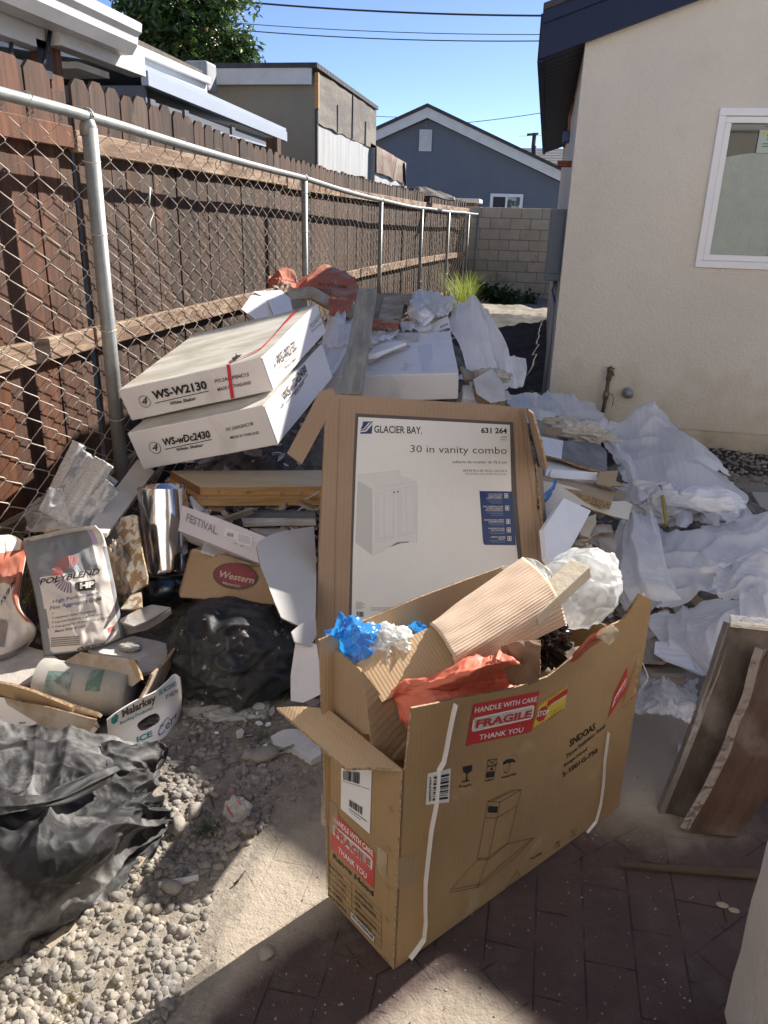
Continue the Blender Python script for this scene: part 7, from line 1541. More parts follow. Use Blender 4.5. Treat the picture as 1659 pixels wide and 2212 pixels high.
panel('board', g3((175, 160), (395, 215), (560, 210), (730, 220), (790, 270), (805, 300), (803, 498), (680, 465), (560, 430), (385, 365), (215, 325)), PBd, .012, M_('streaked_grey_board', (.12, .125, .14), .55, var=(.24, .25, .27), vs=5, vlo=.40, vhi=.7, st=(2, 1, 1), bump2=.006, b2s=8), b_, warp=.012, torn=.002, edge=card_edge)
panel('white_end', g3((175, 157), (396, 213), (382, 366), (214, 326), (205, 250)), Plane(PBd.o+PBd.n*.004, PBd.at(*y3(805, 300))+PBd.n*.004, PBd.at(*y3(215, 320))+PBd.n*.004), .003, white_card, b_, warp=.012)
def solid(name, outline, refs, th, mat, lb, cat, **kw): return card_piece(name, outline, refs, th, mat, lb, cat=cat, **kw)
fo = thing('foam_block', 'thick white foam block under the grey black board', 'foam panel', P((*y3(450, 480), 3.3)))
panel('top_face', g3((218, 350), (300, 360), (720, 490), (722, 500), (290, 470), (240, 480)), Plane((*y3(218, 350), 3.42), (*y3(720, 490), 3.35), (*y3(290, 470), 3.22)), .03, foam, fo)
panel('front_face', g3((290, 470), (722, 498), (712, 572), (268, 548)), Plane((*y3(290, 470), 3.215), (*y3(722, 498), 3.30), (*y3(268, 548), 3.18)), .03, foam, fo)
card_piece('cardboard_piece', g3((735, 490), (908, 485), (890, 575), (962, 612), (820, 622), (705, 588)), Plane((*y3(735, 490), 3.3), (*y3(908, 485), 3.35), (*y3(705, 588), 3.18)), .005, card_in, 'folded tan cardboard corner at the right end of the thick foam block', warp=.008, edge=card_edge)
lb_ = thing('long_carton', 'long flattened brown carton under the thick foam block, its end crushed', 'cardboard box', P((*y3(500, 650), 3.1)))
panel('front_face', g3((180, 520), (340, 560), (880, 690), (850, 782), (330, 620), (190, 575)), Plane((*y3(190, 545), 3.1), (*y3(880, 690), 3.22), (*y3(330, 620), 3.04)), .03, card_in, lb_, warp=.003, edge=card_edge)
panel('top_face', g3((180, 515), (310, 555), (560, 565), (720, 590), (900, 655), (880, 690), (340, 562)), Plane((*y3(180, 515), 3.14), (*y3(880, 690), 3.225), (*y3(700, 590), 3.36)), .004, card_dust, lb_, warp=.004, edge=card_edge)
panel('crushed_end', g3((880, 690), (905, 655), (965, 690), (985, 710), (950, 760), (845, 805), (850, 782)), Plane((*y3(880, 690), 3.215), (*y3(985, 700), 3.35), (*y3(850, 782), 3.2)), .02, card_old, lb_, warp=.02, torn=.008)
card_piece('cream_sheet', g3((185, 575), (330, 620), (640, 740), (840, 790), (985, 770), (1040, 800), (990, 955), (840, 935), (640, 880), (540, 830), (260, 930), (195, 880)), Plane((*y3(185, 600), 3.0), (*y3(1000, 790), 3.25), (*y3(260, 930), 2.85)), .006, M_('cream_card', (.70, .66, .57), .6, var=(.62, .57, .48), vs=3, bump2=.003), 'large cream white sheet curving out under the long brown carton', warp=.02, bend=lambda x, y: .02*math.sin(x*5), edge=card_edge)
card_piece('foam_board', g3((400, 737), (657, 855), (500, 1150), (345, 1400), (310, 1395), (245, 1290), (218, 1020)), Plane((*y3(400, 737), 2.75), (*y3(657, 855), 2.85), (*y3(310, 1390), 2.42)), .022, foam, 'tilted white foam board standing right beside the vanity carton', cat='foam panel')
D('blue_strip', [[Yp(*y3(300, 560), 3.0), Yp(*y3(325, 565), 3.0), Yp(*y3(340, 570), 3.0)], [Yp(*y3(290, 630), 2.95), Yp(*y3(305, 650), 2.95), Yp(*y3(320, 640), 2.95)], [Yp(*y3(215, 700), 2.88), Yp(*y3(255, 710), 2.88), Yp(*y3(290, 690), 2.88)], [Yp(*y3(185, 790), 2.85), Yp(*y3(215, 795), 2.85), Yp(*y3(240, 760), 2.85)]], bluep, 'blue film strip hanging beside the right edge of the vanity carton', cat='plastic film', nu=16, nv=40, amp=.008, fu=2, fv=4, seed=84, ragged=0)
for ol, dd, m_, lb in ((((560, 940), (700, 900), (705, 980), (640, 1090), (560, 1060)), 2.8, M_('cream_torn_card', (.55, .48, .37), .85, var=(.45, .38, .28), vs=6), 'torn cream cardboard under the right edge of the cream sheet'), (((640, 990), (840, 1000), (860, 1060), (760, 1050), (660, 1090)), 2.82, card_dust, 'splayed cardboard leaf right of the torn cream cardboard'), (((500, 1150), (560, 1065), (660, 1090), (665, 1180), (720, 1270), (775, 1325), (650, 1310), (545, 1240)), 2.68, card_mud, 'mottled brown cardboard scrap right of the tilted foam board'), (((670, 1085), (780, 1200), (770, 1215), (660, 1130)), 2.74, oldwood, 'thin stick of wood crossing behind the mottled scrap'), (((680, 1080), (860, 1080), (900, 1180), (860, 1330), (790, 1330), (770, 1210)), 2.82, card_dust, 'dull cardboard sheet tucked under the ribbed foam sheet'), (((380, 1440), (650, 1400), (860, 1560), (900, 1659), (500, 1600)), 2.5, card_dust, 'dusty cardboard sheet on the ground between the puffed bag and the largest tangle')):
    card_piece('cardboard_scrap', g3(*ol), Plane((*y3(*ol[0]), dd), (*y3(*ol[1]), dd+.08), (*y3(*ol[-1]), dd-.12)), .006, m_, lb, warp=.015, torn=.003, edge=card_edge)
shards('rubble', 420, (-.1, 1.15, 2.35, 3.6, lambda x, y: x > .1+ (y-2.4)*.1 and y > 2.3+abs(x-.4)*.2), [card_dust, white_dusty, foam, card_old, card_d, debris, debris], 33, .012, .06, label='small card and foam scraps spilled on the ground right of the vanity carton', kind='stuff')
# plywood boards wrapped in film
p1_ = thing('plywood_board', 'dark brown plywood board wrapped in clear film, left of the two at the right edge', 'board', Z(1460, 1758, 0))
def quadboard(name, pts, th, mat, parent, edge_mat=None, sag=0):
    """four px+depth corners: bl, br, tr, tl"""
    bl, br, tr, tl = [P(p) for p in pts]; N_ = 16; bm = bmesh.new(); g_ = []
    nrm = (br-bl).cross(tl-bl).normalized(); nrm = nrm if nrm.dot(CAM-bl) > 0 else -nrm
    for i in range(N_+1):
        t = i/N_; a, b = bl.lerp(tl, t), br.lerp(tr, t); off = nrm*(sag*math.sin(t*math.pi)+.004*noise.noise(Vector((t*6, 1, 2))))
        g_.append([bm.verts.new(a.lerp(b, s)+off) for s in (0, .25, .5, .75, 1)])
    for a, b in zip(g_, g_[1:]):
        for k in range(4): bm.faces.new((a[k], a[k+1], b[k+1], b[k]))
    top = bm.faces[:]; bound = [e for e in bm.edges if e.is_boundary]; mp = {v: bm.verts.new(v.co-nrm*th) for v in bm.verts[:]}
    for f in top: bm.faces.new([mp[v] for v in reversed(f.verts)])
    for e in bound: a, b = e.verts; f = bm.faces.new((a, b, mp[b], mp[a])); f.material_index = 1 if edge_mat else 0
    ex = (tl-bl); M = frame(bl, ex, ez=nrm); bm.transform(M.inverted())
    return bmo(name, bm, [mat, edge_mat] if edge_mat else mat, parent, M)
film_edge = M_('film_wrapped_edge', (.17, .15, .145), .3, spec=.8, bump2=.02, b2s=20)
bl, br, tr, tl = Z(1432, 1755, .0), Z(1502, 1772, .0), Vector(), Vector()
tl = Z(1578, 1352, .50); tr = Z(1672, 1362, .50)
quadboard('board', (bl, Z(1530, 1778, .0), Z(1760, 1372, .50), tl), .045, plyface, p1_, film_edge, .008)
ed = quadboard('film_edge', (Z(1424, 1757, .0), Z(1436, 1757, .0), Z(1588, 1350, .503), Z(1572, 1345, .50)), .024, film_edge, p1_, None, .012)
quadboard('film_top', (Z(1578, 1354, .505), Z(1762, 1374, .505), Z(1758, 1358, .53), Z(1580, 1340, .53)), .02, M_('crinkled_film_top', (.80, .78, .74), .15, spec=1, bump2=.05, b2s=30), p1_)
p2_ = thing('plywood_board', 'reddish brown plywood board in film, nearer one of the two at the right edge', 'board', Z(1530, 1800, 0))
quadboard('board', (Z(1492, 1798, .012), Z(1596, 1808, .012), Z(1830, 1450, .42), Z(1660, 1408, .47)), .045, plyface2, p2_, film_edge, .006)
quadboard('film_edge', (Z(1487, 1796, .014), Z(1505, 1760, .03), Z(1662, 1400, .475), Z(1650, 1405, .475)), .022, M_('film_wrapped_brown_edge', (.11, .075, .065), .3, spec=.8, bump2=.02, b2s=20), p2_, None, .018)
sp = bar('wood_shim', Z(1338, 1866, .02), Z(1640, 1886, .02), .028, .008, M_('dark_shim_wood', (.09, .062, .04), .85, var=(.055, .038, .026), vs=6, st=(1, 8, 1))); tag(sp, 'pointed pale wood shim lying on the dark patio below the plywood boards', 'wood')
for v in sp.data.vertices:
    k = min(1, (v.co.x+.02)/.14); v.co.y *= .25+.75*k
card_piece('plastic_scrap', [(1466, 1605), (1478, 1612), (1476, 1640), (1468, 1652), (1462, 1640)], Plane((1466, 1605, 'x') if False else Z(1466, 1605, .01), Z(1478, 1612, .012), Z(1468, 1652, .01)), .003, milky, 'pale plastic scrap on the ground beside the left plywood board', cat='plastic')
for u, v, s_, lb in ((1560, 1955, .011, 'white plaster smear blob on the patio near the lower wall end'), (1585, 1968, .010, 'second pale plaster blob beside the white smear on the patio')):
    p = Z(u, v, 0); tag(blob('plaster_blob', Vector((p.x, p.y, gh(p.x, p.y)+.001)), (s_*1.3, s_*.8, .003), card_dust, seed=90+u, sub=3), lb, 'plaster')
c2 = Z(1345+10, 1700, 0)
# ================================================================ LOWER LEFT
from mathutils.bvhtree import BVHTree
def bq(x, y): return (x*.16534, 1124.6+y*.16534)
def mq(x, y): return (x*.39682, 1316.6+y*.39682)
def f7(x, y): return (x*.41336, 932.6+y*.41336)
def sack(name, corners, T_, mats, colour, label, seed, nu=44, nv=56, waist=None, amp=.012, mouth=.25):
    """pillow-shaped paper sack between four bent edges: corners rows as in surf()"""
    base = surf(corners, nu, nv); pn = (base[0][nu]-base[0][0]).cross(base[nv][0]-base[0][0]).normalized(); pn = pn if pn.dot(CAM-base[0][0]) > 0 else -pn
    V, Fc, mi = [], [], []; idf, idb = {}, {}
    for i in range(nv+1):
        for j in range(nu+1):
            s, t = j/nu, i/nv
            e = (max(0, math.sin(math.pi*s))**.55)*(mouth+(1-mouth)*min(1, t*1.7))*(1 if t < .9 else max(0, (1-t)/.1)**.5)
            cr_ = .5-abs(noise.noise(Vector((s*4, t*5, seed))))*1.5-.6*abs(noise.noise(Vector((s*9, t*8, seed+3))))
            d = T_*e + amp*cr_*min(1, e*2)+amp*.8*noise.noise(Vector((s*3, t*3, seed+5)))
            idf[i, j] = len(V); V.append(base[i][j]+pn*d)
            if 0 < i <= nv and (j in (0, nu) or i == nv): idb[i, j] = idf[i, j]
            else: idb[i, j] = len(V); V.append(base[i][j]-pn*(T_*e*.9+.001))
    for i in range(nv):
        for j in range(nu):
            Fc.append([idf[i, j], idf[i, j+1], idf[i+1, j+1], idf[i+1, j]]); mi.append(colour((j+.5)/nu, (i+.5)/nv)); Fc.append([idb[i, j], idb[i+1, j], idb[i+1, j+1], idb[i, j+1]]); mi.append(0)
    root = thing(name, label, 'paper sack', V[idf[nv, nu//2]])
    W = [v.copy() for v in V]
    o = mesh('sack', V, Fc, mats, root, smooth=True, mi=mi)
    M = frame(base[nv][0], base[nv//2][nu]-base[nv//2][0], ez=pn); tree = BVHTree.FromPolygons(W, Fc)
    return root, M, tree
def conform(q, tree, lift=.0016):
    """push flat printing onto the bulging sack"""
    bm = bmesh.new(); vv = [bm.verts.new(p) for p in q.v]
    for f in q.f:
        try: bm.faces.new([vv[i] for i in f])
        except ValueError: pass
    bmesh.ops.triangulate(bm, faces=bm.faces[:])
    for _ in range(3):
        es = [e for e in bm.edges if e.calc_length() > .012]
        if not es: break
        bmesh.ops.subdivide_edges(bm, edges=es, cuts=1); bmesh.ops.triangulate(bm, faces=[f for f in bm.faces if len(f.verts) > 3])
    R = q.M.to_3x3(); n = R @ Vector((0, 0, 1))
    for v in bm.verts:
        w_ = q.M @ Vector((v.co.x, v.co.y, 0)); d = (w_-CAM).normalized(); h = tree.ray_cast(CAM, d)
        if h[0] is not None: v.co = q.M.inverted() @ (h[0]-d*lift)
    bm.verts.index_update(); q.v = [tuple(v.co) for v in bm.verts]; q.f = [[v.index for v in f.verts] for f in bm.faces]; bm.free(); return q
ZB_ = .13
rows = [[(310, 235), (560, 180), (800, 130), (1040, 90), (1250, 62)], [(322, 420), (600, 360), (860, 300), (1120, 250), (1370, 250)], [(440, 900), (700, 860), (960, 830), (1230, 800), (1480, 760)], [(520, 1350), (790, 1320), (1040, 1280), (1300, 1240), (1570, 1190)], [(575, 1770), (850, 1740), (1130, 1690), (1400, 1620), (1640, 1530)]]
zz = [.50, .44, .32, .22, .13]
R_ = [[Z(*bq(x, y), z+.0*x) for x, y in r] for r, z in zip(rows, zz)]
def colA(s, t):
    if t < .07 or (t < .10 and s > .1): return 0
    if t > .965: return 3
    if s < .10+.02*math.sin(t*20): return 1
    if s > .90 and t > .3: return 1
    if t < .43 and s < .80: return 1
    if .62 < s < .86 and .08 < t < .28: return 2
    return 0
sk, MK, TK = sack('grout_sack', R_, .045, [cream_bag, grey_print, lilac, MAT['grey_sack_print']], colA, 'grey and white grout sack with sunburst logo standing on broken drywall', 3, amp=.014)
B = lambda *a: [bq(*p) for p in a]
q = Marks(MK); q.text('POLYBLEND', *B((515, 845), (1290, 700), (540, 760)), .02); conform(q, TK).make('lettering', ink, sk)
q = Marks(MK); q.text('High Performance', *B((690, 1095), (1290, 975), (690, 1035)), .01).text('Fine Aggregate', *B((650, 1185), (1140, 1085), (655, 1120)), .01); conform(q, TK).make('purple_lettering', purple, sk)
q = Marks(MK); q.text('Grout', *B((1165, 1080), (1330, 1035), (1160, 1020)), .03)
for k, (s_, x1_) in enumerate((('Advanced Color Consistency', 1255), ('Improved Resistance to Efflorescence', 1330), ('One grout for All Joint Sizes up to 3/4"', 1450), ('Meets ANSI A118.7', 1110))):
    y = 1290+k*58; q.text(s_, *B((720, y), (x1_, y-(x1_-720)*.18), (718, y-32)), .012)
for k in range(5): q.quad(*B((665, 1545+k*26), (1045, 1520+k*26), (664, 1532+k*26)), [(.05*j, .05*j+.04, 0, 1) for j in range(20)])
conform(q, TK).make('small_lettering', ink_b, sk)
q = Marks(MK); q.text('CUSTOM', *B((1010, 1700), (1380, 1625), (1005, 1665)), .03); conform(q, TK, .003).make('base_lettering', ink, sk)
q = Marks(MK, .001)
cx_, cy_ = 915, 700
def rays(a0, a1, n, r0, r1):
    out = Marks(MK, .001)
    for k in range(n):
        t0 = rad(a0+(a1-a0)*k/n); t1 = rad(a0+(a1-a0)*(k+.55)/n); out.px([bq(cx_+r*math.cos(t), cy_-r*math.sin(t)) for r, t in ((r0, t0), (r1, t0), (r1, t1), (r0, t1))])
    return out
conform(rays(60, 190, 13, 90, 240), TK, .0012).make('sunburst_red', M_('faded_red_print', (.48, .13, .11), .6), sk)
conform(rays(195, 280, 8, 110, 245), TK, .0012).make('sunburst_purple', purple, sk); conform(rays(10, 110, 10, 80, 150), TK, .0010).make('sunburst_blue', M_('faded_blue_print', (.32, .40, .42), .6), sk)
q = Marks(MK); q.px(B((985, 810), (1240, 770), (1240, 905), (1010, 925), (975, 880))); conform(q, TK, .0014).make('logo_field', ink, sk)
q = Marks(MK); q.text('HP', *B((1045, 895), (1235, 865), (1045, 815)), .05); conform(q, TK, .003).make('logo_lettering', white_ink, sk)
q = Marks(MK); q.px(B((1410, 1400), (1485, 1375), (1495, 1450), (1455, 1440), (1420, 1470)))
for y in (1290, 1348, 1406, 1464): q.px(B((680, y-100+14), (698, y-102+14), (700, y-84+14), (682, y-82+14)))
conform(q, TK).make('red_marks', MAT['faded_red_print'], sk)
# second sack cut by the left edge
rows = [[(-520, 260), (-250, 190), (0, 210), (180, 200), (320, 290)], [(-540, 560), (-250, 560), (0, 570), (170, 530), (335, 470)], [(-560, 1000), (-300, 980), (-40, 980), (120, 960), (240, 1080)], [(-560, 1400), (-300, 1400), (-20, 1400), (250, 1380), (460, 1400)], [(-540, 1880), (-300, 1850), (-30, 1830), (200, 1750), (400, 1600)]]
R_ = [[Z(*bq(x, y), z) for x, y in r] for r, z in zip(rows, [.46, .40, .30, .21, .13])]
s2, MK2, TK2 = sack('grout_sack', R_, .05, [cream_bag, orange_dirty, M_('mauve_print', (.40, .30, .32), .7), grey_print], lambda s, t: 3 if t > .96 else (1 if (.18 < t < .42 and s > .45) or (s > .9 and t < .7) else (2 if (t < .5 and s < .55) else 0)), 'half-hidden orange and white grout sack at the left edge', 17, amp=.02)
q = Marks(MK2); q.text('POLYBLEND', *B((20, 1115), (215, 780), (10, 1050)), .03); conform(q, TK2).make('lettering', ink, s2)
q = Marks(MK2)
q.quad(*B((-20, 1640), (60, 1655), (0, 1270)), [(0, 1, .012*j*2, .012*j*2+.012) for j in range(41)], tr=bq(120, 1290)); conform(q, TK2).make('barcode', ink_b, s2)

# newspapers
nw = thing('newspapers', 'bundle of folded newspapers in a clear sleeve leaning on the chain link', 'newspapers', P((160, 1140, 2.4)))
newsp = M_('newsprint', (.58, .57, .56), .85, var=(.40, .40, .40), vs=30, vd=2, vlo=.52, vhi=.6, st=(1, 6, 6)); newsd = M_('printed_newsprint', (.30, .32, .36), .85, var=(.52, .53, .55), vs=26, vd=2, vlo=.45, vhi=.55)
def folded(b0, t0, wd, d0, d1, mat, k):
    # a folded paper: long strip with rounded fold, from its foot b0 to its tip t0
    bx_, by_ = b0; tx_, ty_ = t0; l = math.hypot(tx_-bx_, ty_-by_); px_, py_ = -(ty_-by_)/l*wd, (tx_-bx_)/l*wd; rows = []
    for i in range(7):
        t = i/6; u = bx_+(tx_-bx_)*t; v = by_+(ty_-by_)*t; d = d0+(d1-d0)*t+.012*math.sin(t*3+k)
        rows.append([P((u-px_, v-py_, d+.02)), P((u-px_*.4, v-py_*.4, d+.004)), P((u, v, d-.006)), P((u+px_*.5, v+py_*.5, d+.002)), P((u+px_, v+py_, d+.012))])
    o = drape('newspaper', rows, mat, nw, nu=16, nv=20, amp=.004, fu=2, fv=2, seed=k, ragged=0, crease=.3)
    m_ = o.modifiers.new('t', 'SOLIDIFY'); m_.thickness = .007; m_.offset = 0
folded((150, 1130), (228, 1020), 34, 2.50, 2.72, newsd, 1)
folded((100, 1110), (172, 958), 17, 2.46, 2.64, newsp, 2); folded((108, 1115), (190, 978), 14, 2.42, 2.58, newsd, 3); folded((118, 1120), (204, 990), 13, 2.39, 2.54, newsp, 4); folded((130, 1126), (217, 992), 13, 2.36, 2.50, newsp, 5)
folded((146, 1134), (232, 1000), 15, 2.34, 2.46, newsp, 6); folded((168, 1140), (244, 1048), 20, 2.33, 2.42, newsd, 7)
D('clear_sleeve', [[P((70, 1085, 2.42)), P((100, 1062, 2.44)), P((140, 1055, 2.42))], [P((50, 1130, 2.36)), P((95, 1110, 2.33)), P((150, 1105, 2.33))], [P((52, 1152, 2.30)), P((100, 1150, 2.28)), P((175, 1150, 2.28))]], clear, 'clear plastic sleeve crumpled at the foot of the newspapers', cat='plastic film', nu=40, nv=40, amp=.02, fu=4, fv=3, seed=3, ragged=.04, crease=1.1)
# muddy carton with liner
mc = thing('muddy_carton', 'torn brown carton splashed with white mud between the grout sack and the metal duct', 'cardboard box', P((270, 1260, 2.3)))
panel('side_panel', [f7(*p) for p in ((595, 470), (625, 452), (700, 436), (722, 442), (727, 520), (742, 640), (768, 755), (765, 795), (690, 845), (660, 760), (640, 660))], Plane((*f7(595, 470), 2.42), (*f7(722, 442), 2.40), (*f7(690, 845), 2.18)), .008, card_mud, mc, warp=.015, edge=card_edge)
panel('inner_panel', [f7(*p) for p in ((540, 545), (600, 462), (640, 660), (665, 760), (690, 845), (600, 900), (560, 700))], Plane((*f7(540, 545), 2.36), (*f7(610, 480), 2.50), (*f7(640, 860), 2.26)), .006, card_old, mc, warp=.01, edge=card_edge)
bag('paper_liner', (*f7(620, 745), 2.28), (.05, .05, .11), card_dust, 'crumpled paper liner inside the muddy carton', amp=.3, seed=23, cat='paper', sub=5)
card_piece('cardboard_flap', [f7(*p) for p in ((628, 925), (690, 850), (738, 840), (740, 915), (700, 925))], Plane((*f7(628, 925), 2.16), (*f7(738, 850), 2.22), (*f7(700, 925), 2.14)), .006, card_mud, 'small torn flap below the muddy carton', warp=.008, edge=card_edge)
card_piece('cardboard_flap', [f7(*p) for p in ((225, 520), (280, 470), (298, 490), (305, 512), (240, 540))], Plane((*f7(225, 520), 2.3), (*f7(290, 480), 2.34), (*f7(240, 540), 2.26)), .006, card, 'brown carton corner sticking up just behind the grout sack', edge=card_edge)
# drywall
def ground_panel(name, pts, z, th, mat, lb, cat, **kw):
    refs = Plane(Z(*pts[0], z[0]), Z(*pts[len(pts)//3], z[1]), Z(*pts[2*len(pts)//3], z[2])); return card_piece(name, pts, refs, th, mat, lb, cat=cat, **kw)
o = ground_panel('drywall', [mq(*p) for p in ((-80, 190), (150, 205), (270, 235), (335, 290), (300, 320), (235, 372), (160, 395), (82, 425), (-80, 385))], (.12, .12, .11), .013, plaster, 'broken drywall sheet under the two grout sacks, its front edge chewed', 'drywall', warp=.008, torn=.006)
ground_panel('drywall', [mq(*p) for p in ((480, 215), (640, 170), (730, 150), (860, 175), (925, 195), (905, 290), (840, 330), (770, 345), (690, 262), (560, 240))], (.13, .12, .12), .013, plaster, 'dusty drywall piece behind the white roofing carton', 'drywall', warp=.008, torn=.005)
ground_panel('drywall', [mq(*p) for p in ((640, 100), (760, 60), (880, 25), (930, 0), (935, 15), (880, 60), (800, 110), (690, 140))], (.17, .20, .17), .012, plaster, 'splintered drywall strip pointing at the black garbage bag', 'drywall', warp=.01, torn=.006)
ground_panel('drywall', [mq(*p) for p in ((640, 60), (720, 20), (830, -20), (930, -5), (850, 40), (730, 90))], (.20, .22, .2), .008, plaster, 'peeling drywall paper layer above the splintered strip', 'drywall', warp=.014, torn=.006)
bag('mortar_lump', Z(*mq(705, 205), .135), (.040, .026, .010), plaster, 'dried mortar lump with thin disks on the drywall right of the grout sack', amp=.3, seed=27, cat='mortar', sub=4)
# roofing carton with a bucket in it
rc = thing('roofing_carton', 'low white roofing carton with a hand hole, crushed open on the left', 'cardboard box', Z(300, 1590, 0))
GBL, GBR = Z(*mq(590, 700), 0), Z(*mq(905, 690), 0)
rows = [[Z(*mq(582, 600), .115), Z(*mq(640, 555), .13), Z(*mq(740, 495), .145), Z(*mq(840, 448), .155), Z(*mq(905, 395), .165), Z(*mq(948, 353), .17), Z(*mq(980, 372), .165)],
        [Z(*mq(586, 650), .06), Z(*mq(650, 628), .065), Z(*mq(740, 590), .07), Z(*mq(840, 555), .075), Z(*mq(915, 520), .08), Z(*mq(968, 480), .085), Z(*mq(990, 470), .09)],
        [Z(*mq(590, 702), .004), Z(*mq(660, 718), .004), Z(*mq(740, 728), .004), Z(*mq(830, 725), .004), Z(*mq(900, 690), .004), Z(*mq(945, 640), .004), Z(*mq(975, 585), .004)]]
NU, NV = 150, 80; G = surf(rows, NU, NV); V, Fc = [p for r in G for p in r], []
hx, hy = mq(810, 612)
def pxof(p): d = p-CAM; z = d.dot(cf); return (CX+F*d.dot(cr)/z, CY-F*d.dot(cu)/z)
for i in range(NV):
    for j in range(NU):
        c_ = (G[i][j]+G[i+1][j+1])/2; u, v = pxof(c_); a = math.atan2(-32, 62); dx_, dy_ = u-hx, v-hy; X_ = dx_*.86-dy_*.51; Y_ = dx_*.51+dy_*.86
        if (abs(X_)/26)**3+(abs(Y_)/12)**3 < 1: continue
        Fc.append((i*(NU+1)+j, i*(NU+1)+j+1, (i+1)*(NU+1)+j+1, (i+1)*(NU+1)+j))
o = mesh('printed_panel', V, Fc, white_card, rc, smooth=True); m_ = o.modifiers.new('t', 'SOLIDIFY'); m_.thickness = .004; m_.offset = 0
tree3 = BVHTree.FromPolygons(V, Fc); MR = frame(GBL, GBR-GBL, ez=Vector((.1, -1, .3)))
q = Marks(MR); q.text('Malarkey', *[mq(*p) for p in ((668, 602), (852, 512), (662, 548))], .04).text('8" WIDTH', *[mq(*p) for p in ((905, 490), (970, 455), (902, 466))], .015).text('Cert', *[mq(*p) for p in ((862, 700), (968, 592), (858, 655))], .0)
q.line([mq(868, 640), mq(910, 590), mq(935, 600), mq(970, 560)], .002); conform(q, tree3, .0045).make('lettering', ink_b, rc)
q = Marks(MR); q.text('Roofing Products!', *[mq(*p) for p in ((655, 632), (832, 545), (652, 612))], .02).text('SBS MODIFIED', *[mq(*p) for p in ((866, 470), (962, 412), (862, 445))], .02).text('ICE', *[mq(*p) for p in ((745, 728), (830, 690), (742, 695))], .04)
q.px([mq(*p) for p in ((600, 580), (625, 568), (645, 575), (640, 610), (620, 625), (602, 618))]); conform(q, tree3, .0045).make('teal_lettering', teal, rc)
panel('front_panel', [mq(*p) for p in ((-90, 470), (20, 478), (180, 520), (420, 560), (520, 600), (540, 640), (500, 690), (300, 685), (-90, 640))], Plane(Z(*mq(0, 640), .0), Z(*mq(500, 690), .0), Z(*mq(20, 480), .10)), .006, white_card, rc, warp=.008, edge=card_edge)
panel('torn_liner', [mq(*p) for p in ((22, 480), (110, 500), (180, 510), (350, 548), (525, 600), (510, 640), (470, 680), (230, 660), (200, 610), (110, 560), (40, 520))], Plane(Z(*mq(22, 480), .125), Z(*mq(525, 600), .125), Z(*mq(230, 660), .03)), .004, card_dust, rc, warp=.01, torn=.004, edge=card_edge)
panel('inner_wall', [mq(*p) for p in ((-60, 390), (60, 410), (180, 445), (395, 535), (395, 560), (240, 520), (-60, 455))], Plane(Z(*mq(-60, 390), .14), Z(*mq(395, 535), .14), Z(*mq(-60, 455), .09)), .01, card, rc, edge=card_edge, warp=.004)
panel('inner_wall', [mq(*p) for p in ((240, 470), (390, 530), (530, 575), (548, 590), (400, 555), (240, 500))], Plane(Z(*mq(240, 470), .13), Z(*mq(548, 580), .13), Z(*mq(240, 500), .09)), .01, card_in, rc, edge=card_edge)
panel('back_flap', [mq(*p) for p in ((320, 300), (390, 262), (440, 232), (560, 250), (695, 265), (740, 300), (772, 380), (720, 420), (640, 380), (500, 330))], Plane(Z(*mq(320, 300), .16), Z(*mq(695, 265), .20), Z(*mq(772, 380), .15)), .006, card_dust, rc, warp=.012, edge=card_edge)
panel('torn_flap', [mq(*p) for p in ((690, 262), (735, 275), (765, 350), (772, 382), (745, 372), (715, 310))], Plane(Z(*mq(690, 262), .20), Z(*mq(735, 275), .205), Z(*mq(772, 382), .17)), .01, card, rc, warp=.012, torn=.004, edge=card_edge)
panel('torn_flap', [mq(*p) for p in ((955, 212), (925, 250), (880, 300), (820, 350), (760, 480), (800, 470), (880, 400), (930, 300))], Plane(Z(*mq(955, 212), .20), Z(*mq(760, 480), .15), Z(*mq(800, 470), .13)), .008, card_dust, rc, warp=.015, torn=.005, edge=card_edge)
bk_ = thing('plaster_bucket', 'dust-caked white bucket with green label lying inside the roofing carton', 'bucket', Z(180, 1540, .05))
bA, bB = Z(*mq(235, 425), .085), Z(*mq(720, 440), .085); axd = (bB-bA).normalized(); bm = bmesh.new(); Lb_ = (bB-bA).length
e1 = axd.cross(Vector((0, 0, 1))).normalized(); e2 = e1.cross(axd); rings = []
bucket_m = M_('dusty_bucket_plastic', (.36, .345, .31), .85, var=(.27, .26, .24), vs=8, dust=(.40, .37, .33), ds=5, bump2=.006, b2s=12)
for i in range(13):
    t = i/12; r_b = .088-.010*t+(.005 if i in (0, 1) else 0); rings.append([bm.verts.new(bA+axd*Lb_*t+e1*math.cos(6.283*k/36)*r_b+e2*math.sin(6.283*k/36)*r_b) for k in range(36)])
for a_, b_ in zip(rings, rings[1:]):
    for k in range(36): bm.faces.new((a_[k], a_[(k+1) % 36], b_[(k+1) % 36], b_[k]))
bm.faces.new(rings[-1]); bmo('shell', bm, bucket_m, bk_, smooth=True)
bm = bmesh.new()
for t0, t1, k0, k1 in ((.08, .42, 2, 8), (.58, .74, 3, 9)):
    rr2 = [[bm.verts.new(bA+axd*Lb_*t+(e1*math.cos(6.283*k/36)+e2*math.sin(6.283*k/36))*(.0895-.010*t)) for k in range(k0, k1)] for t in (t0, (t0+t1)/2, t1)]
    for a_, b_ in zip(rr2, rr2[1:]):
        for k in range(len(a_)-1): bm.faces.new((a_[k], a_[k+1], b_[k+1], b_[k]))
bmo('green_label', bm, M_('dusty_green_print', (.10, .17, .14), .8, dust=(.45, .44, .42), ds=7, dlo=.42, dhi=.58), bk_)

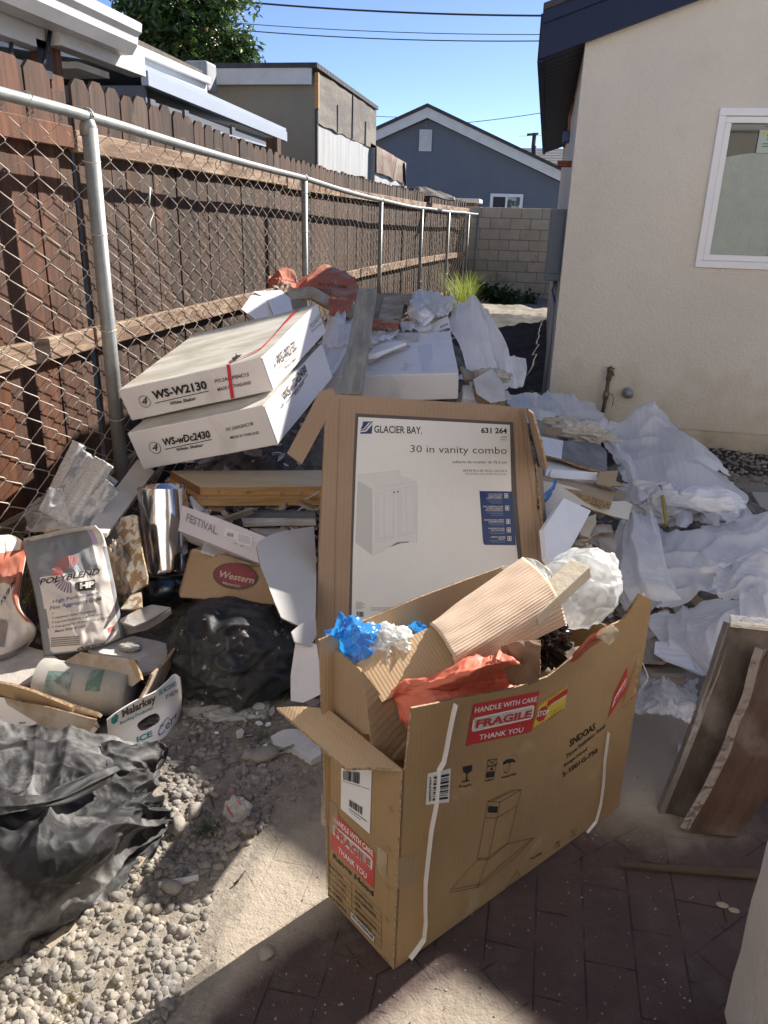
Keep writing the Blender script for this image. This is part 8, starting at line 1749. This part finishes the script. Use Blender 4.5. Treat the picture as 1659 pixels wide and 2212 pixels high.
# big black plastic, bottom left
rows = [[Z(-90, 1570, .19), Z(40, 1566, .20), Z(150, 1583, .20), Z(270, 1600, .18), Z(356, 1618, .15)],
        [Z(-100, 1640, .27), Z(50, 1630, .26), Z(165, 1640, .24), Z(280, 1665, .19), Z(352, 1660, .13)],
        [Z(-100, 1700, .30), Z(60, 1700, .28), Z(170, 1705, .24), Z(280, 1720, .18), Z(338, 1712, .11)],
        [Z(-100, 1760, .30), Z(60, 1770, .30), Z(180, 1760, .27), Z(290, 1740, .19), Z(352, 1735, .09)],
        [Z(-100, 1860, .27), Z(60, 1860, .28), Z(180, 1840, .25), Z(290, 1790, .15), Z(358, 1765, .04)],
        [Z(-100, 1980, .14), Z(55, 1975, .14), Z(165, 1930, .11), Z(270, 1860, .06), Z(350, 1800, .012)],
        [Z(-100, 2140, .005), Z(50, 2075, .005), Z(150, 2005, .005), Z(258, 1925, .005), Z(338, 1845, .004)]]
o = D('black_plastic', rows, blackp, 'large dusty black plastic bag heaped in the bottom left corner', cat='plastic bag', nu=190, nv=220, amp=.032, fu=6, fv=7, seed=5, ragged=0, crease=.95)
D('black_plastic_fold', [[Z(-80, 1700, .315), Z(60, 1715, .31), Z(150, 1690, .30), Z(248, 1658, .27)], [Z(-80, 1730, .335), Z(60, 1735, .325), Z(150, 1715, .305), Z(262, 1662, .27)], [Z(-80, 1770, .325), Z(60, 1750, .315), Z(150, 1735, .29), Z(240, 1690, .255)]], blackp, 'folded black plastic lip lying across the big black bag', cat='plastic bag', nu=80, nv=30, amp=.010, fu=4, fv=2, seed=15, ragged=0, crease=.5)
D('black_plastic_flap', [[Z(215, 1600, .215), Z(290, 1612, .205), Z(356, 1620, .19)], [Z(225, 1640, .22), Z(300, 1640, .205), Z(345, 1645, .17)], [Z(240, 1668, .21), Z(290, 1672, .18), Z(325, 1684, .13)]], blackp, 'pointed black plastic flap at the top right of the big black bag', cat='plastic bag', nu=50, nv=40, amp=.012, fu=3, fv=3, seed=16, ragged=0)
D('purple_tie', [[Z(296, 1690, .13), Z(310, 1692, .13), Z(326, 1690, .13)], [Z(298, 1697, .12), Z(312, 1698, .12), Z(325, 1694, .12)]], M_('purple_ribbon', (.20, .12, .40), .5), 'small purple tie under the flap of the big black bag', cat='tie', nu=10, nv=6, amp=.002, fu=1, fv=1, seed=1, ragged=0)
# zip bag
zb = thing('zip_bag', 'small clear zip bag with red strip lying on the dusty gravel', 'plastic bag', Z(515, 1775, 0))
o = blob('pouch', Z(513, 1750, .030)+Vector((0, 0, .0)), (.034, .028, .040), milky, zb, amp=.25, sc=1.8, seed=51, sub=5, flat=.0)
ribbon('red_strip', [Z(495, 1708, .062), Z(505, 1716, .066), Z(513, 1728, .068), Z(520, 1738, .064)], .006, Vector((.6, -.7, .4)), red_t, zb, th=.002); ribbon('red_strip', [Z(487, 1730, .05), Z(492, 1748, .05), Z(505, 1765, .045)], .005, Vector((.6, -.7, .4)), red_t, zb, th=.002)
# foam chunk, strips
fc = ground_panel('foam_chunk', [(585, 1590), (605, 1582), (640, 1576), (690, 1590), (694, 1632), (672, 1640), (640, 1620), (610, 1612), (590, 1606)], (.03, .03, .028), .028, M_('dusty_white_foam', (.62, .61, .60), .85, bump=.004, bs=50, var=(.5, .49, .48), vs=9), 'dusty broken white foam chunk beside the range hood carton flap', 'foam', warp=.010, wsc=10, torn=.004, tn=60)
o = bar('white_strip', Z(342, 1909, .012), Z(429, 1893, .012), .014, .012, M_('painted_white_trim', (.66, .65, .62), .6, dust=(.5, .47, .42), ds=30, dlo=.55, dhi=.65)); tag(o, 'short painted white trim strip lying in the lit gravel', 'trim strip')
o = panel('wood_lath', [(95, 2040), (110, 2022), (160, 1985), (205, 1945), (216, 1938), (222, 1945), (190, 1985), (150, 2020), (112, 2052)], Plane(Z(95, 2040, .008), Z(216, 1938, .012), Z(150, 2025, .008)), .006, M_('dusty_lath', (.42, .36, .29), .9, var=(.34, .28, .22), vs=20), warp=.002, torn=.001, tn=40); tag(o, 'dusty curved lath along the lower edge of the big black bag', 'wood')
o = panel('wood_splinter', [(205, 1940), (240, 1915), (300, 1868), (318, 1848), (305, 1868), (250, 1918), (215, 1948)], Plane(Z(205, 1940, .012), Z(318, 1848, .02), Z(250, 1918, .01)), .004, lumber, warp=.001); tag(o, 'thin tan splinter continuing the lath towards the lit stones', 'wood')
for k, (u0, v0, u1, v1) in enumerate(((505, 1910, 530, 1880), (440, 1700, 462, 1742))): tag(tubeo('twig', [Z(u0, v0, .006), Z((u0+u1)/2+4, (v0+v1)/2, .01), Z(u1, v1, .005)], .0022, bark, seg=5), ('thin twig on the lit dusty ground left of the range hood carton', 'dark twig lying among the shaded stones')[k], 'twig')
for u, v, s_, lb in ((560, 1568, .012, 'white chip in the shaded gravel below the clear film, left one'), (580, 1570, .010, 'white chip in the shaded gravel below the clear film, right one'), (468, 1588, .006, 'tiny white chip nearest the black garbage bag')):
    p = Z(u, v, .006); r = random.Random(u); pts_ = [(p.x+math.cos(k)*s_*r.uniform(.5, 1.2), p.y+math.sin(k)*s_*r.uniform(.5, 1)) for k in range(6)]
    bm = bmesh.new(); f = bm.faces.new([bm.verts.new((x, y, .012)) for x, y in pts_]); e_ = bmesh.ops.extrude_face_region(bm, geom=[f]); bmesh.ops.translate(bm, verts=[v for v in e_['geom'] if isinstance(v, bmesh.types.BMVert)], vec=(0, 0, .006)); tag(bmo('foam_chip', bm, foam), lb, 'foam', 'foam chips')
